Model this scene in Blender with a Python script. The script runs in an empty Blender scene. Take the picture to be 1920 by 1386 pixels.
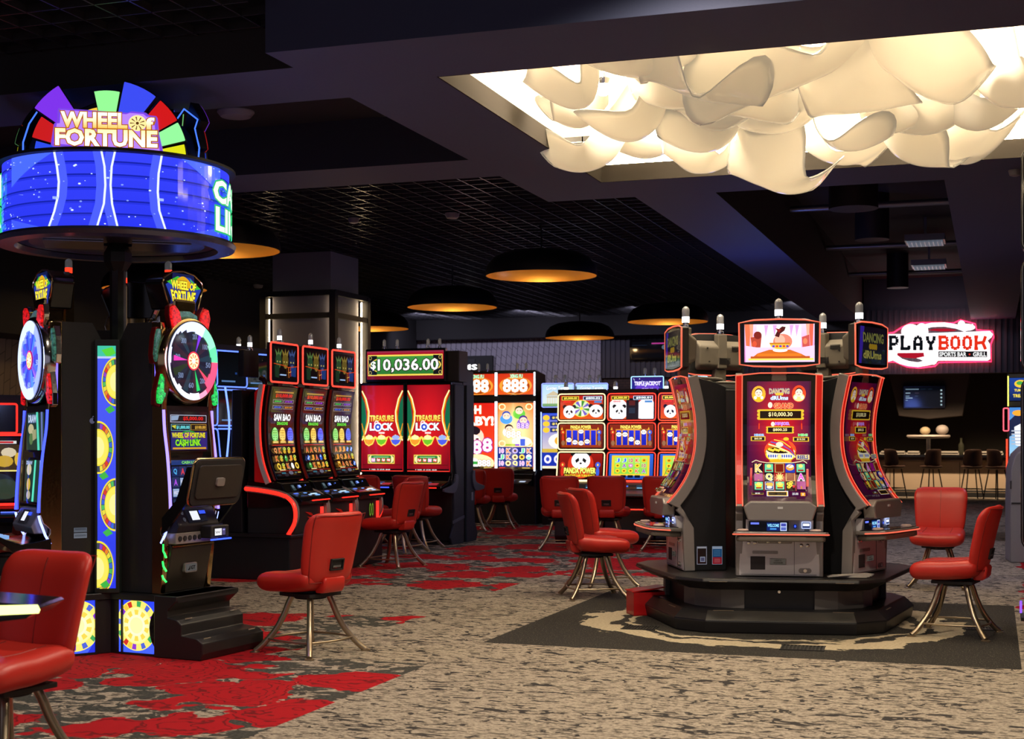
import bpy, bmesh, math, random
from mathutils import Vector, Matrix
from mathutils.geometry import tessellate_polygon
random.seed(7)
SC = bpy.context.scene
COL = SC.collection
PI = math.pi
# ---------------------------------------------------------------- camera, world, exposure
FPX, HOR, CXP, CAMH = 2650.0, 817.0, 960.0, 1.55
TH = math.atan(902.0 / FPX)
CT, ST = math.cos(TH), math.sin(TH)
cam_d = bpy.data.cameras.new('camera')
cam_d.sensor_width = 36.0
cam_d.lens = FPX / 1920 * 36.0
cam_d.shift_y = (HOR - 693.0) / 1920.0
cam_d.clip_end = 200
cam_d.dof.use_dof = True
cam_d.dof.focus_distance = 11.5
cam_d.dof.aperture_fstop = 4.5
cam = bpy.data.objects.new('camera', cam_d)
COL.objects.link(cam)
cam.location = (0, 0, CAMH)
cam.rotation_euler = (PI / 2, 0, TH)
SC.camera = cam
vs = SC.view_settings
vs.view_transform = 'Standard'
vs.look = 'None'
vs.gamma = 1.0
vs.use_curve_mapping = False
vs.exposure = 0.0
world = bpy.data.worlds.new('world')
SC.world = world
world.use_nodes = True
world.node_tree.nodes['Background'].inputs[0].default_value = (0.20, 0.19, 0.25, 1)
world.node_tree.nodes['Background'].inputs[1].default_value = 1.0
SC.cycles.use_light_tree = True
SC.cycles.max_bounces = 6
SC.cycles.diffuse_bounces = 3
SC.cycles.glossy_bounces = 3
SC.cycles.transmission_bounces = 5
SC.cycles.transparent_max_bounces = 6
SC.cycles.caustics_reflective = False
SC.cycles.caustics_refractive = False
SC.cycles.sample_clamp_indirect = 4.0


def lamp(name, kind, loc, energy, color, size=0.3, rot=None, spot=None, blend=0.5, size_y=None):
    d = bpy.data.lights.new(name, kind)
    d.energy = energy
    d.color = color
    if kind == 'AREA':
        d.size = size
        if size_y:
            d.shape = 'RECTANGLE'
            d.size_y = size_y
    else:
        d.shadow_soft_size = size
    if kind == 'SPOT':
        d.spot_size = spot
        d.spot_blend = blend
    o = bpy.data.objects.new(name, d)
    COL.objects.link(o)
    o.location = loc
    if rot:
        o.rotation_euler = rot
    return o


# helpers from picture measurements to places in the room
def W(px, depth, z=0.0):
    X = (px - CXP) / FPX * depth
    return Vector((X * CT - depth * ST, X * ST + depth * CT, z))


def G(px, py, z=0.0):
    return W(px, (CAMH - z) * FPX / (py - HOR), z)


def heading(phi):
    """phi: degrees, 0 looks back at the camera, + to its right"""
    return math.radians(phi) + TH


WARM = (1.0, 0.80, 0.52)
# the daylight-free hall: unseen ceiling spots added as fill over the aisle
for (u, v, e) in ((-1.6, 7.3, 420), (-4.4, 6.4, 100), (1.6, 6.2, 330), (-1.0, 4.2, 260), (-5.2, 10.7, 70), (-5.6, 3.6, 60)):
    lamp('ceiling_fill', 'SPOT', (u, v, 4.55), e, (1.0, 0.84, 0.65), 0.08, (0, 0, 0), 2.5, 0.7)
for (u, v, e) in ((-6.0, 16.0, 70), (-4.6, 17.0, 70), (-7.0, 21.0, 35), (-4.9, 22.5, 35), (-1.6, 17.5, 90), (.9, 16.0, 160), (1.0, 21.0, 150), (-1.2, 27, 150)):
    lamp('ceiling_fill', 'SPOT', (u, v, 4.3), e, (0.80, 0.75, 1.0), 0.08, (0, 0, 0), 1.9, 0.9)  # more fill spots added over the far rows, no fixtures built

for (u, e) in ((-12.5, 170), (-10.0, 170), (-7.4, 120), (-4.0, 90), (-1.0, 70)):
    lamp('far_wall_fill', 'SPOT', (u, 29.6, 4.25), e * 0.42, (0.78, 0.74, 1.0), 0.08, (math.radians(55), 0, 0), 2.2, 0.9)  # added spots that brighten the far wall

# ---------------------------------------------------------------- materials


def lin(c):
    if isinstance(c, str):
        c = c.lstrip('#')
        c = tuple(int(c[i:i + 2], 16) / 255 for i in (0, 2, 4))
        return tuple(x / 12.92 if x <= 0.04045 else ((x + 0.055) / 1.055) ** 2.4 for x in c)
    return tuple(c[:3])


MATS = {}


def mat(name, col, rough=0.5, metal=0.0, spec=0.5, coat=0.0, bump=0.0, bscale=60.0, em=None, es=0.0):
    if name in MATS:
        return MATS[name]
    m = bpy.data.materials.new(name)
    m.use_nodes = True
    nt = m.node_tree
    b = nt.nodes['Principled BSDF']
    c = lin(col)
    b.inputs['Base Color'].default_value = (*c, 1)
    b.inputs['Roughness'].default_value = rough
    b.inputs['Metallic'].default_value = metal
    b.inputs['Specular IOR Level'].default_value = spec
    b.inputs['Coat Weight'].default_value = coat
    if em:
        b.inputs['Emission Color'].default_value = (*lin(em), 1)
        b.inputs['Emission Strength'].default_value = es
    # every surface gets a little procedural variation
    tc = nt.nodes.new('ShaderNodeTexCoord')
    nz = nt.nodes.new('ShaderNodeTexNoise')
    nz.inputs['Scale'].default_value = bscale
    nt.links.new(tc.outputs['Object'], nz.inputs['Vector'])
    if bump > 0:
        bp = nt.nodes.new('ShaderNodeBump')
        bp.inputs['Strength'].default_value = bump
        bp.inputs['Distance'].default_value = 0.01
        nt.links.new(nz.outputs[0], bp.inputs['Height'])
        nt.links.new(bp.outputs[0], b.inputs['Normal'])
    mr = nt.nodes.new('ShaderNodeMapRange')
    mr.inputs['To Min'].default_value = max(0.02, rough - 0.05)
    mr.inputs['To Max'].default_value = min(1.0, rough + 0.05)
    nt.links.new(nz.outputs[0], mr.inputs['Value'])
    nt.links.new(mr.outputs[0], b.inputs['Roughness'])
    MATS[name] = m
    return m


def glow(hexc, s):
    """a thing that gives off light: LED strip, bulb, lit letter"""
    n = 'glow_%s_%g' % (str(hexc), s)
    if n in MATS:
        return MATS[n]
    m = bpy.data.materials.new(n)
    m.use_nodes = True
    b = m.node_tree.nodes['Principled BSDF']
    b.inputs['Base Color'].default_value = (0.02, 0.02, 0.02, 1)
    b.inputs['Roughness'].default_value = 0.3
    b.inputs['Emission Color'].default_value = (*lin(hexc), 1)
    b.inputs['Emission Strength'].default_value = s
    MATS[n] = m
    return m


def screen_mat(s=1.0, rough=0.06, spec=0.5):
    n = 'screen_%g_%g' % (s, spec)
    if n in MATS:
        return MATS[n]
    m = bpy.data.materials.new(n)
    m.use_nodes = True
    nt = m.node_tree
    b = nt.nodes['Principled BSDF']
    b.inputs['Base Color'].default_value = (0.01, 0.01, 0.01, 1)
    b.inputs['Roughness'].default_value = rough
    b.inputs['Specular IOR Level'].default_value = spec
    a = nt.nodes.new('ShaderNodeAttribute')
    a.attribute_name = 'art'
    nt.links.new(a.outputs['Color'], b.inputs['Emission Color'])
    b.inputs['Emission Strength'].default_value = s
    MATS[n] = m
    return m


BLACK = mat('black_laminate', (0.008, 0.008, 0.010), 0.42, bump=0.05, bscale=300)
BLACKG = mat('black_gloss', (0.006, 0.006, 0.007), 0.12)
BLACKM = mat('black_powder_coat', (0.012, 0.012, 0.013), 0.6, bump=0.1, bscale=400)
NAVY = mat('navy_side_panel', (0.018, 0.026, 0.05), 0.5, bump=0.05, bscale=300)
TAUPE = mat('taupe_plastic', (0.17, 0.15, 0.12), 0.5, bump=0.05, bscale=400)
SILVER = mat('silver_plastic', (0.80, 0.76, 0.76), 0.36, 0.2)
SILVERD = mat('dark_silver', (0.32, 0.295, 0.28), 0.32, 0.3)
CHROME = mat('chrome', (0.75, 0.72, 0.70), 0.12, 1.0)
GOLDCH = mat('gold_chrome', (0.55, 0.38, 0.18), 0.14, 1.0)
CHAMP = mat('champagne_steel', (0.42, 0.34, 0.24), 0.3, 0.9)
VINYL = mat('red_vinyl', (0.57, 0.026, 0.017), 0.40, bump=0.08, bscale=260)
SEAM = mat('red_seam', (0.22, 0.012, 0.01), 0.5)
WHITE = mat('white_plastic', (0.75, 0.75, 0.75), 0.4)
CLEAR = mat('clear_lamp_glass', (0.35, 0.35, 0.37), 0.15, 0.3, em=(1, 1, 1), es=0.04)  # faint glow put in to lighten the lenses, unlit ones too
REDP = mat('red_plastic', (0.5, 0.01, 0.012), 0.3)

# ---------------------------------------------------------------- mesh helpers


def empty(name, loc=(0, 0, 0), rz=0.0, label=None, cat=None, group=None):
    o = bpy.data.objects.new(name, None)
    COL.objects.link(o)
    o.empty_display_size = 0.1
    o.location = loc
    o.rotation_euler = (0, 0, rz)
    tag(o, label, cat, group)
    return o


def tag(o, label=None, cat=None, group=None, kind=None):
    if label:
        o['label'] = label
    if cat:
        o['category'] = cat
    if group:
        o['group'] = group
    if kind:
        o['kind'] = kind
    return o


def copy_tree(o, parent=None):
    c = o.copy()
    COL.objects.link(c)
    if parent:
        c.parent = parent
    for ch in list(o.children):
        copy_tree(ch, c)
    return c


class MB:
    def __init__(self):
        self.v, self.f, self.m = [], [], []

    def add(self, vs, fs, mi=0):
        n = len(self.v)
        self.v += [tuple(p) for p in vs]
        self.f += [tuple(i + n for i in q) for q in fs]
        self.m += [mi] * len(fs)
        return self

    def box(self, x0, x1, y0, y1, z0, z1, mi=0, M=None):
        vs = [(x, y, z) for z in (z0, z1) for y in (y0, y1) for x in (x0, x1)]
        if M:
            vs = [M @ Vector(p) for p in vs]
        return self.add(vs, [(0, 2, 3, 1), (4, 5, 7, 6), (0, 1, 5, 4), (2, 6, 7, 3), (0, 4, 6, 2), (1, 3, 7, 5)], mi)

    def prism(self, pts, a0, a1, axis='x', mi=0, M=None):
        """closed outline pts extruded; axis x: pts are (y,z); z: (x,y); y: (x,z)"""
        n = len(pts)

        def mk(p, a):
            return {'x': (a, p[0], p[1]), 'y': (p[0], a, p[1]), 'z': (p[0], p[1], a)}[axis]
        vs = [mk(p, a0) for p in pts] + [mk(p, a1) for p in pts]
        if M:
            vs = [M @ Vector(p) for p in vs]
        tris = tessellate_polygon([[Vector((p[0], p[1], 0)) for p in pts]])
        fs = [tuple(t) for t in tris] + [tuple(i + n for i in reversed(t)) for t in tris]
        fs += [(i, (i + 1) % n, n + (i + 1) % n, n + i) for i in range(n)]
        return self.add(vs, fs, mi)

    def tube(self, path, r, n=8, closed=False, mi=0, cap=True):
        P = [Vector(p) for p in path]
        k = len(P)
        rr = r if isinstance(r, (list, tuple)) else [r] * k
        vs = []
        up = None
        for i, p in enumerate(P):
            a = P[(i - 1) % k] if (closed or i) else P[0]
            b = P[(i + 1) % k] if (closed or i < k - 1) else P[-1]
            d = (b - a).normalized()
            if up is None:
                up = Vector((0, 0, 1)) if abs(d.z) < 0.9 else Vector((1, 0, 0))
            s = d.cross(up).normalized()
            up = s.cross(d).normalized()
            for j in range(n):
                t = 2 * PI * j / n
                vs.append(p + (s * math.cos(t) + up * math.sin(t)) * rr[i])
        fs = []
        for i in range(k if closed else k - 1):
            i2 = (i + 1) % k
            for j in range(n):
                j2 = (j + 1) % n
                fs.append((i * n + j, i * n + j2, i2 * n + j2, i2 * n + j))
        if not closed and cap:
            fs.append(tuple(range(n)))
            fs.append(tuple(reversed(range((k - 1) * n, k * n))))
        return self.add(vs, fs, mi)

    def lathe(self, prof, n=32, c=(0, 0, 0), mi=0, axis='z', closed=False, cap=True):
        """prof (r,z)"""
        vs = []
        for (r, z) in prof:
            for j in range(n):
                t = 2 * PI * j / n
                if axis == 'z':
                    vs.append((c[0] + r * math.cos(t), c[1] + r * math.sin(t), c[2] + z))
                elif axis == 'y':
                    vs.append((c[0] + r * math.cos(t), c[1] - z, c[2] + r * math.sin(t)))
                else:
                    vs.append((c[0] + z, c[1] + r * math.cos(t), c[2] + r * math.sin(t)))
        fs = []
        k = len(prof)
        for i in range(k if closed else k - 1):
            i2 = (i + 1) % k
            for j in range(n):
                j2 = (j + 1) % n
                fs.append((i * n + j, i * n + j2, i2 * n + j2, i2 * n + j))
        if not closed and cap:
            if prof[0][0] > 1e-5:
                fs.append(tuple(reversed(range(n))))
            if prof[-1][0] > 1e-5:
                fs.append(tuple(range((k - 1) * n, k * n)))
        return self.add(vs, fs, mi)

    def sphere(self, c, r, n=12, mi=0, sz=1.0):
        return self.lathe([(max(1e-6, r * math.sin(PI * i / (n // 2))), -r * sz * math.cos(PI * i / (n // 2))) for i in range(n // 2 + 1)], n, c, mi)

    def build(self, name, mats, parent=None, bevel=0.0, smooth=None, seg=2, loc=None, rot=None):
        me = bpy.data.meshes.new(name)
        me.from_pydata([tuple(p) for p in self.v], [], self.f)
        if not isinstance(mats, (list, tuple)):
            mats = [mats]
        for m in mats:
            me.materials.append(m)
        me.polygons.foreach_set('material_index', self.m)
        bm = bmesh.new()
        bm.from_mesh(me)
        bmesh.ops.recalc_face_normals(bm, faces=bm.faces)
        bm.to_mesh(me)
        bm.free()
        if smooth:
            me.shade_smooth()
            me.set_sharp_from_angle(angle=math.radians(smooth))
        o = bpy.data.objects.new(name, me)
        COL.objects.link(o)
        if parent:
            o.parent = parent
        if loc is not None:
            o.location = loc
        if rot is not None:
            o.rotation_euler = rot
        if bevel > 0:
            b = o.modifiers.new('bevel', 'BEVEL')
            b.width = bevel
            b.segments = seg
            b.limit_method = 'ANGLE'
        return o


def weld(o):
    bm = bmesh.new()
    bm.from_mesh(o.data)
    bmesh.ops.remove_doubles(bm, verts=bm.verts, dist=0.0006)
    bmesh.ops.recalc_face_normals(bm, faces=bm.faces)
    bm.to_mesh(o.data)
    bm.free()
    return o


def rrect(x0, y0, x1, y1, r, n=5):
    out = []
    for (cx, cy, a0) in ((x1 - r, y1 - r, 0), (x0 + r, y1 - r, 90), (x0 + r, y0 + r, 180), (x1 - r, y0 + r, 270)):
        for i in range(n + 1):
            a = math.radians(a0 + 90 * i / n)
            out.append((cx + r * math.cos(a), cy + r * math.sin(a)))
    return out


def spline(pts, n=6):
    """Catmull-Rom through pts"""
    P = [Vector(p) for p in pts]
    out = []
    for i in range(len(P) - 1):
        p0, p1, p2, p3 = P[max(i - 1, 0)], P[i], P[i + 1], P[min(i + 2, len(P) - 1)]
        for j in range(n):
            t = j / n
            out.append(0.5 * ((2 * p1) + (p2 - p0) * t + (2 * p0 - 5 * p1 + 4 * p2 - p3) * t * t + (3 * p1 - p0 - 3 * p2 + p3) * t ** 3))
    out.append(P[-1])
    return [tuple(p) for p in out]


def led_frame(mb, x0, z0, x1, z1, y, r=0.006, cr=0.03, mi=0, n=6):
    mb.tube([(px, y, pz) for (px, pz) in rrect(x0, z0, x1, z1, cr, 3)], r, n, True, mi)
    return mb


# ---------------------------------------------------------------- flat artwork on screens and signs
TXT = {}


def glyphs(s, off=0.0):
    k = (s, off)
    if k in TXT:
        return TXT[k]
    cu = bpy.data.curves.new('lettering', 'FONT')
    cu.body = s
    cu.resolution_u = 2
    cu.offset = off
    o = bpy.data.objects.new('lettering', cu)
    me = bpy.data.meshes.new_from_object(o)
    V = [(p.co.x, p.co.y) for p in me.vertices]
    F = [tuple(p.vertices) for p in me.polygons]
    bpy.data.objects.remove(o)
    bpy.data.curves.remove(cu)
    bpy.data.meshes.remove(me)
    TXT[k] = (V, F)
    return V, F


def flat(w, h, x0=0.0, y0=0.0, z0=0.0):
    return lambda s, t, o: (x0 + (s - 0.5) * w, y0 - o, z0 + t * h)


def curved(w, prof, x0=0.0):
    """prof: (y,z) bottom to top"""
    P = [Vector(p) for p in prof]
    L = [0.0]
    for i in range(1, len(P)):
        L.append(L[-1] + (P[i] - P[i - 1]).length)

    def fn(s, t, o):
        d = min(max(t, 0), 1) * L[-1]
        i = 1
        while i < len(P) - 1 and L[i] < d:
            i += 1
        k = (d - L[i - 1]) / (L[i] - L[i - 1])
        p = P[i - 1].lerp(P[i], k)
        dv = (P[i] - P[i - 1]).normalized()
        nn = Vector((-dv.y, dv.x))
        if nn.x > 0:
            nn = -nn
        p = p + nn * o
        return (x0 + (s - 0.5) * w, p.x, p.y)
    return fn


def cyl(R, h, z0, a0, a1):
    """outer wall of a drum; s runs a0..a1 degrees, 0 = local -Y, + to the right as seen from outside"""
    def fn(s, t, o):
        a = math.radians(a0 + (a1 - a0) * s)
        return ((R + o) * math.sin(a), -(R + o) * math.cos(a), z0 + t * h)
    return fn


class Art:
    def __init__(self, fn, x0, y0, x1, y1, nx=1, ny=1, step=0.0004):
        self.fn, self.b = fn, (x0, y0, x1, y1)
        self.nx, self.ny, self.k, self.step = nx, ny, 0, step
        self.v, self.f, self.c = [], [], []

    def pt(self, x, y):
        x0, y0, x1, y1 = self.b
        return self.fn((x - x0) / (x1 - x0), (y1 - y) / (y1 - y0), self.k * self.step)

    def put(self, pts, faces, col, lay=True):
        """col: one hex or a function (x,y)->linear rgb"""
        x0, y0, x1, y1 = self.b
        n = len(self.v)
        if lay:
            self.k += 1
        for (x, y) in pts:
            self.v.append(self.pt(min(max(x, x0), x1), min(max(y, y0), y1)))
            self.c.append(col(x, y) if callable(col) else lin(col))
        self.f += [tuple(i + n for i in q) for q in faces]
        return self

    def R(self, x0, y0, x1, y1, col, col2=None, lay=True):
        b = self.b
        nx = max(1, round(self.nx * abs(x1 - x0) / abs(b[2] - b[0])))
        ny = max(1, round(self.ny * abs(y1 - y0) / abs(b[3] - b[1])))
        if col2 is not None:
            ca, cb = lin(col), lin(col2)
            ny = max(ny, 4)

            def cf(x, y):
                t = (y - y0) / (y1 - y0)
                return tuple(p + (q - p) * t for p, q in zip(ca, cb))
        else:
            cf = col
        pts = [(x0 + (x1 - x0) * i / nx, y0 + (y1 - y0) * j / ny) for j in range(ny + 1) for i in range(nx + 1)]
        fs = [(j * (nx + 1) + i, j * (nx + 1) + i + 1, (j + 1) * (nx + 1) + i + 1, (j + 1) * (nx + 1) + i) for j in range(ny) for i in range(nx)]
        return self.put(pts, fs, cf, lay)

    def E(self, x0, y0, x1, y1, col, n=18, lay=True, col2=None):
        cx, cy, rx, ry = (x0 + x1) / 2, (y0 + y1) / 2, (x1 - x0) / 2, (y1 - y0) / 2
        pts = [(cx, cy)] + [(cx + rx * math.cos(2 * PI * i / n), cy + ry * math.sin(2 * PI * i / n)) for i in range(n)]
        cf = col
        if col2 is not None:
            ca, cb = lin(col), lin(col2)
            cf = lambda x, y: cb if (abs(x - cx) < 1e-9 and abs(y - cy) < 1e-9) else ca
        return self.put(pts, [(0, 1 + i, 1 + (i + 1) % n) for i in range(n)], cf, lay)

    def P(self, pts, col, lay=True):
        tr = tessellate_polygon([[Vector((p[0], p[1], 0)) for p in pts]])
        return self.put(pts, [tuple(t) for t in tr], col, lay)

    def L(self, pts, w, col, lay=True):
        first = lay
        for (a, b) in zip(pts, pts[1:]):
            dx, dy = b[0] - a[0], b[1] - a[1]
            l = math.hypot(dx, dy) or 1
            nx, ny = -dy / l * w / 2, dx / l * w / 2
            self.put([(a[0] + nx, a[1] + ny), (b[0] + nx, b[1] + ny), (b[0] - nx, b[1] - ny), (a[0] - nx, a[1] - ny)], [(0, 1, 2, 3)], col, first)
            first = False
        return self

    def RING(self, x0, y0, x1, y1, w, col, a0=0, a1=360, n=28):
        """elliptic arc band of width w (inside the box)"""
        cx, cy, rx, ry = (x0 + x1) / 2, (y0 + y1) / 2, (x1 - x0) / 2, (y1 - y0) / 2
        pts, fs = [], []
        for i in range(n + 1):
            a = math.radians(a0 + (a1 - a0) * i / n)
            pts += [(cx + rx * math.cos(a), cy + ry * math.sin(a)), (cx + (rx - w) * math.cos(a), cy + (ry - w) * math.sin(a))]
        fs = [(2 * i, 2 * i + 2, 2 * i + 3, 2 * i + 1) for i in range(n)]
        return self.put(pts, fs, col)

    def SEGS(self, cx, cy, r0, r1, cols, n=None, asp=1.0, gap=0.0, rot=0.0):
        n = n or len(cols)
        self.k += 1
        for i in range(n):
            a, b = 2 * PI * (i + gap) / n + rot, 2 * PI * (i + 1 - gap) / n + rot
            pts = []
            for t in (a, (a + b) / 2, b):
                pts.append((cx + r1 * math.cos(t) * asp, cy + r1 * math.sin(t)))
            for t in (b, (a + b) / 2, a):
                pts.append((cx + r0 * math.cos(t) * asp, cy + r0 * math.sin(t)))
            self.put(pts, [(0, 1, 4, 5), (1, 2, 3, 4)], cols[i % len(cols)], False)
        return self

    def T(self, s, x0, y0, x1, y1, col, ol=None, b=0.02, ow=0.05, col2=None, shear=0.0):
        """lettering fitted into a box"""
        b, ow = min(b, .04), min(ow, .05)
        for (off, cc) in (((b + ow, ol),) if ol else ()) + ((b, col),):
            V, F = glyphs(s, off)
            V0, _ = glyphs(s, b)
            ax0, ax1 = min(p[0] for p in V0), max(p[0] for p in V0)
            ay0, ay1 = min(p[1] for p in V0), max(p[1] for p in V0)
            sx, sy = (x1 - x0) / (ax1 - ax0), (y1 - y0) / (ay1 - ay0)
            pts = [(x0 + (p[0] - ax0) * sx + shear * (p[1] - ay0) * sx, y1 - (p[1] - ay0) * sy) for p in V]
            cf = cc
            if col2 is not None and cc == col:
                ca, cb = lin(col), lin(col2)
                cf = lambda x, y: tuple(p + (q - p) * min(max((y - y0) / (y1 - y0), 0), 1) for p, q in zip(ca, cb))
            self.put(pts, F, cf)
        return self

    def build(self, name, parent, strength=1.0, back=None, spec=0.5, rough=0.06):
        me = bpy.data.meshes.new(name)
        me.from_pydata([tuple(p) for p in self.v], [], self.f)
        me.materials.append(screen_mat(strength, rough, spec))
        ca = me.color_attributes.new('art', 'FLOAT_COLOR', 'POINT')
        flatc = []
        for c in self.c:
            flatc += [c[0], c[1], c[2], 1.0]
        ca.data.foreach_set('color', flatc)
        o = bpy.data.objects.new(name, me)
        COL.objects.link(o)
        if parent:
            o.parent = parent
        return o
# ================================================================ THE ROOM
ZC = 4.05


def struct(name, mb, m, **k):
    o = mb.build(name, m, **k)
    o['kind'] = 'structure'
    return o


def carpet_material():
    m = bpy.data.materials.new('patterned_carpet')
    m.use_nodes = True
    nt = m.node_tree
    N, Lk = nt.nodes, nt.links
    bs = N['Principled BSDF']
    bs.inputs['Roughness'].default_value = 0.95
    bs.inputs['Specular IOR Level'].default_value = 0.1
    tc = N.new('ShaderNodeTexCoord')
    P = tc.outputs['Object']
    sep = N.new('ShaderNodeSeparateXYZ')
    Lk.new(P, sep.inputs[0])
    U, V = sep.outputs[0], sep.outputs[1]

    def mth(op, a, b=None, c=None):
        n = N.new('ShaderNodeMath')
        n.operation = op
        for i, x in enumerate((a, b, c)):
            if x is None:
                continue
            if isinstance(x, (int, float)):
                n.inputs[i].default_value = x
            else:
                Lk.new(x, n.inputs[i])
        return n.outputs[0]

    def noise(scale, detail=2.0, rough=0.5, stretch=(1, 1, 1), dist=0.0, rot=0.0):
        mp = N.new('ShaderNodeMapping')
        mp.inputs['Scale'].default_value = stretch
        mp.inputs['Rotation'].default_value = (0, 0, rot)
        Lk.new(P, mp.inputs[0])
        n = N.new('ShaderNodeTexNoise')
        n.inputs['Scale'].default_value = scale
        n.inputs['Detail'].default_value = detail
        n.inputs['Roughness'].default_value = rough
        n.inputs['Distortion'].default_value = dist
        Lk.new(mp.outputs[0], n.inputs['Vector'])
        return n.outputs[0]

    def step(x, e, w=0.01):
        n = N.new('ShaderNodeMapRange')
        n.interpolation_type = 'SMOOTHSTEP'
        n.inputs['From Min'].default_value = e - w
        n.inputs['From Max'].default_value = e + w
        Lk.new(x, n.inputs['Value'])
        return n.outputs[0]

    def mix(fac, a, b):
        n = N.new('ShaderNodeMix')
        n.data_type = 'RGBA'
        if isinstance(fac, (int, float)):
            n.inputs[0].default_value = fac
        else:
            Lk.new(fac, n.inputs[0])
        for i, x in ((6, a), (7, b)):
            if isinstance(x, tuple):
                n.inputs[i].default_value = (*x, 1)
            else:
                Lk.new(x, n.inputs[i])
        return n.outputs[2]

    # taupe ground with charcoal leaf marks
    streak = step(noise(20, 4, 0.65, (0.6, 1.8, 1), 0.5), 0.55, 0.015)
    weave = step(noise(70, 2, 0.6, (0.6, 1.2, 1)), 0.52, 0.06)
    patch = step(noise(7.5, 2.5, 0.55, (0.7, 1.3, 1), 1.8), 0.58, 0.012)
    base = mix(weave, (0.48, 0.41, 0.325), (0.30, 0.255, 0.205))
    base = mix(mth('MULTIPLY', streak, 0.85), base, (0.085, 0.073, 0.062))
    base = mix(patch, base, (0.045, 0.041, 0.040))
    # rose field
    vor = N.new('ShaderNodeTexVoronoi')
    vor.inputs['Scale'].default_value = 1.3
    vd = N.new('ShaderNodeVectorMath')
    vd.operation = 'MULTIPLY_ADD'
    nn = N.new('ShaderNodeTexNoise')
    nn.inputs['Scale'].default_value = 2.6
    nn.inputs['Detail'].default_value = 3
    Lk.new(P, nn.inputs['Vector'])
    Lk.new(nn.outputs['Color'], vd.inputs[0])
    vd.inputs[1].default_value = (0.75, 0.75, 0)
    Lk.new(P, vd.inputs[2])
    Lk.new(vd.outputs[0], vor.inputs['Vector'])
    rose = mth('SUBTRACT', 1.0, step(mth('ADD', vor.outputs['Distance'], mth('MULTIPLY', mth('SUBTRACT', noise(5, 2), 0.5), 0.35)), 0.52, 0.012))
    rings = step(mth('SINE', mth('ADD', mth('MULTIPLY', vor.outputs['Distance'], 62.0), mth('MULTIPLY', noise(7, 2), 9.0))), 0.82, 0.15)
    heart = mth('SUBTRACT', 1.0, step(vor.outputs['Distance'], 0.10, 0.03))
    redc = mix(mth('MULTIPLY', rings, 0.75), (0.42, 0.012, 0.018), (0.10, 0.012, 0.014))
    redc = mix(mth('MULTIPLY', heart, 0.7), redc, (0.06, 0.02, 0.02))
    leaf = step(noise(4.6, 2.5, 0.5, (0.8, 1.1, 1), 1.6), 0.49, 0.012)
    ground = mix(leaf, base, mix(weave, (0.075, 0.075, 0.068), (0.04, 0.042, 0.038)))
    field = mix(rose, ground, redc)
    # where the rose field lies (carpet tiles laid in a plan)
    ragged = mth('MULTIPLY', mth('SUBTRACT', noise(1.6, 2, 0.5), 0.5), 1.1)

    def lt(a, b):
        return mth('LESS_THAN', a, b)
    z1 = mth('MULTIPLY', lt(U, -3.62), lt(V, 8.9))
    z2 = mth('MULTIPLY', lt(mth('ADD', U, ragged), -4.75), mth('MULTIPLY', lt(mth('ADD', V, mth('MULTIPLY', ragged, 0.8)), 11.1), mth('GREATER_THAN', V, 8.2)))
    z3 = mth('MULTIPLY', mth('GREATER_THAN', mth('ADD', V, mth('MULTIPLY', ragged, 1.3)), 15.0), lt(U, -2.9))
    z3b = mth('MULTIPLY', mth('GREATER_THAN', mth('ADD', V, ragged), 13.3), lt(U, -4.7))
    z4 = mth('MULTIPLY', mth('GREATER_THAN', mth('ADD', U, mth('MULTIPLY', ragged, 0.6)), 0.32), mth('GREATER_THAN', V, 3))
    zone = mth('MAXIMUM', mth('MAXIMUM', z1, z2), mth('MAXIMUM', mth('MAXIMUM', z3, z3b), z4))
    col = mix(zone, base, field)
    # charcoal square with a cream brush ring under the island
    cu, cv = -1.74, 11.85
    du, dv = mth('ABSOLUTE', mth('SUBTRACT', U, -1.72)), mth('ABSOLUTE', mth('SUBTRACT', V, 11.8))
    sq = mth('MULTIPLY', lt(du, 1.90), lt(dv, 1.85))
    uu, vv = mth('SUBTRACT', U, cu), mth('SUBTRACT', V, cv)
    rr = mth('SQRT', mth('ADD', mth('MULTIPLY', uu, uu), mth('MULTIPLY', vv, vv)))
    wob = mth('MULTIPLY', mth('SUBTRACT', noise(1.1, 5, 0.62, (1, 1, 1), 0.6), 0.5), 0.75)
    rw = mth('ADD', rr, wob)
    ring = mth('MULTIPLY', step(rw, 1.12, 0.012), mth('SUBTRACT', 1.0, step(rw, 1.60, 0.012)))
    swirl = step(mth('ADD', mth('SINE', mth('MULTIPLY', rw, 19.0)), mth('MULTIPLY', mth('SUBTRACT', noise(2.3, 4, 0.6), 0.5), 3.2)), -0.55, 0.04)
    cream = mix(weave, (0.62, 0.53, 0.37), (0.48, 0.40, 0.27))
    char = mix(step(noise(90, 1), 0.66, 0.02), (0.034, 0.032, 0.030), (0.16, 0.145, 0.12))
    rug = mix(mth('MULTIPLY', ring, swirl), char, cream)
    col = mix(sq, col, rug)
    Lk.new(col, bs.inputs['Base Color'])
    bp = N.new('ShaderNodeBump')
    bp.inputs['Strength'].default_value = 0.35
    bp.inputs['Distance'].default_value = 0.006
    Lk.new(noise(180, 2), bp.inputs['Height'])
    Lk.new(bp.outputs[0], bs.inputs['Normal'])
    return m


fl = MB().add([(-16, -3, 0), (9, -3, 0), (9, 44, 0), (-16, 44, 0)], [(0, 1, 2, 3)])
struct('floor', fl, carpet_material())

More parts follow.
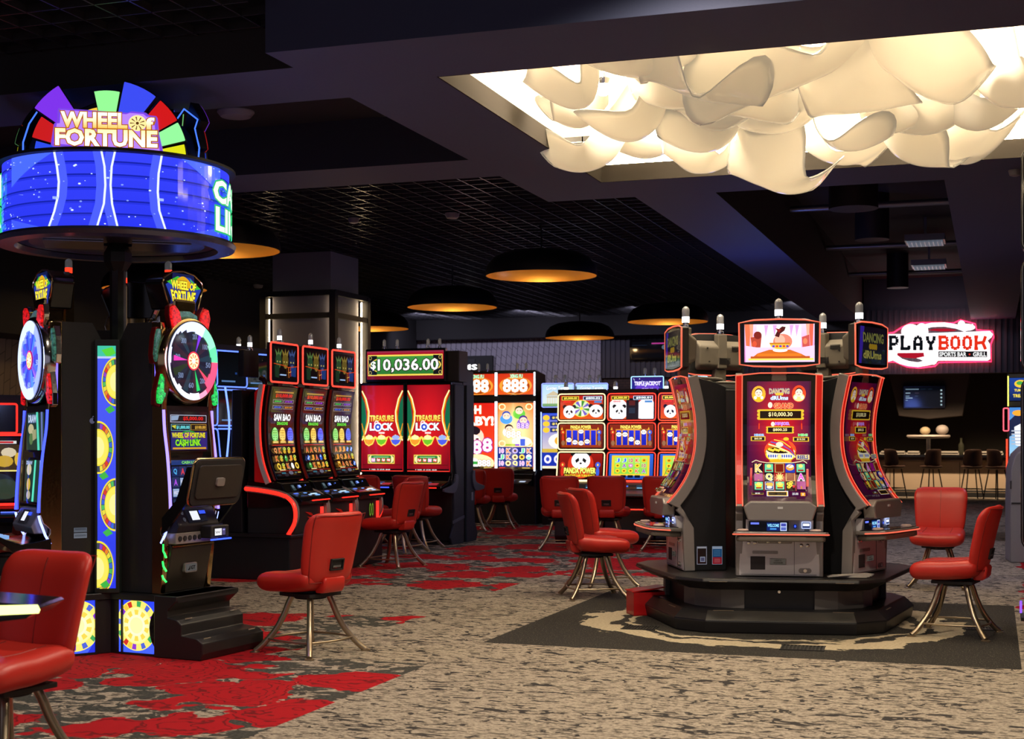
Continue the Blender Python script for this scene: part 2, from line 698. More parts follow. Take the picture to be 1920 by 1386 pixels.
SOFF = mat('soffit_paint', (0.055, 0.070, 0.15), 0.7, bump=0.05, bscale=90)
DARKP = mat('dark_ceiling_paint', (0.022, 0.021, 0.022), 0.8)
COVE = mat('cove_paint', (0.80, 0.74, 0.62), 0.7)
LIP = mat('lip_paint', (0.036, 0.031, 0.026), 0.9, spec=0.05)
GRIDM = mat('open_cell_grid', (0.05, 0.05, 0.055), 0.25, 0.3)
struct('ceiling', MB().box(-16, 9, -3, 44, 5.0, 5.1), DARKP)


def beam(n, u0, u1, v0, v1, z0=ZC, z1=5.0, m=SOFF, side=DARKP):  # underside lighter, sides dark: light from below put into the colours
    mb = MB()
    mb.add([(u0, v0, z0), (u1, v0, z0), (u1, v1, z0), (u0, v1, z0)], [(0, 3, 2, 1)], 0)
    mb.add([(u, v, z) for z in (z0, z1) for (u, v) in ((u0, v0), (u1, v0), (u1, v1), (u0, v1))],
           [(0, 1, 5, 4), (1, 2, 6, 5), (2, 3, 7, 6), (3, 0, 4, 7), (4, 5, 6, 7)], 1)
    return struct('trim_%d' % n, mb, [m, side])


CU0, CU1, CV0, CV1 = -3.67, 0.42, 9.15, 13.5      # coffer opening
FU0, FU1, FV0, FV1 = -4.5, 1.3, 8.22, 14.43       # frame around it
# coffer frame: thin lip below, cove cut back above it
fr = MB()
for (u0, u1, v0, v1) in ((FU0, CU0, FV0, FV1), (CU1, FU1, FV0, FV1), (CU0, CU1, FV0, CV0), (CU0, CU1, CV1, FV1)):
    fr.box(u0, u1, v0, v1, ZC, ZC + 0.17)
CB = 0.38
for (u0, u1, v0, v1) in ((FU0, CU0 - CB, FV0, FV1), (CU1 + CB, FU1, FV0, FV1), (CU0 - CB, CU1 + CB, FV0, CV0 - CB), (CU0 - CB, CU1 + CB, CV1 + CB, FV1)):
    fr.box(u0, u1, v0, v1, ZC + 0.17, 5.0)
struct('trim_1', fr, SOFF)
ib = MB()
g = 0.012
ib.box(CU0 - 0.001, CU0 + g, CV0, CV1, ZC, ZC + 0.17).box(CU1 - g, CU1 + 0.001, CV0, CV1, ZC, ZC + 0.17)
ib.box(CU0, CU1, CV0 - 0.001, CV0 + g, ZC, ZC + 0.17).box(CU0, CU1, CV1 - g, CV1 + 0.001, ZC, ZC + 0.17)
struct('trim_2', ib, LIP)
cv = MB()
a0, a1, b0, b1 = CU0 - CB + .01, CU1 + CB - .01, CV0 - CB + .01, CV1 + CB - .01
cv.box(a0, a1, b0, b1, 4.80, 4.83)
cv.box(a0, a0 + .01, b0, b1, ZC + .18, 4.8).box(a1 - .01, a1, b0, b1, ZC + .18, 4.8)
cv.box(a0, a1, b0, b0 + .01, ZC + .18, 4.8).box(a0, a1, b1 - .01, b1, ZC + .18, 4.8)
struct('trim_3', cv, COVE)
ls = MB()
zz = ZC + 0.19
ls.box(CU0 - .2, CU0 - .16, b0 + .1, b1 - .1, zz, zz + .02).box(CU1 + .16, CU1 + .2, b0 + .1, b1 - .1, zz, zz + .02)
ls.box(a0 + .2, a1 - .2, CV0 - .2, CV0 - .16, zz, zz + .02).box(a0 + .2, a1 - .2, CV1 + .16, CV1 + .2, zz, zz + .02)
tag(ls.build('cove_light', glow((1.0, 0.80, 0.50), 90.0)), 'warm hidden strip lighting around the recess over the island', 'cove light')

beam(4, -16, FU0, 8.61, 9.5)
beam(5, -16, FU0, 12.0, 12.85)
beam(6, -3.55, -2.70, FV1, 32)
beam(7, -0.45, 0.45, FV1, 32)
# dark flat recess between the two left beams, and dark band ahead
struct('trim_8', MB().box(-16, FU0, 9.5, 12.0, 4.5, 4.55), DARKP)
struct('trim_9', MB().box(FU0, 9, -3, FV0, 4.62, 4.66), DARKP)
struct('trim_10', MB().box(FU1, 9, FV0, 32, 4.62, 4.66), DARKP)
struct('trim_18', MB().box(.45, 9, 14.43, 32, 4.40, 4.44), DARKP)


def grid(u0, u1, v0, v1, z, label):
    mb = MB()
    s = 0.26
    i = 0
    u = u0
    while u < u1:
        mb.box(u, u + .012, v0, v1, z, z + .05)
        u += s
    v = v0
    while v < v1:
        mb.box(u0, u1, v, v + .012, z, z + .05)
        v += s
    return tag(mb.build('open_cell_ceiling_grid', GRIDM), label, 'ceiling grid', kind='structure')


grid(-15.9, -3.56, 12.86, 31.9, 4.33, 'black open cell ceiling grid above the far machines')
grid(-15.9, -4.52, 1.0, 8.6, 4.33, 'black open cell ceiling grid at the upper left')

# walls
LAV = mat('lavender_wall_covering', (0.40, 0.375, 0.44), 0.8, bump=0.3, bscale=9)


def chevron(m, col2, sx=3.2):
    nt = m.node_tree
    b = nt.nodes['Principled BSDF']
    tc = nt.nodes.new('ShaderNodeTexCoord')
    mp = nt.nodes.new('ShaderNodeMapping')
    mp.inputs['Rotation'].default_value = (0.6, 0.6, 0.8)
    br = nt.nodes.new('ShaderNodeTexBrick')
    c = b.inputs['Base Color'].default_value[:]
    br.inputs['Color1'].default_value = c
    br.inputs['Color2'].default_value = (c[0] * 1.15, c[1] * 1.15, c[2] * 1.15, 1)
    br.inputs['Mortar'].default_value = (*col2, 1)
    br.inputs['Scale'].default_value = sx
    br.inputs['Mortar Size'].default_value = 0.015
    nt.links.new(tc.outputs['Object'], mp.inputs[0])
    nt.links.new(mp.outputs[0], br.inputs['Vector'])
    nt.links.new(br.outputs[0], b.inputs['Base Color'])


chevron(LAV, (0.10, 0.09, 0.12))
TAN = mat('tan_wall_covering', (0.30, 0.24, 0.18), 0.8)
chevron(TAN, (0.16, 0.13, 0.10), 2.2)
BRICK = mat('dark_brick', (0.06, 0.035, 0.030), 0.85)


def brick(m):
    nt = m.node_tree
    b = nt.nodes['Principled BSDF']
    tc = nt.nodes.new('ShaderNodeTexCoord')
    mp = nt.nodes.new('ShaderNodeMapping')
    mp.inputs['Rotation'].default_value = (PI / 2, 0, 0)
    br = nt.nodes.new('ShaderNodeTexBrick')
    br.inputs['Color1'].default_value = (0.08, 0.045, 0.04, 1)
    br.inputs['Color2'].default_value = (0.05, 0.032, 0.03, 1)
    br.inputs['Mortar'].default_value = (0.025, 0.022, 0.022, 1)
    br.inputs['Scale'].default_value = 4.0
    nt.links.new(tc.outputs['Object'], mp.inputs[0])
    nt.links.new(mp.outputs[0], br.inputs['Vector'])
    nt.links.new(br.outputs[0], b.inputs['Base Color'])


brick(BRICK)
FASC = mat('ribbed_fascia', (0.060, 0.055, 0.075), 0.6)
OLIVE = mat('bar_back_wall', (0.07, 0.062, 0.045), 0.7)
struct('wall_left', MB().box(-14.2, -14.0, -3, 32.2, 0, 3.86), TAN)
struct('wall_far', MB().box(-14.0, -8.7, 32.0, 32.2, 0, 3.86), LAV)
struct('wall_brick', MB().box(-8.7, -3.1, 32.1, 32.3, 0, 2.9), BRICK)
wf = MB().box(-8.7, 9, 32.05, 32.3, 2.9, 5.0)
u = -8.65
while u < 6:
    wf.box(u, u + .05, 32.02, 32.06, 2.9, 4.3)
    u += .12
struct('wall_fascia', wf, FASC)
struct('trim_11', MB().box(-14.2, -2.7, 31.6, 32.0, 3.86, 5.0), DARKP)
struct('trim_12', MB().box(-14.2, -13.2, -3, 31.6, 3.0, 5.0), DARKP)
struct('wall_bar', MB().box(-4.3, -4.1, 32.3, 42, 0, 5.0).box(-4.3, 9, 42, 42.2, 0, 5.0), OLIVE)
struct('wall_right', MB().box(8.8, 9, -3, 42, 0, 5.0), DARKP)

# column with its black cage and warm light strips
colp = W(620, 21.3)
CM = mat('column_plaster', (0.20, 0.195, 0.25), 0.7, bump=0.2, bscale=6)
cu, cvv = colp.x, colp.y
cs = 0.98
struct('wall_column', MB().box(cu - cs, cu, cvv, cvv + cs, 0, 4.33), CM)
cage = empty('column_cage', (cu - cs / 2, cvv + cs / 2, 0), 0, 'black steel cage with warm light strips around the plaster column', 'column cage')
hc = cs / 2 + 0.095
mb = MB()
for sx in (-1, 1):
    for sy in (-1, 1):
        mb.box(sx * hc - .05, sx * hc + .05, sy * hc - .05, sy * hc + .05, 0, 3.72)
for z in (3.66, 3.32, 0.2):
    for s in (-1, 1):
        mb.box(-hc, hc, s * hc - .04, s * hc + .04, z, z + .08)
        mb.box(s * hc - .04, s * hc + .04, -hc, hc, z, z + .08)
mb.build('cage_frame', BLACKM, cage)
q_ = cs / 2 + .030
for (x, y) in ((-q_ - .01, -q_), (q_ + .01, -q_), (q_, q_ + .01), (q_ + .03, q_ - .03)):
    MB().box(x - .005, x + .005, y - .005, y + .005, .3, 3.64).build('light_strip', glow((1.0, 0.74, 0.42), 30.0), cage)

# ceiling plenum over the bar approach: ducts, pipes, two grille lights
GALV = mat('galvanised_steel', (0.28, 0.28, 0.30), 0.35, 0.8)
for i, (v, z) in enumerate(((20.0, 4.72), (24.5, 4.74), (28.5, 4.72))):
    tag(MB().tube([(-2.69, v, z), (-0.46, v, z)], 0.045, 8).build('conduit_pipe', GALV, smooth=50),
        ('grey pipe crossing the open ceiling bay, nearest of three', 'grey pipe crossing the open ceiling bay, middle of three', 'grey pipe crossing the open ceiling bay, farthest of three')[i], 'pipe', 'pipes in the open ceiling bay')
for i, (px, py, z) in enumerate(((1735, 455, 4.6), (1742, 500, 4.6))):
    p = W(px, (z - CAMH) * FPX / (HOR - py), z)
    lt_ = empty('grille_light', p, 0, ('unlit white grille light in the open ceiling bay, nearer of two', 'unlit white grille light in the open ceiling bay, farther of two')[i], 'ceiling light', 'grille lights in the open ceiling bay')
    MB().box(-.3, .3, -.3, .3, .0, .10).box(-.02, .02, -.02, .02, .1, .4).build('housing', GALV, lt_)
    mb = MB()
    for k in range(9):
        mb.box(-.27 + k * .065, -.255 + k * .065, -.27, .27, -.03, -.002)
    for k in range(5):
        mb.box(-.27, .27, -.27 + k * .13, -.255 + k * .13, -.03, -.002)
    mb.build('louvre', mat('louvre_white', (0.55, 0.6, 0.65), 0.3, em=(0.5, 0.6, 0.7), es=0.12), lt_)  # faint glow put into the louvre, though the light is off
for i, (px, py, z, r) in enumerate(((1600, 392, 4.35, .30), (1635, 450, 4.35, .24), (1683, 540, 4.35, .2))):
    p = W(px, (z - CAMH) * FPX / (HOR - py), z)
    tag(MB().lathe([(r, 0), (r, .65)], 24).build('ventilation_drop', mat('duct_black', (0.03, 0.03, 0.032), 0.5, 0.3), loc=p, smooth=40),
        ('black round duct drop in the open ceiling bay, nearest and widest', 'black round duct drop in the open ceiling bay, middle one', 'black round duct drop in the open ceiling bay, farthest one')[i], 'duct')
# ceiling speaker discs and detectors
for (px, py, z, r, lab) in ((442, 211, 4.49, .17, 'round ceiling speaker in the dark recess above the lit drum sign'),
                            (663, 412, 4.32, .07, 'small white detector on the ceiling grid right of the drum sign'),
                            (848, 403, 4.32, .09, 'small white detector on the ceiling grid left of the light recess'),
                            (484, 536, 4.32, .09, 'small white detector on the ceiling grid left of the plaster column'),
                            (1903, 321, 4.04, .06, 'small detector on the soffit at the right edge')):
    p = W(px, (z - CAMH) * FPX / (HOR - py), z)
    tag(MB().lathe([(r * .4, -.05), (r * .8, -.04), (r, 0), (r, .02)], 20).build('ceiling_speaker' if r > .1 else 'smoke_detector', mat('grey_plastic', (0.25, 0.25, 0.27), 0.5), loc=p, smooth=40), lab, 'ceiling speaker' if r > .1 else 'detector')

# ================================================================ cloud chandelier
chc = Vector((-1.62, 11.35, 4.0))
ch = empty('cloud_chandelier', (chc.x, chc.y, 4.8), 0, 'large cream chandelier of overlapping wavy glass shells in the ceiling recess', 'chandelier')


def shell_material():
    m = bpy.data.materials.new('milk_glass')
    m.use_nodes = True
    nt = m.node_tree
    N, Lk = nt.nodes, nt.links
    N.remove(N['Principled BSDF'])
    out = N['Material Output']
    d = N.new('ShaderNodeBsdfDiffuse')
    d.inputs[0].default_value = (0.92, 0.87, 0.76, 1)
    t = N.new('ShaderNodeBsdfTranslucent')
    t.inputs[0].default_value = (0.98, 0.92, 0.80, 1)
    g_ = N.new('ShaderNodeBsdfGlossy')
    g_.inputs['Roughness'].default_value = 0.06
    m1 = N.new('ShaderNodeMixShader')
    m1.inputs[0].default_value = 0.72
    m2 = N.new('ShaderNodeMixShader')
    fr_ = N.new('ShaderNodeFresnel')
    fr_.inputs[0].default_value = 1.35
    Lk.new(d.outputs[0], m1.inputs[1])
    Lk.new(t.outputs[0], m1.inputs[2])
    Lk.new(fr_.outputs[0], m2.inputs[0])
    Lk.new(m1.outputs[0], m2.inputs[1])
    Lk.new(g_.outputs[0], m2.inputs[2])
    e_ = N.new('ShaderNodeEmission')
    e_.inputs[0].default_value = (1.0, 0.86, 0.64, 1)
    e_.inputs[1].default_value = 0.13  # small glow added to the glass besides the lamps inside
    ad = N.new('ShaderNodeAddShader')
    Lk.new(m2.outputs[0], ad.inputs[0])
    Lk.new(e_.outputs[0], ad.inputs[1])
    Lk.new(ad.outputs[0], out.inputs[0])
    return m


SHELL = shell_material()


def shell(c, sx, sy, drop, rot, tilt, ph, seed):
    rnd = random.Random(seed)
    mb = MB()
    NR, NT = 9, 44
    k1, k2, k3 = rnd.choice((2, 3)), rnd.choice((4, 5)), rnd.choice((2, 3, 3, 4))
    p1, p2 = rnd.uniform(0, 6.3), rnd.uniform(0, 6.3)
    M = Matrix.Rotation(rot, 4, 'Z') @ Matrix.Rotation(tilt, 4, 'X') @ Matrix.Rotation(ph, 4, 'Y')
    vs = []
    for i in range(NR + 1):
        r = i / NR
        for j in range(NT):
            t = 2 * PI * j / NT
            wv = 0.5 * math.sin(k1 * t + p1) + 0.22 * math.sin(k2 * t + p2)
            rr = r * (1 + 0.30 * wv * r)
            z = drop * (r ** 2.2) * (1 + 0.65 * wv * r) + .25 * sx * (r ** 3) * math.sin(k3 * t + p2)
            p = Vector((rr * sx * math.cos(t), rr * sy * math.sin(t), z))
            vs.append(M @ p)
    fs = []
    for i in range(NR):
        for j in range(NT):
            j2 = (j + 1) % NT
            fs.append((i * NT + j, i * NT + j2, (i + 1) * NT + j2, (i + 1) * NT + j))
    mb.add(vs, fs)
    o = mb.build('glass_shell', SHELL, ch, smooth=180, loc=(c[0] - chc.x, c[1] - chc.y, c[2] - 4.8))
    weld(o)
    o.data.shade_smooth()
    s = o.modifiers.new('solid', 'SOLIDIFY')
    s.thickness = 0.006
    return o


def Hh(px, py, z):
    return W(px, (z - CAMH) * FPX / (HOR - py), z)


# (px of centre, py of lowest point, depth row) -> bowls hung from the recess
rows = [
    # back row, hangs lowest
    (1115, 318, 12.3, .30, .30, .34), (1215, 300, 12.9, .30, .30, .30), (1310, 328, 12.2, .33, .33, .40), (1440, 350, 11.6, .44, .38, .34),
    (1560, 312, 12.5, .36, .34, .34), (1695, 306, 12.0, .40, .36, .42), (1805, 304, 11.8, .34, .34, .44),
    # middle row
    (1100, 240, 11.3, .26, .30, .38), (1205, 265, 11.2, .34, .34, .44), (1340, 285, 11.2, .30, .32, .36), (1455, 250, 11.0, .42, .34, .32),
    (1330, 245, 10.9, .34, .3, .3), (1580, 285, 11.3, .28, .30, .34), (1655, 250, 11.1, .32, .3, .36), (1780, 240, 11.0, .38, .34, .4),
    (1250, 200, 10.6, .40, .34, .30),
    # front row, high up
    (1100, 205, 10.4, .20, .26, .40), (1300, 190, 10.0, .46, .36, .26), (1480, 165, 9.9, .56, .36, .26), (1600, 200, 10.3, .46, .36, .3),
    (1720, 160, 10.0, .44, .34, .3), (1880, 200, 10.3, .30, .36, .46), (1400, 205, 10.5, .40, .34, .3), (1190, 150, 9.9, .4, .3, .26), (1830, 250, 11.0, .26, .3, .4),
]
rn = random.Random(11)
for i, (px, py, Y, sx, sy, dr) in enumerate(rows):
    z = CAMH + (HOR - py) * Y / FPX
    p = W(px, Y, z + .02)
    shell(p, sx * 1.22, sy * 1.22, dr * .82, rn.uniform(0, 6.3), rn.uniform(-.45, .45), rn.uniform(-.45, .45), i * 3 + 1)
mb = MB()
for (x, y) in ((-1.2, -.9), (0, -.9), (1.2, -.9), (-1.2, .7), (0, .7), (1.2, .7), (-.6, 0), (.6, 0)):
    mb.tube([(x, y, 0), (x, y, -.55)], .008, 6)
    mb.lathe([(.05, -.52), (.03, -.6)], 12, (x, y, 0))
mb.build('hanging_rods', CHROME, ch)
for (x, y) in ((-1.2, -.9), (0, -.9), (1.2, -.9), (-1.2, .7), (0, .7), (1.2, .7), (-.6, 0), (.6, 0)):
    MB().sphere((x, y, -.60), .055, 12).build('bulb', glow((1.0, 0.78, 0.48), 120.0), ch, smooth=180)

for (x, y) in ((-1.35, -1.0), (-.45, -1.1), (.45, -1.1), (1.35, -1.0), (-1.3, 0), (-.45, 0), (.45, 0), (1.3, 0), (-1.2, .95), (-.3, 1.0), (.5, 1.0), (1.3, .9)):
    lamp('chandelier_glow', 'POINT', (chc.x + x, chc.y + y, 4.34), 88, (1.0, .86, .66), .10)
lamp('blue_soffit_fill', 'POINT', (-3.0, 19.5, 2.7), 30, (.15, .25, 1.0), .3)  # added point lamp that tints the long soffit beam blue

# ================================================================ pendant domes
DOMEK = mat('dome_black', (0.006, 0.006, 0.007), 0.45)
DOMEG = mat('dome_gold_inside', (0.75, 0.40, 0.09), 0.38, 0.75)


def dome(px, pyr, wpx, label):
    Y = 1.5 * FPX / wpx
    z = CAMH + (HOR - pyr) * Y / FPX
    p = W(px, Y, z)
    t = empty('pendant_lamp', p, 0, label, 'pendant lamp', 'black dome pendant lamps with gold insides')
    R = .75
    pr = [(R, 0), (R * .995, .07), (R * .96, .15), (R * .86, .24), (R * .66, .31), (R * .36, .345), (.02, .35)]
    MB().lathe(pr + [(1e-4, .35)], 48, cap=False).build('shade', DOMEK, t, smooth=40)
    MB().lathe([(r * .985, zz_ - .012 if i else .002) for i, (r, zz_) in enumerate(pr)] + [(1e-4, .338)], 48, cap=False).build('inner_lining', DOMEG, t, smooth=40)
    MB().tube([(0, 0, .345), (0, 0, 5.0 - z)], .012, 8).build('stem', BLACKM, t)
    MB().sphere((0, 0, .13), .04, 12).lathe([(.02, .16), (.02, .34)], 10).build('bulb', glow((1.0, 0.62, 0.22), 60.0), t, smooth=180)
    l = lamp('pendant_glow', 'POINT', (p.x, p.y, p.z + .05), 9, (1.0, .66, .3), .05)
    return t


dome(1015, 518, 210, 'black dome pendant lamp, largest one, just left below the light recess')
dome(848, 577, 170, 'black dome pendant lamp in front of the glinting grid, above the green jackpot display')
dome(1252, 604, 152, 'black dome pendant lamp behind the top of the island, left of its front topper')
dome(1087, 634, 130, 'black dome pendant lamp hanging lowest before the far wall, above the panda machines')
dome(402, 470, 246, 'black dome pendant lamp half hidden behind the blue drum sign')
dome(290, 543, 194, 'black dome pendant lamp behind the pole of the drum sign')
dome(696, 617, 142, 'black dome pendant lamp half hidden behind the plaster column')
# ================================================================ CASINO CHAIRS


def slab(fn, nx, nz, T, p=7.0, edge=5.0):
    """cushion: fn(u,v)->(point, normal); u,v in -1..1; rounded outline and edges"""
    mb = MB()
    vs = []
    for side in (1, -1):
        for j in range(nz + 1):
            for i in range(nx + 1):
                u, v = -1 + 2 * i / nx, -1 + 2 * j / nz
                # bias samples to the edges
                u, v = math.sin(u * PI / 2), math.sin(v * PI / 2)
                mx = max(abs(u), abs(v))
                pn = (abs(u) ** p + abs(v) ** p) ** (1 / p)
                k = mx / pn if pn > 1e-6 else 1
                P, Nn = fn(u * k, v * k)
                t = T * max(0.0, 1 - mx ** edge) ** 0.5
                vs.append(Vector(P) + Vector(Nn) * t * side)
    n = (nx + 1) * (nz + 1)
    fs = []
    for j in range(nz):
        for i in range(nx):
            a = j * (nx + 1) + i
            fs.append((a, a + 1, a + nx + 2, a + nx + 1))
            fs.append((n + a, n + a + nx + 1, n + a + nx + 2, n + a + 1))
    mb.add(vs, fs)
    return mb


def backfn(u, v):
    # v -1 bottom .. 1 top; concave to the sitter (who faces -Y), flares out at the top
    h = (v + 1) / 2
    w = 0.222 + 0.045 * h ** .8
    x = u * w
    z = 0.505 + 0.505 * h + 0.012 * abs(u) ** 2 * h
    y = 0.185 + 0.10 * h ** 1.3 - 0.035 * u * u + 0.03 * max(0, h - .8) / .2 * .6 * h
    n = Vector((2 * 0.035 * u / w * .8, -1, 0.2)).normalized()
    return (x, y, z), n


def seatfn(u, v):
    # v -1 front .. 1 back
    x = u * (0.262 - 0.02 * (v + 1) / 2)
    y = -0.30 + 0.25 * (v + 1)
    z = 0.515 - 0.030 * max(0, -v) ** 2.2 + 0.018 * u * u - 0.012 * (1 - v * v) + .02 * max(0, v)
    return (x, y, z), (0, -0.05, 1)


def make_chair():
    t = empty('casino_chair')
    weld(slab(seatfn, 20, 20, 0.074, 8, 8).build('seat', VINYL, t, smooth=180))
    b = weld(slab(backfn, 20, 24, 0.050, 5.5, 6).build('backrest', VINYL, t, smooth=180))
    # piping seams
    mb = MB()
    pts = []
    for i in range(48):
        a = 2 * PI * i / 48
        cu_, sv = math.cos(a), math.sin(a)
        mx = max(abs(cu_), abs(sv))
        P, Nn = backfn(cu_ / mx * .90, sv / mx * .93)
        pts.append(Vector(P) + Vector(Nn) * -0.0325)
    mb.tube(pts, .0035, 5, True)
    for x in (0.0,):
        pts = []
        for j in range(14):
            P, Nn = backfn(x, -.9 + 1.75 * j / 13)
            pts.append(Vector(P) + Vector(Nn) * 0.0485)
        mb.tube(pts, .003, 5)
    mb.build('seam', SEAM, b, smooth=60)
    mb = MB()
    for x in (-.5, .5):
        pts = []
        for j in range(12):
            P, Nn = seatfn(x, -.75 + 1.4 * j / 11)
            pts.append(Vector(P) + Vector(Nn) * .0735)
        MB().tube(pts, .003, 5).build('seat_seam', SEAM, t, smooth=60)
    # wide strap joining back and seat
    mb = MB()
    mb.prism([(.14, .438), (.215, .438), (.238, .47), (.246, .53), (.235, .56), (.20, .52), (.14, .50)], -.10, .10)
    mb.build('back_strap', VINYL, t, bevel=.018, seg=3, smooth=50)
    # grip recess in the back
    P, Nn = backfn(0, -.42)
    c = Vector(P) - Vector(Nn) * .050
    M = Matrix.Translation(c) @ Matrix.Rotation(-0.2, 4, 'X')
    mb = MB()
    mb.box(-.062, .062, -.012, .012, -.042, -.030, 0, M).box(-.062, .062, -.012, .012, .030, .042, 0, M)
    mb.box(-.062, -.05, -.012, .012, -.042, .042, 0, M).box(.05, .062, -.012, .012, -.042, .042, 0, M)
    mb.box(-.05, .05, -.012, .0, -.03, .03, 0, M)
    h = mb.build('grip_handle', BLACKM, t, bevel=.003)
    MB().box(-.036, .036, .002, .008, -.020, -.006, 0, M).build('grip_plate', GALV, h)
    # swivel
    MB().box(-.15, .15, -.15, .15, .405, .43).lathe([(.11, .385), (.11, .455)], 24).build('swivel_plate', BLACKM, t, bevel=.004)
    for a in (45, 135, 225, 315):
        ca, sa = math.cos(math.radians(a)), math.sin(math.radians(a))
        pr = spline([(.125, .405), (.150, .35), (.180, .27), (.235, .165), (.315, .065), (.375, .012)], 4)
        leg = MB().tube([(r * ca, r * sa, z) for (r, z) in pr], [.021] * len(pr), 10).build('leg', CHAMP, t, smooth=60)
        MB().lathe([(.034, 0), (.034, .007), (.02, .014)], 16, (.378 * ca, .378 * sa, 0)).build('foot_glide', CHAMP, leg, smooth=40)
    mb = MB()
    C = [(.292 * math.cos(math.radians(a)), .292 * math.sin(math.radians(a))) for a in (45, 135, 225, 315)]
    for i in range(4):
        a, b_ = C[i], C[(i + 1) % 4]
        mx, my = (a[0] + b_[0]) / 2, (a[1] + b_[1]) / 2
        l = math.hypot(mx, my)
        pts = []
        for k in range(9):
            s = k / 8
            bow = .035 * math.sin(PI * s)
            pts.append((a[0] + (b_[0] - a[0]) * s + mx / l * bow, a[1] + (b_[1] - a[1]) * s + my / l * bow, .10))
        mb.tube(pts, .008, 8)
    mb.build('foot_ring', CHAMP, t, smooth=60)
    return t


CHAIR = make_chair()
CHAIR_USED = [False]


def chair(px, py, phi, label, group='red upholstered casino chairs', dz=0.0, world=None):
    if CHAIR_USED[0]:
        o = copy_tree(CHAIR)
    else:
        o = CHAIR
        CHAIR_USED[0] = True
    p = world if world is not None else G(px, py)
    o.location = (p.x, p.y, dz)
    o.rotation_euler = (0, 0, heading(phi))
    o.scale = (1.04, 1.04, 1.0)
    tag(o, label, 'chair', group)
    return o


chair(582, 1222, -128, 'red casino chair on its own in the middle aisle, back turned, beside the wheel machines')
chair(12, 1462, -28, 'large red casino chair cut off by the left edge, nearest to the camera')
chair(1113, 1120, 100, 'red casino chair at the left side of the island, seen from its left back corner')
chair(1130, 1098, 112, 'red casino chair mostly hidden behind the one at the left side of the island')
chair(1792, 1190, -119, 'red casino chair at the right of the island standing on the charcoal carpet square')
chair(1760, 1100, -22, 'red casino chair facing the camera behind the right side of the island')
chair(736, 1062, -120, 'nearer of the two overlapping red chairs at the row of dragon machines')
chair(750, 1036, -120, 'farther of the two overlapping red chairs at the row of dragon machines')
chair(782, 1028, 160, 'dark red chair in front of the right treasure screen')
chair(686, 1026, 170, 'dark red chair in front of the left treasure screen, mostly hidden by the dragon machines')
chair(885, 996, 172, 'dark red chair half hidden behind the treasure machine at the left baby machine')
chair(938, 990, 172, 'dark red chair in front of the right baby machine, gripping slot visible')
chair(1050, 1030, 176, 'dark red chair in front of the left panda machine')
chair(1142, 1030, 168, 'dark red chair in front of the middle panda machine')
chair(1242, 1031, 172, 'dark red chair in front of the right panda machine beside the island')
chair(2, 1120, -60, 'dark red chair at the far left edge behind the wheel machine')
# ================================================================ shared machine pieces


def candle(parent, x, y, z, col='white', h=.13, r=.026, name='service_light'):
    mb = MB().lathe([(r * 1.2, 0), (r * 1.2, .02), (r * .8, .025), (r * .8, .04)], 16, (x, y, z))
    c = mb.build(name, CHROME, parent, smooth=40)
    cc = {'white': ('ffffff', 3.0), 'red': ('ff3018', 2.2), 'off': (None, 0)}[col]
    m = glow(*cc) if cc[0] else CLEAR
    MB().lathe([(r, .04), (r, .04 + h * .35)], 16, (x, y, z)).build('lit_band', m, c, smooth=40)
    MB().lathe([(r, .04 + h * .35), (r, .04 + h * .75), (r * .9, .04 + h * .85), (r * .5, .04 + h * .95), (1e-4, .04 + h)], 16, (x, y, z)).build('lens', CLEAR, c, smooth=40)
    return c


ORANGE_LED = glow('ff6c50', 1.05)
RED_LED = glow('ff2418', 2.2)
SKIN, GOLD, GOLDD, DRED = 'ffe2d0', 'f8d83a', 'c07a10', '6a0414'


def baby(a, x0, y0, x1, y1, robe, hair='1a1018', glowc='ffb030'):
    w, h = x1 - x0, y1 - y0
    a.E(x0 - w * .08, y0 - h * .06, x1 + w * .08, y1 + h * .06, glowc)
    a.E(x0 + w * .02, y0 + h * .45, x1 - w * .02, y1, robe)
    a.E(x0 + w * .18, y0 + h * .1, x1 - w * .18, y0 + h * .68, hair)
    a.E(x0 + w * .2, y0 + h * .18, x1 - w * .2, y0 + h * .7, SKIN)
    a.L([(x0 + w * .32, y0 + h * .42), (x0 + w * .42, y0 + h * .38)], h * .035, hair)
    a.L([(x0 + w * .58, y0 + h * .38), (x0 + w * .68, y0 + h * .42)], h * .035, hair)
    a.L([(x0 + w * .42, y0 + h * .54), (x0 + w * .5, y0 + h * .58), (x0 + w * .58, y0 + h * .54)], h * .03, 'c03020')
    a.E(x0 + w * .1, y0 + h * .62, x0 + w * .36, y0 + h * .86, 'fff0e0')
    a.E(x0 + w * .64, y0 + h * .62, x0 + w * .9, y0 + h * .86, 'fff0e0')


def plaque(a, x0, y0, x1, y1, txt, c='fff2b0', gold='f0c030'):
    h = y1 - y0
    a.R(x0, y0, x1, y1, gold)
    for k in range(3):
        yy = y0 + h * (.16 + .34 * k)
        a.E(x0 - h * .22, yy - h * .16, x0 + h * .1, yy + h * .16, gold, 10)
        a.E(x1 - h * .1, yy - h * .16, x1 + h * .22, yy + h * .16, gold, 10)
    a.R(x0 + h * .1, y0 + h * .14, x1 - h * .1, y1 - h * .14, '1a0c06')
    L_ = (x1 - x0) * .28
    a.T(txt, (x0 + x1) / 2 - L_, y0 + h * .26, (x0 + x1) / 2 + L_, y1 - h * .28, c, 'a06010', .02, .02)


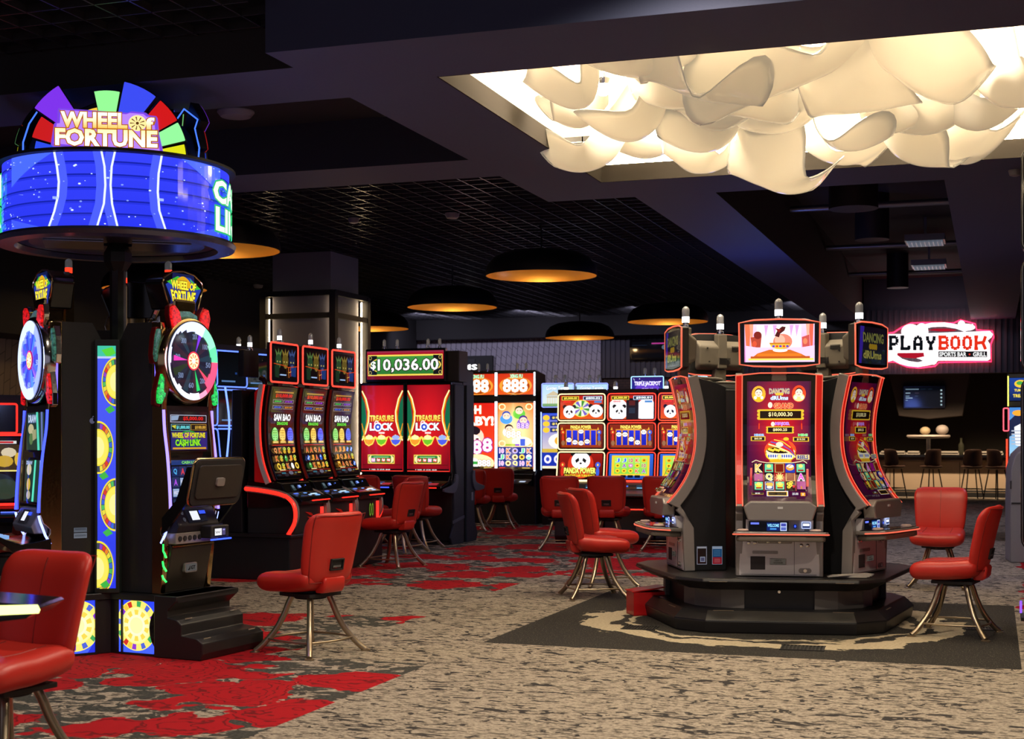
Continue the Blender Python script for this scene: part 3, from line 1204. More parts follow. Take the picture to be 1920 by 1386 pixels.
def symbol(a, kind, x0, y0, x1, y1):
    w, h = x1 - x0, y1 - y0
    if kind in 'KQAJ' or kind in ('10', '9'):
        cc = {'K': ('ffb040', 'ffe8c0'), 'Q': ('ffe060', 'ffffff'), 'A': ('e838c8', 'ffffff'), 'J': ('5080ff', 'ffffff')}.get(kind, ('b070ff', 'ffffff'))
        a.T(kind, x0 + w * .16, y0 + h * .08, x1 - w * .16, y1 - h * .08, cc[0], cc[1], .03, .06, col2='ffd070' if kind == 'K' else None)
    elif kind == 'g':       # ingot on jade
        a.R(x0 + w * .06, y0 + h * .05, x1 - w * .06, y1 - h * .05, '6fd0a0')
        a.P([(x0 + w * .1, y0 + h * .28), (x1 - w * .1, y0 + h * .28), (x1 - w * .28, y1 - h * .3), (x0 + w * .28, y1 - h * .3)], GOLD)
        a.E(x0 + w * .28, y0 + h * .1, x1 - w * .28, y0 + h * .48, 'ffe878')
        a.R(x0 + w * .2, y1 - h * .3, x1 - w * .2, y1 - h * .14, 'a01818')
    elif kind == 't':       # golden tree
        a.R(x0 + w * .04, y0 + h * .04, x1 - w * .04, y1 - h * .04, '98107c')
        for (dx, dy) in ((.3, .3), (.55, .22), (.75, .4), (.45, .48), (.22, .5), (.68, .6), (.4, .15)):
            a.E(x0 + w * (dx - .14), y0 + h * (dy - .12), x0 + w * (dx + .14), y0 + h * (dy + .12), GOLD, 8, lay=False)
        a.R(x0 + w * .42, y0 + h * .6, x0 + w * .58, y1 - h * .08, GOLDD)
    elif kind == 'd':       # figures in gold on red
        a.R(x0 + w * .02, y0 + h * .02, x1 - w * .02, y1 - h * .02, 'e8c070')
        a.R(x0 + w * .08, y0 + h * .06, x1 - w * .08, y1 - h * .06, '7a1c08')
        for (dx, dy, r) in ((.3, .3, .16), (.68, .32, .14), (.32, .66, .2), (.68, .68, .18)):
            a.E(x0 + w * (dx - r), y0 + h * (dy - r), x0 + w * (dx + r), y0 + h * (dy + r), 'f0c878', 9, lay=False)
    elif kind == 'r':       # drum
        a.R(x0, y0, x1, y1, '2038b0')
        a.E(x0 + w * .06, y0 + h * .12, x1 - w * .06, y0 + h * .8, 'f0a040')
        a.E(x0 + w * .12, y0 + h * .12, x1 - w * .12, y0 + h * .5, 'fff0d8')
        a.L([(x0 + w * .2, y0 + h * .5), (x0 + w * .7, y0 + h * .1)], h * .06, 'e03020')
    elif kind == 's':       # sun
        a.R(x0, y0, x1, y1, 'b02020')
        cx, cy = (x0 + x1) / 2, (y0 + y1) / 2
        for k in range(10):
            an = 2 * PI * k / 10
            a.L([(cx, cy), (cx + w * .45 * math.cos(an), cy + h * .45 * math.sin(an))], w * .12, 'f0d080', lay=(k == 0))
        a.E(cx - w * .25, cy - h * .25, cx + w * .25, cy + h * .25, 'fff080')
    elif kind == 'c':       # coins
        for (dx, dy) in ((.28, .3), (.5, .5), (.3, .7), (.55, .2)):
            a.E(x0 + w * (dx - .2), y0 + h * (dy - .17), x0 + w * (dx + .2), y0 + h * (dy + .17), GOLD, 12)
            a.E(x0 + w * (dx - .07), y0 + h * (dy - .06), x0 + w * (dx + .07), y0 + h * (dy + .06), '602008', 8)
        a.E(x0 + w * .7, y0 + h * .45, x0 + w * .95, y0 + h * .8, 'd81830')
    elif kind == 'b':       # gold bars in blue bowl
        a.R(x0 + w * .04, y0 + h * .04, x1 - w * .04, y1 - h * .04, 'e0e4f0')
        a.R(x0 + w * .09, y0 + h * .08, x1 - w * .09, y1 - h * .08, '283890')
        for k in range(3):
            a.E(x0 + w * (.12 + .2 * k), y0 + h * .14, x0 + w * (.5 + .2 * k), y0 + h * .62, 'f0b848', 10)
        a.E(x0 + w * .2, y0 + h * .55, x1 - w * .2, y1 - h * .14, 'f4ecd8')


def drums_main(fn, dim=False, twist=0):
    a = Art(fn, 120, 115, 805, 1290, 8, 20)
    a.R(120, 115, 805, 1290, '40082a')
    cx, cy = 470, 520

    def bg(x, y):
        d = math.hypot((x - cx) / 380, (y - cy) / 620)
        t = min(1, d)
        ca, cb = lin('d01818'), lin('4a0838')
        k = t * t * (3 - 2 * t)
        r = tuple(p + (q - p) * k for p, q in zip(ca, cb))
        f = 1 - max(0, (y - 1120) / 170) * .75
        return tuple(v * f for v in r)
    a.R(140, 118, 785, 1272, bg)
    baby(a, 180, 165, 310, 300, 'f0c020')
    baby(a, 612, 160, 742, 300, 'f8e090', glowc='f04820')
    a.T('DANCING', 358, 180, 575, 230, 'd8b880', '5878a8', .05, .05)
    for k in range(4):
        a.E(425 + k * 20, 218, 450 + k * 20, 245, 'f0c040', 12)
    a.T('dRUms', 372, 248, 562, 285, 'e8f0ff', '4878a8', .06, .05)
    a.E(345, 305, 395, 360, SKIN)
    a.T('GRAND', 408, 315, 618, 362, 'f04030', 'ffd890', .05, .05)
    plaque(a, 250, 372, 712, 468, '$10,000.30')
    a.L([(252, 470), (252, 500)], 6, 'c01010').L([(252, 500), (250, 552)], 12, 'f04010')
    a.L([(708, 470), (708, 500)], 6, 'c01010').L([(708, 500), (710, 555)], 12, 'f04010')
    a.E(378, 485, 420, 528, SKIN)
    a.T('MAJOR', 425, 488, 578, 523, 'b860f0', 'ffd0ff', .05, .05)
    plaque(a, 340, 528, 612, 592, '$800.25')
    a.T('MINOR', 200, 596, 305, 617, '78b0ff', 'e0f0ff', .05, .05)
    plaque(a, 168, 620, 312, 662, '$65.50')
    a.T('MINI', 672, 596, 770, 617, '50d850', 'e0ffe0', .05, .05)
    plaque(a, 622, 626, 778, 668, '$10.50')
    # the open treasure bowl
    a.E(305, 640, 650, 870, 'ff5020')
    a.E(312, 690, 645, 860, GOLDD)
    a.E(318, 730, 640, 862, GOLD)
    a.E(322, 725, 636, 800, 'f0e4c0')
    a.E(335, 722, 620, 780, '241008')
    for k in range(9):
        a.E(345 + k * 20, 728 + (k % 3) * 5, 372 + k * 20, 756 + (k % 3) * 5, 'ffd840', 9, lay=(k == 0))
    a.P([(328, 780), (628, 790), (600, 832), (360, 832)], 'f8f0d8')
    for k in range(11):
        a.E(345 + k * 24, 792, 362 + k * 24, 822, '3858c0', 8, lay=(k == 0))
    a.E(446, 790, 492, 838, 'ffe890')
    a.P([(350, 690), (400, 648), (470, 640), (560, 665), (615, 740), (640, 818), (560, 765), (450, 720)], 'd8202c')
    a.L([(350, 692), (450, 720), (560, 765), (640, 818)], 14, 'f8e4a0')
    a.L([(375, 672), (480, 690), (580, 745), (628, 800)], 9, '4060c8')
    a.L([(410, 650), (500, 668), (590, 725)], 8, GOLD)
    a.E(430, 672, 510, 720, 'ffe8c8')
    a.E(510, 628, 570, 660, 'f8c828')
    a.E(355, 838, 600, 874, 'f0b020')
    a.L([(170, 868), (215, 848), (260, 862), (330, 872), (600, 872), (680, 862), (720, 850), (762, 876)], 7, 'f0e0b0')
    a.R(648, 795, 788, 842, 'f0d890').T('REELS', 660, 800, 776, 836, '283890', None, .04)
    # the reels
    a.R(184, 876, 750, 1172, '1c0618')
    for i in range(1, 5):
        a.R(184 + i * 113 - 3, 876, 184 + i * 113 + 3, 1172, 'c01820', lay=(i == 1))
    rows_ = [['Kgdrg', 'tQsdA', 'gbgct'], ['gKAtd', 'QgsKr', 'cdgbA'], ['dsKgQ', 'Agtdr', 'gKbcs']][twist % 3]
    for j, rw in enumerate(rows_):
        for i, s in enumerate(rw):
            symbol(a, s, 190 + i * 113, 880 + j * 98, 290 + i * 113, 972 + j * 98)
    for x in (152, 750):
        a.P([(x, 935), (x + 22, 935), (x + 14, 1128), (x - 8, 1128)] if x < 400 else [(x, 945), (x + 24, 945), (x + 20, 1138), (x - 8, 1138)], 'c01028')
        for k in range(8):
            a.E(x + 2, 945 + k * 22, x + 16, 960 + k * 22, 'ffe8d0', 6, lay=(k == 0))
    a.R(163, 1208, 288, 1236, 'b08828').R(167, 1212, 284, 1232, '180808').T('$0.00', 200, 1214, 250, 1230, 'ffffff', None, .02)
    a.R(322, 1192, 548, 1256, 'e0e8f8').R(328, 1198, 542, 1250, 'f0b838').R(340, 1204, 530, 1244, '1a0c08')
    a.T('$0.88', 592, 1214, 655, 1244, 'c8c0b0', '2858b0', .03, .04)
    a.R(680, 1214, 728, 1252, 'f89820').T('i', 700, 1220, 708, 1246, 'ffffff', None, .03)
    return a


def drums_top(fn, kind):
    a = Art(fn, 600, 150, 1168, 468, 6, 4)
    if kind == 'bowl':
        a.R(600, 150, 1168, 468, 'f8d0f0', 'd878c0')
        a.R(700, 160, 1060, 400, 'ffffff', 'fff0f8')
        for (x0, x1, cc) in ((600, 640, 'f07048'), (640, 662, 'ff9878'), (1120, 1150, 'e86048'), (1098, 1118, 'ffa890')):
            a.P([(x0, 150), (x1 + 10, 150), (x1, 390), (x0 + 18, 400)], cc)
        for x in (760, 830, 965, 1010):
            a.P([(x, 160), (x + 34, 160), (x + 12, 260)], 'd8a0d8')
        a.P([(650, 260), (740, 250), (730, 345), (665, 350)], 'b0402c').E(675, 210, 740, 275, '7a1c10').E(665, 290, 700, 340, 'd85030')
        a.P([(1065, 260), (1125, 240), (1130, 350), (1070, 345)], 'c85048').E(1075, 270, 1110, 320, 'f08058')
        a.P([(610, 330), (700, 345), (1070, 345), (1168, 330), (1168, 468), (610, 468)], 'f4c8f0')
        a.P([(640, 450), (705, 395), (800, 365), (970, 365), (1060, 400), (1150, 450)], 'd06818')
        a.R(705, 398, 1060, 420, 'e87818')
        a.R(632, 436, 1160, 454, 'ffd860').R(650, 420, 1130, 438, 'b85010')
        a.E(830, 355, 950, 385, 'ffffff')
        a.E(832, 232, 988, 362, 'e88068').E(845, 240, 930, 330, 'f8b098')
        a.P([(800, 306), (975, 306), (955, 345), (900, 362), (860, 360), (815, 340)], 'f0c040')
        a.R(805, 306, 970, 320, 'c87818')
        for k in range(5):
            a.R(826 + k * 28, 328, 846 + k * 28, 344, ('5830c0', 'e83020')[k % 2], lay=(k == 0))
        a.P([(845, 250), (870, 200), (905, 170), (935, 175), (925, 205), (890, 232), (880, 262)], '4a0c08')
        a.P([(850, 185), (900, 195), (880, 225)], '8a1c10')
    else:
        a.R(600, 150, 1168, 468, '140a1e', '1e2030')
        for i in range(26):
            rr = random.Random(i + 5)
            x, y = rr.uniform(620, 1100), rr.uniform(330, 450)
            a.E(x, y, x + 60, y + 30, ('1c2a3a', '2a3448', '243020')[i % 3], 8, lay=(i == 0))
        a.P([(640, 150), (720, 150), (660, 468), (610, 468)], '4028b0')
        a.T('DANCING', 690, 200, 1110, 285, '8a8a48', '2c3020', .03, .03)
        for k in range(4):
            a.E(810 + k * 38, 292, 860 + k * 38, 345, 'b08c20', 10)
        a.T('dRUms', 690, 355, 1060, 425, 'a8a050', '2c3020', .04, .03)
    return a


CUR = spline([(-.13, .56), (-.045, .66), (.04, .80), (.09, .96), (.105, 1.12), (.095, 1.30), (.06, 1.48), (.03, 1.60)], 4)


def off2(prof, d):
    """shift a (y,z) profile along its normal"""
    P = [Vector(p) for p in prof]
    out = []
    for i, p in enumerate(P):
        t = (P[min(i + 1, len(P) - 1)] - P[max(i - 1, 0)]).normalized()
        n = Vector((-t.y, t.x))
        if n.x > 0:
            n = -n
        out.append(tuple(p + n * d))
    return out


def drums_machine(kind, twist):
    t = empty('slot_machine')
    # dark cabinet behind the screen
    prof = off2(CUR, -.05)
    body = [(p[0], p[1]) for p in prof] + [(.28, 1.56), (.37, 1.52), (.37, .0), (.02, .0), (.02, .36), (-.02, .52)]
    MB().prism(body, -.27, .27).build('cabinet_body', BLACK, t, bevel=.006)
    # side fins: silver edge that follows the screen curve
    for s in (-1, 1):
        inner = off2(CUR, -.085)
        outer = off2(CUR, .004)
        low = [(.0, .50), (-.01, .36), (.0, 0), (.09, 0), (.08, .36)]
        pts = outer[::-1] + low + inner
        x0, x1 = (.284, .342) if s > 0 else (-.342, -.284)
        MB().prism(pts, x0, x1).build('side_frame', SILVERD, t, bevel=.008, smooth=30)
        e = off2(CUR, .007)
        MB().tube([(s * .289, p[0], p[1]) for p in e], .0048, 6).build('side_light_strip', ORANGE_LED, t, smooth=60)
        MB().tube([(s * .339, p[0], p[1]) for p in e], .003, 6).build('side_light_strip', ORANGE_LED, t, smooth=60)
        x0, x1 = (.295, .334) if s > 0 else (-.334, -.295)
        MB().prism(off2(CUR, .008)[1:] + off2(CUR, -.01)[::-1][:-1], x0, x1).build('side_glow_panel', mat('red_ribbed_glow', (.3, .01, .01), .3, em='e01c14', es=.6), t)
    mb = MB()
    e = off2(CUR, .012)
    tp = e[-1]
    mb.tube([(-.335, tp[0], tp[1]), (-.15, tp[0] - .008, tp[1] + .018), (.15, tp[0] - .008, tp[1] + .018), (.335, tp[0], tp[1])], .006, 6)
    mb.build('top_light_strip', ORANGE_LED, t, smooth=60)
    # screen glass with black border
    s_ = MB().prism(CUR + off2(CUR, -.045)[::-1], -.285, .285).build('screen', BLACKG, t)
    inn = [p for p in off2(CUR, .001)]
    a = drums_main(curved(.50, inn[1:-2]), twist=twist)
    a.build('screen_picture', s_, 1.25 if kind == 'bowl' else .40, spec=.5)
    # chin panel below the screen
    MB().prism([(x, z) for x, z in [(-.285, .56), (-.23, .605), (.23, .605), (.285, .56), (.25, .455), (-.25, .455)]], -.165, -.06, 'y').build('chin_panel', SILVERD, t, bevel=.014, seg=3)
    MB().box(-.02, .02, -.170, -.16, .545, .562).build('chin_badge', WHITE, t)
    # player display band
    c = MB().prism([(-.06, .455), (-.045, .35), (.03, .35), (.03, .455)], -.262, .262).build('player_console', SILVER, t, bevel=.006)
    aa = Art(flat(.50, .085, 0, -.062, .362), 0, 0, 100, 17)
    aa.R(2, 1, 64, 16, '06060a').R(5, 3, 18, 6, '6878ff')
    aa.R(30, 3, 50, 16, '0a2060').T('WELCOME', 31, 5, 49, 10, '90d8ff', None, .03).R(35, 12, 45, 14, '4898e8')
    aa.R(51, 3, 61, 16, 'c8d8ff').R(52, 4, 60, 9, '4048a0').R(52, 10, 60, 15, '5060b0')
    aa.E(71, 5, 77, 12, '0c1850').E(72.5, 6.5, 75.5, 10.5, '4060ff')
    aa.R(84, 1.5, 98, 12, 'c0d0ff').R(85, 2.5, 97, 11, '203060').R(86, 4, 96, 8, 'f0f4ff').R(88, 13, 96, 15, '101018')
    aa.build('console_display', c, 1.3)
    # button shelf
    outl = [(-.36, 0), (-.365, -.13), (-.34, -.165), (-.2, -.19), (.2, -.19), (.34, -.165), (.365, -.13), (.36, 0)]
    M = Matrix.Translation((0, -.10, .33)) @ Matrix.Rotation(math.radians(-4), 4, 'X')
    sh = MB().prism([(x, y - .02) for x, y in outl] + [(.27, .12), (-.27, .12)], .0, .03, 'z', 0, M).build('button_shelf', SILVERD, t, bevel=.008, seg=3)
    MB().prism([(x * .93, y * .90 - .02) for x, y in outl] + [(.25, .08), (-.25, .08)], .03, .036, 'z', 0, M).build('shelf_glass', BLACKG, sh)
    MB().prism([(x * .94, y * .94 - .02) for x, y in outl] + [(.24, .10), (-.24, .10)], -.045, .0, 'z', 0, M).build('shelf_underside', TAUPE, sh, bevel=.015)
    mb = MB()
    mb.tube([M @ Vector((x * 1.003, y * 1.01 - .02, .010)) for x, y in outl], .006, 6)
    mb.build('shelf_light_strip', ORANGE_LED, sh, smooth=60)
    for x in (-.29, .27):
        MB().lathe([(.045, .036), (.045, .045), (.035, .052), (1e-4, .055)], 20, (M @ Vector((x, -.10, 0)))).build('play_button', mat('pale_button', (.7, .5, .45), .3), sh, smooth=40)
    # door
    d = MB().box(-.315, .315, -.005, .06, .005, .33).build('lower_door', SILVER, t, bevel=.008)
    MB().box(.115, .118, -.008, -.004, .02, .31).box(-.30, .29, -.0075, -.004, .015, .018).build('door_gap', BLACKM, d)
    MB().box(-.17, .10, -.05, -.004, .265, .31).build('lock_block', SILVERD, d, bevel=.01)
    for x, z in ((-.24, .27), (-.19, .27), (.17, .25), (.22, .25), (-.09, .285), (.0, .285)):
        MB().lathe([(.015, .0), (.015, .012), (.008, .016)], 14, (x, -.006 if abs(x) > .1 else -.05, z), axis='y').build('lock', CHROME, d, smooth=40)
    MB().prism(rrect(-.21, .18, -.01, .205, .006, 3), -.009, -.004, 'y').build('coin_slot_panel', SILVERD, d, bevel=.002)
    mb = MB().box(-.225, -.11, -.009, -.004, .055, .16)
    for i in range(9):
        for j in range(8):
            mb.box(-.221 + i * .0125, -.214 + i * .0125, -.011, -.008, .06 + j * .0125, .067 + j * .0125)
    mb.build('speaker_grille', mat('speaker_dark', (.05, .04, .04), .6), d)
    a = Art(flat(.13, .05, -.01, -.0125, .095), 0, 0, 130, 50)
    MB().box(-.075, .055, -.012, -.004, .095, .145).build('name_plate', mat('plate', (.45, .42, .38), .3, .6), d, bevel=.004)
    a.R(4, 4, 126, 46, '6a625a').T('LIGHT &', 38, 10, 92, 22, '100c0c', None, .04).T('WONDER', 28, 28, 104, 40, '100c0c', None, .04)
    a.build('name_plate_lettering', d, .35)
    MB().prism(rrect(.15, .03, .25, .07, .02, 4), -.009, -.004, 'y').build('latch_plate', SILVERD, d, bevel=.002)
    MB().lathe([(.014, 0), (.014, .012)], 14, (.2, -.008, .05), axis='y').build('latch', CHROME, d, smooth=40)
    MB().box(.316, .322, .0, .03, .04, .2).build('card_reader', BLACKG, t, bevel=.004)
    # topper monitor
    tm = MB().prism([(x, z) for x, z in [(-.305, 1.685), (-.2, 1.672), (0, 1.668), (.2, 1.672), (.305, 1.685), (.31, 2.01), (.2, 2.030), (0, 2.036), (-.2, 2.030), (-.31, 2.01)]], -.02, .045, 'y').build('topper_monitor', BLACKM, t, bevel=.006)
    mb = MB()
    mb.tube([(x, -.018, z) for x, z in [(-.31, 1.683), (-.2, 1.668), (0, 1.663), (.2, 1.668), (.31, 1.683), (.316, 2.012), (.2, 2.034), (0, 2.040), (-.2, 2.034), (-.316, 2.012)]], .0075, 6, True)
    mb.build('topper_light_strip', ORANGE_LED, tm, smooth=60)
    MB().prism([(x * .97, 1.85 + (z - 1.85) * .95) for x, z in [(-.305, 1.685), (0, 1.668), (.305, 1.685), (.31, 2.01), (0, 2.036), (-.31, 2.01)]], -.0235, -.019, 'y').build('topper_glass', BLACKG, tm)
    drums_top(flat(.545, .30, 0, -.0245, 1.70), kind).build('topper_picture', tm, 1.35 if kind == 'bowl' else .45)
    bk = MB().prism([(.045, 1.70), (.12, 1.74), (.13, 1.92), (.045, 1.98)], -.25, .25).build('topper_back', TAUPE, t, bevel=.02, seg=3)
    mb = MB()
    for k in range(5):
        mb.box(-.08, .04, .128, .136, 1.765 + k * .011, 1.77 + k * .011)
    for k in range(5):
        mb.box(-.2, -.1, .128, .136, 1.885 + k * .008, 1.889 + k * .008)
    for x, z in ((-.19, 1.77), (-.19, 1.87), (.15, 1.78), (.17, 1.9)):
        mb.lathe([(.008, .0), (.008, .006)], 10, (x, .136, z), axis='y')
    mb.build('vent_pattern', BLACKM, bk)
    MB().box(-.06, .06, .03, .10, 1.55, 1.72).build('topper_bracket', TAUPE, t, bevel=.01)
    MB().tube([(-.24, .10, 1.60), (-.24, .34, 1.585), (.24, .34, 1.585), (.24, .10, 1.60)], .013, 8).build('rear_rail', TAUPE, t, smooth=60)
    MB().box(-.05, .05, .06, .13, 1.72, 2.03).build('lamp_mount', TAUPE, t, bevel=.01)
    candle(t, 0, .09, 2.035, 'white', .14, .032)
    return t


ICP = W(1452, 12.05)          # island centre
PH0 = -8.0
isl = empty('island_base', (ICP.x, ICP.y, 0), heading(PH0), 'black many-sided plinth carrying the ring of dragon drum machines on the charcoal carpet square', 'machine base')


def ring10(a, hs):
    pts = []
    for k in range(5):
        an = math.radians(72 * k)
        n = Vector((math.sin(an), -math.cos(an)))
        t = Vector((math.cos(an), math.sin(an)))
        for s in (-1, 1):
            p = n * a + t * hs * s
            pts.append((p.x, p.y))
    return pts


def frus(mb, a0, z0, a1, z1, hs0, hs1):
    A, B = ring10(a0, hs0), ring10(a1, hs1)
    n = len(A)
    vs = [(x, y, z0) for x, y in A] + [(x, y, z1) for x, y in B]
    mb.add(vs, [(i, (i + 1) % n, n + (i + 1) % n, n + i) for i in range(n)] + [tuple(reversed(range(n))), tuple(range(n, 2 * n))])
    return mb


MATTE = mat('plinth_black', (0.014, 0.013, 0.014), 0.4, bump=0.05, bscale=200)
frus(MB(), 1.04, .0, 1.06, .10, .58, .58).build('kick_step', MATTE, isl, bevel=.01)
frus(MB(), 1.06, .10, 0.98, .175, .58, .56).build('step_tread', MATTE, isl, bevel=.006)
frus(MB(), .84, .17, .84, .40, .36, .36).build('drum_body', BLACK, isl)
frus(frus(MB(), .92, .33, 1.06, .40, .54, .60), 1.06, .40, 1.05, .43, .60, .60).build('deck', MATTE, isl, bevel=.008)
for k in range(5):
    an = math.radians(72 * k + 36)
    R_ = Matrix.Rotation(an, 4, 'Z')
    mb = MB()
    pts = [(-.30, -.875), (-.13, -.955), (.13, -.955), (.30, -.875), (.2, -.80), (-.2, -.80)]
    mb.prism(pts, .175, .335, 'z', 0, R_)
    mb.build('corner_panel', mat('corner_panel_grey', (.14, .128, .12), .45), isl, bevel=.005)
    an = math.radians(72 * k)
    R_ = Matrix.Rotation(an, 4, 'Z')
    mb = MB()
    for x in (-.52, .40):
        mb.box(x, x + .16, -1.052, -1.038, .178, .181, 0, R_)
    for x in (-.55, .42):
        mb.box(x, x + .14, -1.064, -1.05, .404, .408, 0, R_)
    mb.build('edge_trim', CHAMP, isl)
    MB().lathe([(.012, 0), (.012, .01)], 12, (0, 0, 0), axis='y').build('key_lock', CHROME, isl, loc=R_ @ Vector((0, -.84, .31)), rot=(0, 0, an))
frus(MB(), .36, .43, .36, 1.93, .22, .22).build('core_tower', BLACK, isl)

MDRUM = {}
specs = [(-8, .86, 'bowl', 0, 'curved red slot machine facing the camera on the island, golden bowl on screen'),
         (52, .86, 'logo', 1, 'curved slot machine on the right side of the island with a dark purple screen'),
         (-84, .86, 'logo', 2, 'curved slot machine on the left side of the island seen in profile'),
         (136, .86, 'logo', 1, 'slot machine at the right rear of the island, only its back and lamp showing'),
         (-152, .86, 'logo', 2, 'slot machine at the left rear of the island, only its vented back showing')]
for i, (ph, R_, kind, tw, lab) in enumerate(specs):
    if i == 3 or i == 4:
        m_ = copy_tree(MDRUM[1])
    else:
        m_ = drums_machine(kind, tw)
    MDRUM[i] = m_
    al = heading(ph)
    m_.location = (ICP.x + R_ * math.sin(al), ICP.y - R_ * math.cos(al), .432)
    m_.rotation_euler = (0, 0, al)
    tag(m_, lab, 'slot machine', 'curved slot machines around the island')

# notices stuck on the left machine's side: they belong to its cabinet
lm = MDRUM[2]
for (y, nm) in ((.12, 'card_holder'), (.25, 'notice_sticker')):
    fn = lambda s, t, o, y=y: (.2735 + o, y + s * .085, .05 + t * .15)
    a = Art(fn, 0, 0, 85, 150)
    if nm == 'card_holder':
        a.R(0, 0, 85, 150, '9090a0').R(6, 12, 79, 144, '08080a').R(28, 85, 70, 128, 'a0a8c0').R(34, 92, 64, 122, '505878').R(6, 4, 79, 16, 'b0b0b8')
    else:
        a.R(0, 0, 85, 150, 'a0b0c8').R(3, 22, 82, 90, '1c5080').R(3, 90, 82, 147, 'a01828')
        for k in range(4):
            a.R(12, 34 + k * 13, 70, 38 + k * 13, '5888b0', lay=(k == 0))
        for k in range(3):
            a.R(16, 104 + k * 12, 68, 107 + k * 12, 'e09098', lay=(k == 0))
    a.build(nm + '_front', lm, .5)

# small things around the island
pp = G(1500 + 34, 1083, .432)
ml = MB()
for k in range(5):
    M = Matrix.Rotation(.15 * k - .3, 4, 'Z')
    ml.box(-.16 + .01 * k, .14 + .02 * k, -.05, .05, .004 * k, .004 * k + .003, 0, M)
pl = G(1590, 1083, .432)
tag(ml.build('paper_stack', mat('paper', (.55, .52, .48), .7), loc=(pl.x, pl.y, .436), rot=(0, 0, heading(10))), 'loose stack of white papers lying on the island deck right of the front machine', 'papers')
bx = empty('red_step_bin', G(1208, 1152), heading(14), 'glossy red open bin on the carpet against the left of the island', 'bin')
mb = MB().box(-.13, .17, -.10, -.095, 0, .20).box(-.13, .17, .095, .10, 0, .20).box(-.13, -.125, -.1, .1, 0, .20).box(.165, .17, -.1, .1, 0, .2).box(-.13, .17, -.1, .1, 0, .01)
mb.build('bin_body', REDP, bx, bevel=.002)
M = Matrix.Translation((-.13, 0, .2)) @ Matrix.Rotation(-.12, 4, 'Y')
MB().box(-.01, .29, -.10, .10, .0, .012, 0, M).build('bin_lid', REDP, bx, bevel=.003)
for (px, py, w, d, lab) in ((1505, 1216, .30, .22, 'black floor vent in the carpet in front of the island'), (1200, 1178, .26, .2, 'dark floor vent plate in the carpet left of the island'),
                            (1845, 1180, .26, .14, 'dark floor vent at the feet of the right chair')):
    p = G(px, py)
    v_ = empty('floor_vent', p, TH * .2, lab, 'floor vent', 'floor vents around the island')
    mb = MB()
    for k in range(12):
        x = -w / 2 + w * k / 11
        mb.box(x - .006, x + .006, -d / 2, d / 2, .001, .006)
    mb.box(-w / 2 - .01, w / 2 + .01, -d / 2 - .01, -d / 2, .001, .007).box(-w / 2 - .01, w / 2 + .01, d / 2, d / 2 + .01, .001, .007)
    mb.build('grate', BLACKM, v_)
    MB().box(-w / 2, w / 2, -d / 2, d / 2, .0005, .0015).build('vent_tray', mat('vent_dark', (.006, .006, .006), .8), v_)
# ================================================================ WHEEL KIOSK (left)
WCP = W(226, 10.45)
WHITELED = glow('c8d4ff', 3.0)
BLUELED = glow('3848ff', 3.0)
GREENLED = glow('20ff50', 3.0)
GEMR = mat('red_gem', (.35, .01, .012), .35, bump=1.0, bscale=120, em='ff1818', es=.8)
GEMG = mat('green_gem', (.01, .3, .10), .35, bump=1.0, bscale=120, em='18e050', es=.55)
GEMT = mat('teal_gem', (.05, .16, .14), .35, bump=1.0, bscale=120, em='306858', es=.35)


def gem_fx(m, es):
    nt = m.node_tree
    b = nt.nodes['Principled BSDF']
    v = nt.nodes.new('ShaderNodeTexVoronoi')
    v.inputs['Scale'].default_value = 75
    tc = nt.nodes.new('ShaderNodeTexCoord')
    nt.links.new(tc.outputs['Object'], v.inputs['Vector'])
    mr = nt.nodes.new('ShaderNodeMapRange')
    mr.inputs['From Min'].default_value = .1
    mr.inputs['From Max'].default_value = .9
    mr.inputs['To Min'].default_value = 0.0
    mr.inputs['To Max'].default_value = es
    nt.links.new(v.outputs['Color'], mr.inputs['Value'])
    nt.links.new(mr.outputs[0], b.inputs['Emission Strength'])


gem_fx(GEMR, 1.1)
gem_fx(GEMG, 1.1)
gem_fx(GEMT, 1.0)
SEGC = ['d82020', 'f0d020', '30b040', '3060e0', '8030c0', 'f08020', '30b0a0', 'c02080']


def wheel_disc(a, cx, cy, r, asp=1.0, rot=0.0, plain=False):
    a.E(cx - r * asp, cy - r, cx + r * asp, cy + r, 'f8e860', 40)
    a.SEGS(cx, cy, r * .74, r * .96, ['c83028', 'e8e070', '38a058', 'e8e070', '4860d0', 'e8e070', '8838c8', 'e8c040'], 24, asp, .06, rot)
    a.E(cx - r * .72 * asp, cy - r * .72, cx + r * .72 * asp, cy + r * .72, 'fff890', 40, col2='fffff0')
    a.SEGS(cx, cy, r * .42, r * .62, ['f0d050'], 10, asp, .22, rot)
    a.E(cx - r * .32 * asp, cy - r * .32, cx + r * .32 * asp, cy + r * .32, 'fff8a8', 30)


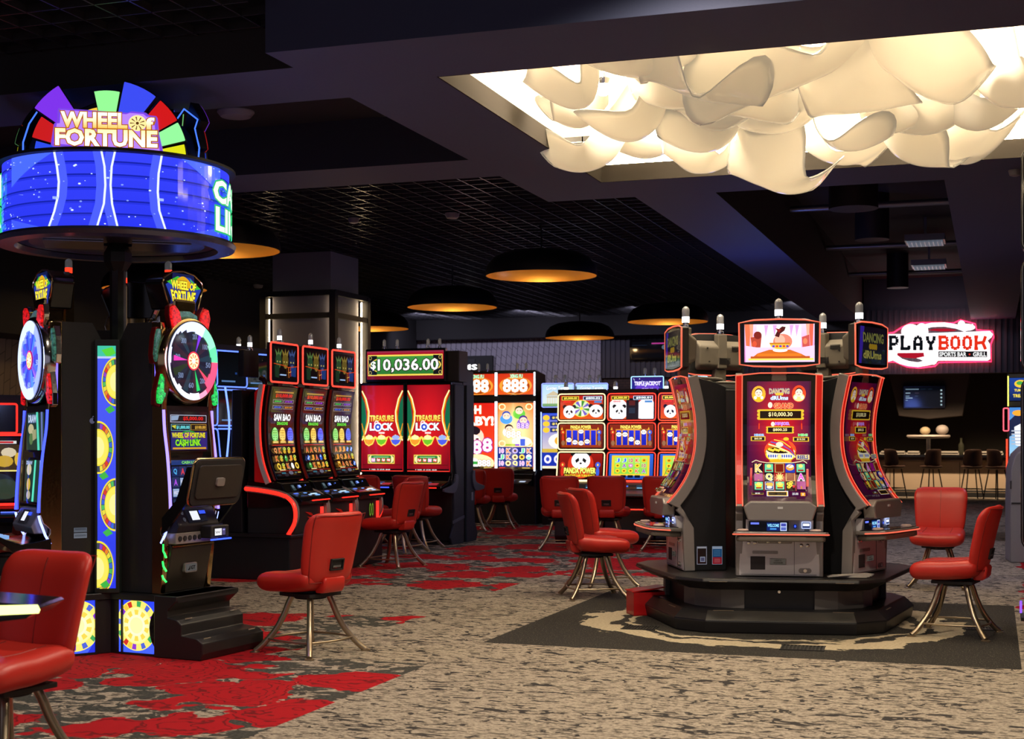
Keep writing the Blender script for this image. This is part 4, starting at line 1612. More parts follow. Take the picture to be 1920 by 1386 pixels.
kb = empty('wheel_kiosk_base', (WCP.x, WCP.y, 0), heading(5), 'black stepped plinth with lit wheel panels carrying the wheel machines', 'machine base')
HWK = .31
for k, ph in enumerate((60, -60, 180)):
    R_ = Matrix.Rotation(math.radians(ph), 4, 'Z')
    mb = MB().box(-HWK - .01, HWK + .01, -.66, 0, 0, .385, 0, R_)
    mb.box(-HWK - .03, HWK + .03, -.80, .0, .385, .432, 0, R_)
    mb.build('plinth', BLACK, kb, bevel=.006)
    mb = MB()
    # two treads with a waist above, side view outline
    mb.prism([(-.60, 0), (-1.00, 0), (-1.02, .05), (-1.02, .12), (-.97, .15), (-.84, .165), (-.84, .24), (-.80, .27), (-.72, .285), (-.72, .33), (-.80, .40), (-.80, .432), (-.60, .432)], -.36, .36, 'x', 0, R_)
    st = mb.build('steps', MATTE, kb, bevel=.008, seg=3)
    mb = MB()
    for x in (-.30, .22):
        for (y, z) in ((-.985, .150), (-.825, .279)):
            mb.box(x, x + .08, y, y + .006, z - .008, z + .0, 0, R_)
    mb.build('tread_trim', CHROME, kb)
    # lit wheel panels on the two flanks
    for sx in (-1, 1):
        if (k == 0 and sx == -1) or (k == 1 and sx == 1):
            def fn(s, t, o, sx=sx, R_=R_):
                y = (-.62 + s * .36) if sx < 0 else (-.30 - s * .36)
                return tuple(R_ @ Vector((sx * (HWK + .011 + o), y, .035 + t * .385 - .02)))
            if sx < 0:
                fn0 = fn

                def fn(s, t, o, f=fn0):
                    return f(1 - s, t, o)
            else:
                fn1 = fn

                def fn(s, t, o, f=fn1):
                    return f(1 - s, t, o)
            a = Art(fn, 0, 0, 82, 107)
            a.R(0, 0, 82, 107, '2840f0', '4060ff')
            wheel_disc(a, 36 if sx < 0 else 52, 53, 50, .82)
            a.P([(70, 107), (82, 85), (82, 107)], '2030d0')
            # black arched cheek of the steps
            yy0 = 60 if sx < 0 else 0
            if sx < 0:
                a.P([(82, 14), (72, 22), (66, 34), (63, 46), (62, 56), (63, 70), (67, 84), (73, 94), (82, 104)], '000000')
            a.build('lit_wheel_panel', kb, 1.2)
            fr_ = MB()
            y0, y1 = -.66, -.30
            for (ya, yb, za, zb) in ((y0 - .012, y0, .0, .385), (y1, y1 + .012, .0, .385), (y0, y1, .0, .016), (y0, y1, .40, .41)):
                fr_.box(sx * (HWK + .005), sx * (HWK + .025), ya, yb, za, zb, 0, R_)
            fr_.build('panel_frame', BLACK, kb)

# tall lit strip between the two front machines
ls_ = empty('lit_column_sign', (WCP.x, WCP.y, .432), heading(3), 'tall narrow light box with wheel pictures between the two front wheel machines', 'light box')
MB().box(-.088, .088, -.43, -.36, 0, 1.80).build('light_box_frame', mat('dark_green_frame', (.012, .018, .016), .5), ls_, bevel=.006)
a = Art(flat(.128, 1.72, -.002, -.4305, .035), 0, 0, 37, 458)
a.R(0, 0, 37, 458, '5060f8', '2838f0')
a.R(0, 0, 37, 20, '40c8a8').P([(8, 8), (30, 2), (37, 14), (20, 22)], '58d838')
a.R(0, 20, 37, 24, 'c0d0ff')
for (cx, cy, r) in ((37, 68, 46), (2, 192, 50), (37, 300, 50), (2, 420, 52)):
    n = 26
    a.k += 1
    for (rr, cc) in ((1.0, 'ffe838'), (.93, '404858'), (.70, 'ffe838'), (.64, 'fff060'), (.40, 'fff8a0')):
        pts = []
        for i in range(60):
            t = 2 * PI * i / 60
            x, y = cx + r * .62 * rr * math.cos(t), cy + r * rr * math.sin(t)
            pts.append((min(max(x, 0), 37), y))
        a.k += 1
        a.put([(min(max(cx, 0), 37), cy)] + pts, [(0, 1 + i, 1 + (i + 1) % 60) for i in range(60)], cc)
        if rr == .93:
            a.k += 1
            for i in range(n):
                t0, t1 = 2 * PI * (i + .06) / n, 2 * PI * (i + .94) / n
                q = [(cx + r * .62 * u_ * math.cos(t), cy + r * u_ * math.sin(t)) for (u_, t) in ((.91, t0), (.91, t1), (.72, t1), (.72, t0))]
                if all(0 <= p[0] <= 37 for p in q):
                    a.put(q, [(0, 1, 2, 3)], ['50c060', '3868e0', '9040d0', 'e03828', 'f08828', 'f0e040'][i % 6], False)
for (x, y) in ((12, 245), (20, 352), (25, 120), (15, 450)):
    a.P([(x - 8, y), (x + 4, y - 8), (x + 12, y + 2), (x, y + 8)], '40b848')
a.build('light_box_picture', ls_, 1.0)


def wof_screen_top(fn, kind):
    a = Art(fn, 1075, 975, 1370, 1275, 1, 4)
    a.R(1075, 975, 1370, 1275, '04040c')
    if kind == 0:
        a.R(1085, 1000, 1362, 1058, 'b8c0d8').R(1090, 1005, 1358, 1053, '101014')
        a.P([(1092, 1010), (1150, 1006), (1140, 1040), (1092, 1046)], '90a8c8')
        a.T('$5,000.00', 1180, 1012, 1335, 1046, 'e01818', None, .04)
        a.R(1088, 1070, 1232, 1122, '60a0b0').R(1092, 1074, 1228, 1118, '0c1c28')
        a.T('$1,000.00', 1128, 1082, 1226, 1112, '70e8f0', None, .04).P([(1090, 1085), (1125, 1078), (1120, 1108)], 'd0d040')
        a.R(1236, 1070, 1358, 1118, 'b08830').R(1240, 1074, 1354, 1114, '20180c')
        a.T('$100.00', 1268, 1082, 1350, 1110, 'e0b040', None, .04)
        a.R(1085, 1128, 1362, 1268, '182078')
        a.E(1150, 1120, 1290, 1215, '28a038').E(1165, 1130, 1275, 1200, '6828a0')
        a.T('WHEEL OF FORTUNE', 1090, 1136, 1345, 1176, 'f0e838', '503010', .04, .05)
        a.T('CA$H LINK', 1115, 1188, 1310, 1246, '98f028', '185818', .06, .06)
        a.R(1095, 1250, 1350, 1264, 'd8a020')
    else:
        a.R(1085, 985, 1362, 1270, '1c3430', '283c30')
        a.T('DRAW', 1110, 1000, 1240, 1060, 'c8d8f0', '3858a0', .04, .05, shear=-.1)
        a.E(1110, 1070, 1200, 1150, 'c0b890').E(1130, 1140, 1190, 1230, '587848')
        a.P([(1235, 980), (1262, 980), (1300, 1270), (1268, 1270)], '58e0c0')
        a.P([(1310, 980), (1335, 980), (1350, 1270), (1330, 1270)], '6878b8')
        a.P([(1180, 1120), (1240, 1110), (1245, 1180), (1190, 1200)], 'a0a078')
    return a


def wof_screen_low(fn, kind):
    a = Art(fn, 0, 0, 100, 90, 1, 4)
    a.R(0, 0, 100, 90, '04040c')
    if kind == 0:
        a.R(2, 2, 98, 12, '203878').T('CASH LINK', 30, 4, 75, 10, '80e060', None, .04)
        rr = random.Random(3)
        for i in range(5):
            for j in range(3):
                x, y = 4 + i * 18.6, 15 + j * 22
                a.R(x, y, x + 17.5, y + 21, ('18285c', '283060')[(i + j) % 2], lay=(i + j == 0))
        for i in range(5):
            for j in range(3):
                x, y = 4 + i * 18.6, 15 + j * 22
                k = rr.choice(['K', 'Q', 'w', 'J', 'A', 'w', 'q'])
                if k == 'w':
                    a.R(x + 1, y + 2, x + 16, y + 18, 'a0b8d8').T('WILD', x + 2, y + 6, x + 15, y + 14, 'e8f0ff', '5030a0', .04, .05)
                elif k == 'q':
                    a.E(x + 3, y + 3, x + 15, y + 18, 'c8d830').E(x + 6, y + 7, x + 12, y + 14, '385018')
                else:
                    a.T(k, x + 4, y + 4, x + 13, y + 17, ('b050e8', 'e04050', '50b0f0')[rr.randrange(3)], None, .04)
        a.R(2, 82, 98, 89, '203050').R(40, 83, 60, 88, '101020')
    else:
        a.R(2, 2, 98, 88, '1c3430')
        a.E(10, 10, 36, 34, 'c8c0a0').E(14, 40, 34, 66, 'c8a838').E(16, 66, 36, 84, 'b0a890')
        a.P([(52, 2), (60, 2), (56, 88), (46, 88)], '58e0c0').P([(80, 2), (88, 2), (92, 88), (84, 88)], '8898d8')
        a.T('DRAW', 8, 4, 40, 12, 'a8b8e0', None, .04)
    return a


def crest_art(fn):
    a = Art(fn, 1110, 165, 1350, 345)
    a.R(1110, 165, 1350, 345, '101848')
    a.P([(1120, 230), (1180, 180), (1290, 180), (1345, 235), (1315, 340), (1200, 345), (1140, 310)], '2038a0')
    a.P([(1130, 215), (1180, 180), (1215, 190), (1180, 240)], '40b030').P([(1280, 185), (1340, 230), (1300, 240)], '40b030')
    a.E(1180, 178, 1275, 250, 'e0a818', 20)
    a.P([(1150, 290), (1300, 290), (1280, 340), (1180, 345)], 'e0b020')
    a.T('WHEEL', 1150, 202, 1262, 246, 'fff040', '604008', .05, .06)
    a.T('OF', 1268, 205, 1308, 245, 'fff040', '604008', .05, .06)
    a.T('FORTUNE', 1142, 252, 1312, 310, 'fff040', '604008', .05, .06)
    return a


def wheel_face(a, kind):
    # isotropic -100..100
    N = 24
    cols = ['080c18', '0e1828', '182810', '201028', '0a1c28', '281420', '0c1020', '102c38']
    if kind:
        cols = ['3040c8', '4868e8', '5848e0', '2838c0', '4878f0', '6050e0', '3858d8', '4040c8']
    a.E(-100, -100, 100, 100, '0a0a18', 48)
    a.SEGS(0, 0, 25, 82, cols, N, 1, 0)
    for i, s_ in enumerate(['20X', '100', '50', '200', '60', '500', '80', '300']):
        an = 2 * PI * (i * 3 + .5) / N - PI / 2
        cx, cy = 62 * math.cos(an), 62 * math.sin(an)
        a.T(s_, cx - 10, cy - 7, cx + 10, cy + 7, '607090' if not kind else '90a8e0', None, .03)
    for i in range(4):
        an = 1.3 + i * 1.9
        x, y = math.cos(an), math.sin(an)
        cc = ['18c060', 'd030a0', '7030d0', 'e04060'][i] if not kind else ['5080ff', '80a0ff', '4050ff', '9060ff'][i]
        a.P([(22 * x, 22 * y), (78 * math.cos(an - .09), 78 * math.sin(an - .09)), (78 * math.cos(an + .09), 78 * math.sin(an + .09))], cc)
    # the bright LED ring, its colour sweeping round
    ncol = 72
    ringc = []
    for i in range(ncol):
        t = i / ncol        # 0 = +x (right), goes down
        if kind:
            cc = 'c8d8ff' if 60 < i * 5 < 300 else '98a8ff'
        else:
            d = i * 5
            cc = 'ff5078' if d < 55 else ('ff98b8' if d < 75 else ('f0f0ff' if d < 190 else ('d0d8ff' if d < 300 else '90ffc0' if d < 335 else '60ffa0')))
        ringc.append(cc)
    a.k += 1
    for i in range(ncol):
        a0_, a1_ = 2 * PI * i / ncol, 2 * PI * (i + 1) / ncol
        inn = 86 if (45 < i * 5 < 250 and not kind) else 74
        scal = 4 if (i // 5) % 2 else 0
        if not kind and 130 < i * 5 < 235:
            inn = 93
        q = [(r_ * math.cos(t), r_ * math.sin(t)) for (r_, t) in ((inn - scal, a0_), (inn - scal, a1_), (99, a1_), (99, a0_))]
        a.put(q, [(0, 1, 2, 3)], ringc[i], False)
    a.E(-24, -24, 24, 24, 'd02840' if not kind else 'e83090', 30)
    a.E(-20, -20, 20, 20, 'fff0b0', 30)
    a.SEGS(0, 0, 7, 17, ['f06040'], 9, 1, .3)
    a.E(-7, -7, 7, 7, 'fff8d8', 16)
    return a


def wheel_machine(kind):
    """front -Y; local origin at the kiosk centre, on the plinth; faces stand at y=-0.6"""
    t = empty('wheel_slot_machine')
    w = HWK - .03
    MB().prism([(-.52, 0), (-.19, 0), (-.19, 1.72), (-.30, 1.92), (-.52, 1.92)], -w, w).build('cabinet_body', BLACKM, t, bevel=.006)
    for s in (-1, 1):
        pr = [(-.60, .0), (-.635, .33), (-.62, .40), (-.60, .46), (-.67, .56), (-.655, .95), (-.615, 1.33), (-.64, 1.5), (-.60, 1.92), (-.52, 1.92), (-.52, 0)]
        x0, x1 = ((w - .045, w + .004) if s > 0 else (-w - .004, -w + .045))
        MB().prism(spline([(p[0], p[1]) for p in pr[:9]], 3) + pr[9:], x0, x1).build('chrome_side_trim', GOLDCH, t, bevel=.006, smooth=40)
        e = spline([(-.685, .58), (-.672, .80), (-.655, .98), (-.63, 1.16), (-.622, 1.30)], 4)
        MB().tube([(s * (w - .005), y + .003, z) for y, z in e], .011, 6).build('light_strip', BLUELED if kind else glow('8070ff', 3.0), t, smooth=60)
        MB().tube([(s * w, y, z) for y, z in ((-.600, .36), (-.635, .42), (-.672, .52), (-.682, .56))], .009, 6).build('light_strip', glow('90a0ff', 3.0), t, smooth=60)
        MB().tube([(s * (w + .002), y, z) for y, z in ((-.56, 1.40), (-.555, 1.72))], .010, 6).build('light_strip', glow('7060ff', 2.2), t, smooth=60)
        for k, (z0, z1, dy) in enumerate(((.26, .355, -.03), (.165, .235, -.02), (.09, .135, -.012)) if s == (1 if kind else -1) else ()):
            MB().tube([(s * (w + .002), -.605 + (dy if kind == 0 else dy) * .6, z1), (s * (w + .002), -.622, (z0 + z1) / 2), (s * (w + .002), -.648, z0)], .0075, 6).build('light_dash', GREENLED if kind == 0 else glow('70a0ff', 3.0), t, smooth=60)
    # screen surround
    MB().prism([(-.60, .56), (-.615, 1.33), (-.50, 1.33), (-.50, .56)], -w + .04, w - .04).build('screen_surround', BLACKG, t)
    s1 = MB().prism([(-.623, 1.0), (-.618, 1.30), (-.60, 1.30), (-.60, 1.0)], -.235, .235).build('upper_screen', BLACKG, t)
    wof_screen_top(curved(.44, [(-.6245, 1.01), (-.6195, 1.29)]), kind).build('screen_picture', s1, .95 if kind == 0 else 1.0)
    s2 = MB().prism([(-.642, .63), (-.625, .96), (-.60, .96), (-.60, .63)], -.235, .235).build('lower_screen', BLACKG, t)
    wof_screen_low(curved(.44, [(-.6435, .64), (-.6265, .95)]), kind).build('screen_picture', s2, .95 if kind == 0 else 1.1)
    # console
    c = MB().prism([(-.60, .62), (-.66, .60), (-.72, .48), (-.70, .43), (-.60, .43)], -w + .05, w - .05).build('console', SILVERD if kind else BLACKM, t, bevel=.008)
    a = Art(curved(.40, [(-.7225, .485), (-.6625, .60)]), 0, 0, 100, 40)
    a.R(22, 4, 62, 36, '101018').R(34, 8, 56, 30, 'e8ecf8').R(60, 8, 78, 16, '3858ff').E(8, 6, 16, 16, '383840').E(8, 22, 16, 32, '383840')
    a.R(58, 20, 76, 34, '181820')
    a.build('console_display', c, 1.1)
    if kind:
        sh = MB().prism(spline([(-.60, .40), (-.80, .37), (-.98, .44), (-1.02, .47)], 4) + [(-1.03, .45), (-.85, .31), (-.60, .26)], -.30, .30).build('button_deck', BLACKG, t, bevel=.01, smooth=30)
        MB().tube([(x, -1.02, .462) for x in (-.29, 0, .29)], .008, 6).build('deck_trim', GOLDCH, sh)
        for x in (-.15, 0, .15):
            MB().box(x - .05, x + .05, -.93, -.86, .40, .425).build('button', glow('90c0ff', .8), sh)
    else:
        # deck flipped up for service: its dark underside shows
        M = Matrix.Translation((0, -.66, .60)) @ Matrix.Rotation(math.radians(62), 4, 'X')
        M = Matrix.Translation((0, -.83, .63)) @ Matrix.Rotation(math.radians(-78), 4, 'X')
        lid = MB().prism([(x, y) for x, y in rrect(-.29, -.33, .29, 0, .05, 4)], -.02, .015, 'z', 0, M).build('raised_button_deck', BLACKM, t, bevel=.006)
        MB().tube([M @ Vector((x, y, -.003)) for x, y in rrect(-.295, -.335, .295, .005, .055, 4)], .009, 6, True).build('deck_trim', GOLDCH, lid, smooth=60)
        MB().prism(rrect(-.25, -.29, .25, -.05, .03, 3), -.03, -.018, 'z', 0, M).build('deck_panel', mat('deck_underside', (.03, .026, .022), .4), lid, bevel=.004)
        MB().prism(rrect(-.045, -.20, .045, -.14, .015, 3), -.045, -.028, 'z', 0, M).build('latch', SILVERD, lid, bevel=.003)
        for s in (-1, 1):
            MB().prism([(-.62, .42), (-.66, .45), (-.86, .68), (-.88, .90), (-.84, .90), (-.74, .66), (-.62, .54)], s * .285 - .012, s * .285 + .012).build('deck_arm', BLACKG, lid)
        tr = MB().box(-.24, .24, -.70, -.58, .35, .43).build('service_tray', SILVERD, t, bevel=.006)
        for k in range(5):
            MB().lathe([(.018, 0), (.018, .008), (.010, .008)], 12, (-.2 + k * .055, -.70, .39), axis='y').build('button_hole', BLACKM, tr)
        ct = MB().box(.03, .24, -.80, -.70, .38, .47).build('card_terminal', BLACKM, t, bevel=.008)
        a = Art(flat(.14, .065, .13, -.8015, .39), 0, 0, 100, 50)
        a.R(0, 0, 100, 50, '08080c').R(6, 6, 64, 44, 'f0f0f4').L([(14, 20), (22, 32), (30, 22), (40, 30), (50, 22)], 3, '202020').R(68, 6, 94, 44, '504878').R(72, 12, 90, 18, 'a0a0e0')
        a.build('terminal_screen', ct, 1.0)
        MB().box(.02, .25, -.815, -.80, .365, .375).build('blue_light', glow('3050ff', 2.5), ct)
    # lower door with badge
    d = MB().prism([(-.585, .0), (-.66, .33), (-.64, .36), (-.52, .36), (-.52, 0)], -w + .045, w - .045).build('lower_door', BLACKM if kind else mat('bronze_door', (.04, .034, .028), .3, .5), t, bevel=.012)
    MB().tube([(x, -.665, z) for x, z in ((-w + .05, .335), (w - .05, .335))], .007, 6).build('door_trim', GOLDCH, d)
    pl_ = MB().prism(rrect(-.07, .135, .07, .205, .015, 3), -.645, -.618, 'y').build('badge', mat('badge_grey', (.4, .38, .38), .3, .5), d, bevel=.002)
    a = Art(flat(.13, .062, 0, -.6465, .139), 0, 0, 130, 62)
    a.R(5, 5, 125, 57, '8a8684').P([(22, 44), (34, 40), (46, 16), (48, 44), (34, 50)], '1a1614').T('IGT', 54, 18, 108, 46, '1a1614', None, .04)
    a.build('badge_lettering', pl_, .3)
    # the wheel
    wz, wy, wr = 1.655, -.60, .285
    h = MB().lathe([(wr + .03, -.03), (wr + .035, .02), (wr + .02, .05), (wr, .055)], 48, (0, wy, wz), axis='y').build('wheel_housing', GOLDCH if kind == 0 else CHROME, t, smooth=40)
    a = Art(lambda s, tt, o: ((s - .5) * 2 * wr, wy - .060 - o, wz + (tt - .5) * 2 * wr), -100, -100, 100, 100)
    wheel_face(a, kind).build('wheel', h, 1.5)
    # gems around it
    def gem(cx, cz, w_, h_, rot, m, y=wy - .05):
        pts = [(-w_ * .5, -h_ * .28), (-w_ * .25, -h_ * .5), (w_ * .25, -h_ * .5), (w_ * .5, -h_ * .28), (w_ * .5, h_ * .2), (w_ * .12, h_ * .5), (-w_ * .3, h_ * .46), (-w_ * .5, h_ * .2)]
        c_, s_ = math.cos(rot), math.sin(rot)
        P = [(cx + x * c_ - z * s_, cz + x * s_ + z * c_) for x, z in pts]
        g_ = MB().prism(P, y, y + .05, 'y').build('gem', m, t, bevel=.010)
        Q = [(cx + (p[0] - cx) * 1.16, cz + (p[1] - cz) * 1.12) for p in P]
        MB().prism(Q, y + .02, y + .06, 'y').build('gem_rim', CHROME if kind else mat('dark_red_rim', (.2, .01, .01), .3, .6), g_, bevel=.004)
    gem(-.165, wz + .295, .10, .19, .30, GEMR)
    gem(.165, wz + .295, .10, .19, -.30, GEMR)
    gem(0, wz + .315, .22, .09, 0, GEMT, wy - .02)
    for s in (-1, 1):
        gem(s * .300, wz + .10, .07, .24, s * .12, GEMT, wy - .0)
        gem(s * .275, wz - .16, .085, .32, s * .32, GEMG if kind == 0 else GEMR, wy - .03)
    MB().box(-.12, .12, -.60, -.45, 1.92, 2.10).build('crest_neck', GOLDCH, t, bevel=.02)
    cr = MB().prism([(-0.156, 2.02), (0.156, 2.02), (0.228, 2.20), (0.216, 2.24), (0.120, 2.29), (0, 2.305), (-0.120, 2.29), (-0.216, 2.24), (-0.228, 2.20)], -.57, -.41, 'y').build('crest', BLACKG, t, bevel=.01)
    MB().tube([(x, -.572, z) for x, z in [(-0.156, 2.02), (0.156, 2.02), (0.228, 2.20), (0.216, 2.24), (0.120, 2.29), (0, 2.305), (-0.120, 2.29), (-0.216, 2.24), (-0.228, 2.20)]], .008, 6, True).build('crest_trim', GOLDCH, cr, smooth=60)

    def cfn(s, tt, o):
        z = 2.03 + tt * .255
        ww = .150 + .07 * min(1, tt / .68) if tt < .78 else .220 - (tt - .78) * .45
        return ((s - .5) * 2 * ww, -.5745 - o, z)
    crest_art(cfn).build('crest_picture', cr, 1.1)
    candle(t, .05, -.40, 2.25, 'red', .105, .026)
    MB().box(.02, .08, -.43, -.37, 1.9, 2.26).build('lamp_post', GOLDCH, t)
    return t


WM = []
for i, (ph, kind, lab) in enumerate(((65, 0, 'wheel slot machine facing right, rainbow rimmed wheel and raised service deck'),
                                     (-55, 1, 'wheel slot machine at far left with a blue lit wheel and gold crest'),
                                     (185, 1, 'wheel slot machine seen from behind, hidden by the dark sign pole'))):
    m_ = wheel_machine(kind) if i < 2 else copy_tree(WM[1])
    m_.location = (WCP.x, WCP.y, .432)
    m_.rotation_euler = (0, 0, heading(ph))
    tag(m_, lab, 'slot machine', 'slot machines around the lit drum sign')
    WM.append(m_)
# small plate and pale mark on the dark side of the left machine
a = Art(lambda s, t, o: (HWK - .03 + .0015 + o, -.42 + s * .10 - .02, .39 + t * .08), 0, 0, 60, 55)
a.R(2, 2, 58, 24, '8890a0').R(2, 28, 58, 53, 'a0a8b8')
for k in range(4):
    a.R(6, 6 + k * 4.5 + (0 if k < 2 else 22), 54, 8 + k * 4.5 + (0 if k < 2 else 22), '303848', lay=(k == 0))
a.build('serial_plate', WM[1], .35)
a = Art(lambda s, t, o: (HWK - .03 + .0015 + o, -.33 + s * .05, 1.20 + t * .06), 0, 0, 40, 50)
a.E(4, 14, 34, 48, '707090').E(24, 14, 42, 36, '020204').P([(18, 10), (26, 0), (28, 6), (22, 12)], '707090')
a.build('pale_mark', WM[1], .5)

# ---------------------------------------------------------------- the round overhead sign
SGP = W(221, 10.45)
sg = empty('overhead_drum_sign', (SGP.x, SGP.y, 0), heading(15.6), 'round blue video drum sign with coloured wheel wedges on top, on a dark pole', 'overhead sign')
RS, Z0, Z1 = .825, 2.96, 3.50
MB().lathe([(RS - .02, Z0), (RS - .02, Z1)], 72, cap=False).build('drum', BLACKM, sg, smooth=60)
MB().lathe([(RS - .02, Z0 + .02), (RS + .02, Z0 + .02), (RS + .035, Z0), (RS + .02, Z0 - .03), (RS - .10, Z0 - .035), (RS - .12, Z0 + .0)], 72, cap=False).build('bottom_rim', mat('drum_metal', (.10, .10, .14), .25, .7), sg, smooth=40)
MB().lathe([(RS - .02, Z1 - .01), (RS + .03, Z1 - .005), (RS + .03, Z1 + .015), (RS - .05, Z1 + .03), (1e-4, Z1 + .03)], 72, cap=False).build('top_rim', BLACKM, sg, smooth=40)
und = MB().lathe([(RS - .12, Z0 + .005), (RS - .17, Z0 + .03), (RS - .20, Z0 + .0), (.12, Z0 - .0), (.12, Z0 + .05)], 72, cap=False).build('underside', mat('drum_underside', (.20, .19, .26), .22, .8), sg, smooth=30)
MB().box(.10, .52, -.22, .22, Z0 - .012, Z0 - .004).box(-.52, -.10, -.22, .22, Z0 - .012, Z0 - .004).build('service_panel', mat('panel_silver', (.45, .42, .5), .18, .9), sg)
a = Art(cyl(RS - .018, Z1 - Z0 - .03, Z0 + .02, -180, 180), -180, 0, 180, 100, 120, 1)
a.R(-180, 0, 180, 100, '3440f0', '2834e8')
for k in range(5):
    a.R(-180, 12 + k * 17.5, 180, 14 + k * 17.5, '1420a0').R(-180, 14 + k * 17.5, 180, 16.5 + k * 17.5, '2430d8')
LINES = []
for off in (0, 180):
    def X(v):
        v += off
        return v - 360 if v > 180 else v
    if off:
        continue
    for sgn in (-1, 1):
        for k in range(10):
            x0, x1 = 32 + k * 3, 35 + k * 3
            h0, h1 = k * 4, k * 4 + 4
            a.P([(sgn * x0, 0), (sgn * x1, 0), (sgn * x1, h1), (sgn * x0, h0)], '4868ff', lay=(k == 0))
        for k in range(8):
            x0, x1 = 38 + k * 3, 41 + k * 3
            a.P([(sgn * x0, 100 - k * 2), (sgn * x1, 100 - k * 2 - 2), (sgn * x1, 100), (sgn * x0, 100)], '4058ff', lay=(k == 0))
    for (xs, w_) in (([(-31, 0), (-29.5, 20), (-28.5, 40), (-29, 60), (-31, 80), (-34, 100)], 1.2),
                     ([(-7.6, 0), (-6.2, 20), (-5.8, 45), (-6.5, 70), (-9.6, 100)], 1.0), ([(-1.4, 0), (-2.9, 20), (-3.4, 45), (-2.7, 70), (-.2, 100)], 1.0),
                     ([(21, 0), (19.4, 25), (19, 50), (19.8, 75), (23, 100)], 1.1)):
        a.L([(x + (2.4 if x < -10 else -2.4) * 1, y) for x, y in xs], w_ * 3.6, '4a5cf8')
        LINES.append((xs, w_))
    for xs, w_ in LINES:
        a.L(xs, w_, 'e8f4ff')
    a.P([(-55, 52), (-29, 60), (-29, 64)], '98b0ff').P([(46, 57), (19, 58), (19, 62)], '98b0ff')
rr = random.Random(4)
for k in range(110):
    x, y, s_ = rr.uniform(-80, 80), rr.uniform(3, 97), rr.uniform(.25, .75)
    a.E(x - s_, y - s_ * 1.8, x + s_, y + s_ * 1.8, rr.choice(['c0d8ff', '8098ff', 'e0f0ff']), 6, lay=(k == 0))
a.k += 24
for x in (53, -128):
    a.T('CASH', x, 17, x + 54, 50, 'f0fff0', '30b868', .07, .05)
    a.T('LINK', x + 2, 56, x + 52, 90, 'f0fff0', '30b868', .07, .05)
a.build('video_band', sg, 1.15, spec=.3)
# pole: octagonal, with a hexagonal clamp under the drum
MB().lathe([(.058, .43), (.058, Z0 + .05)], 8).build('pole', mat('pole_dark_green', (.010, .016, .014), .5), sg)
MB().lathe([(.058, Z0 - .20), (.10, Z0 - .13), (.10, Z0 - .06), (.06, Z0 + .01)], 6).build('pole_clamp', mat('pole_dark_green', (.01, .01, .01), .5), sg)
# wedge fans: one faces the camera, two face away
PXM = .00109


def cpt(ang, r):
    a_ = math.radians(ang)
    return (r * PXM * math.cos(a_), r * PXM * math.sin(a_))


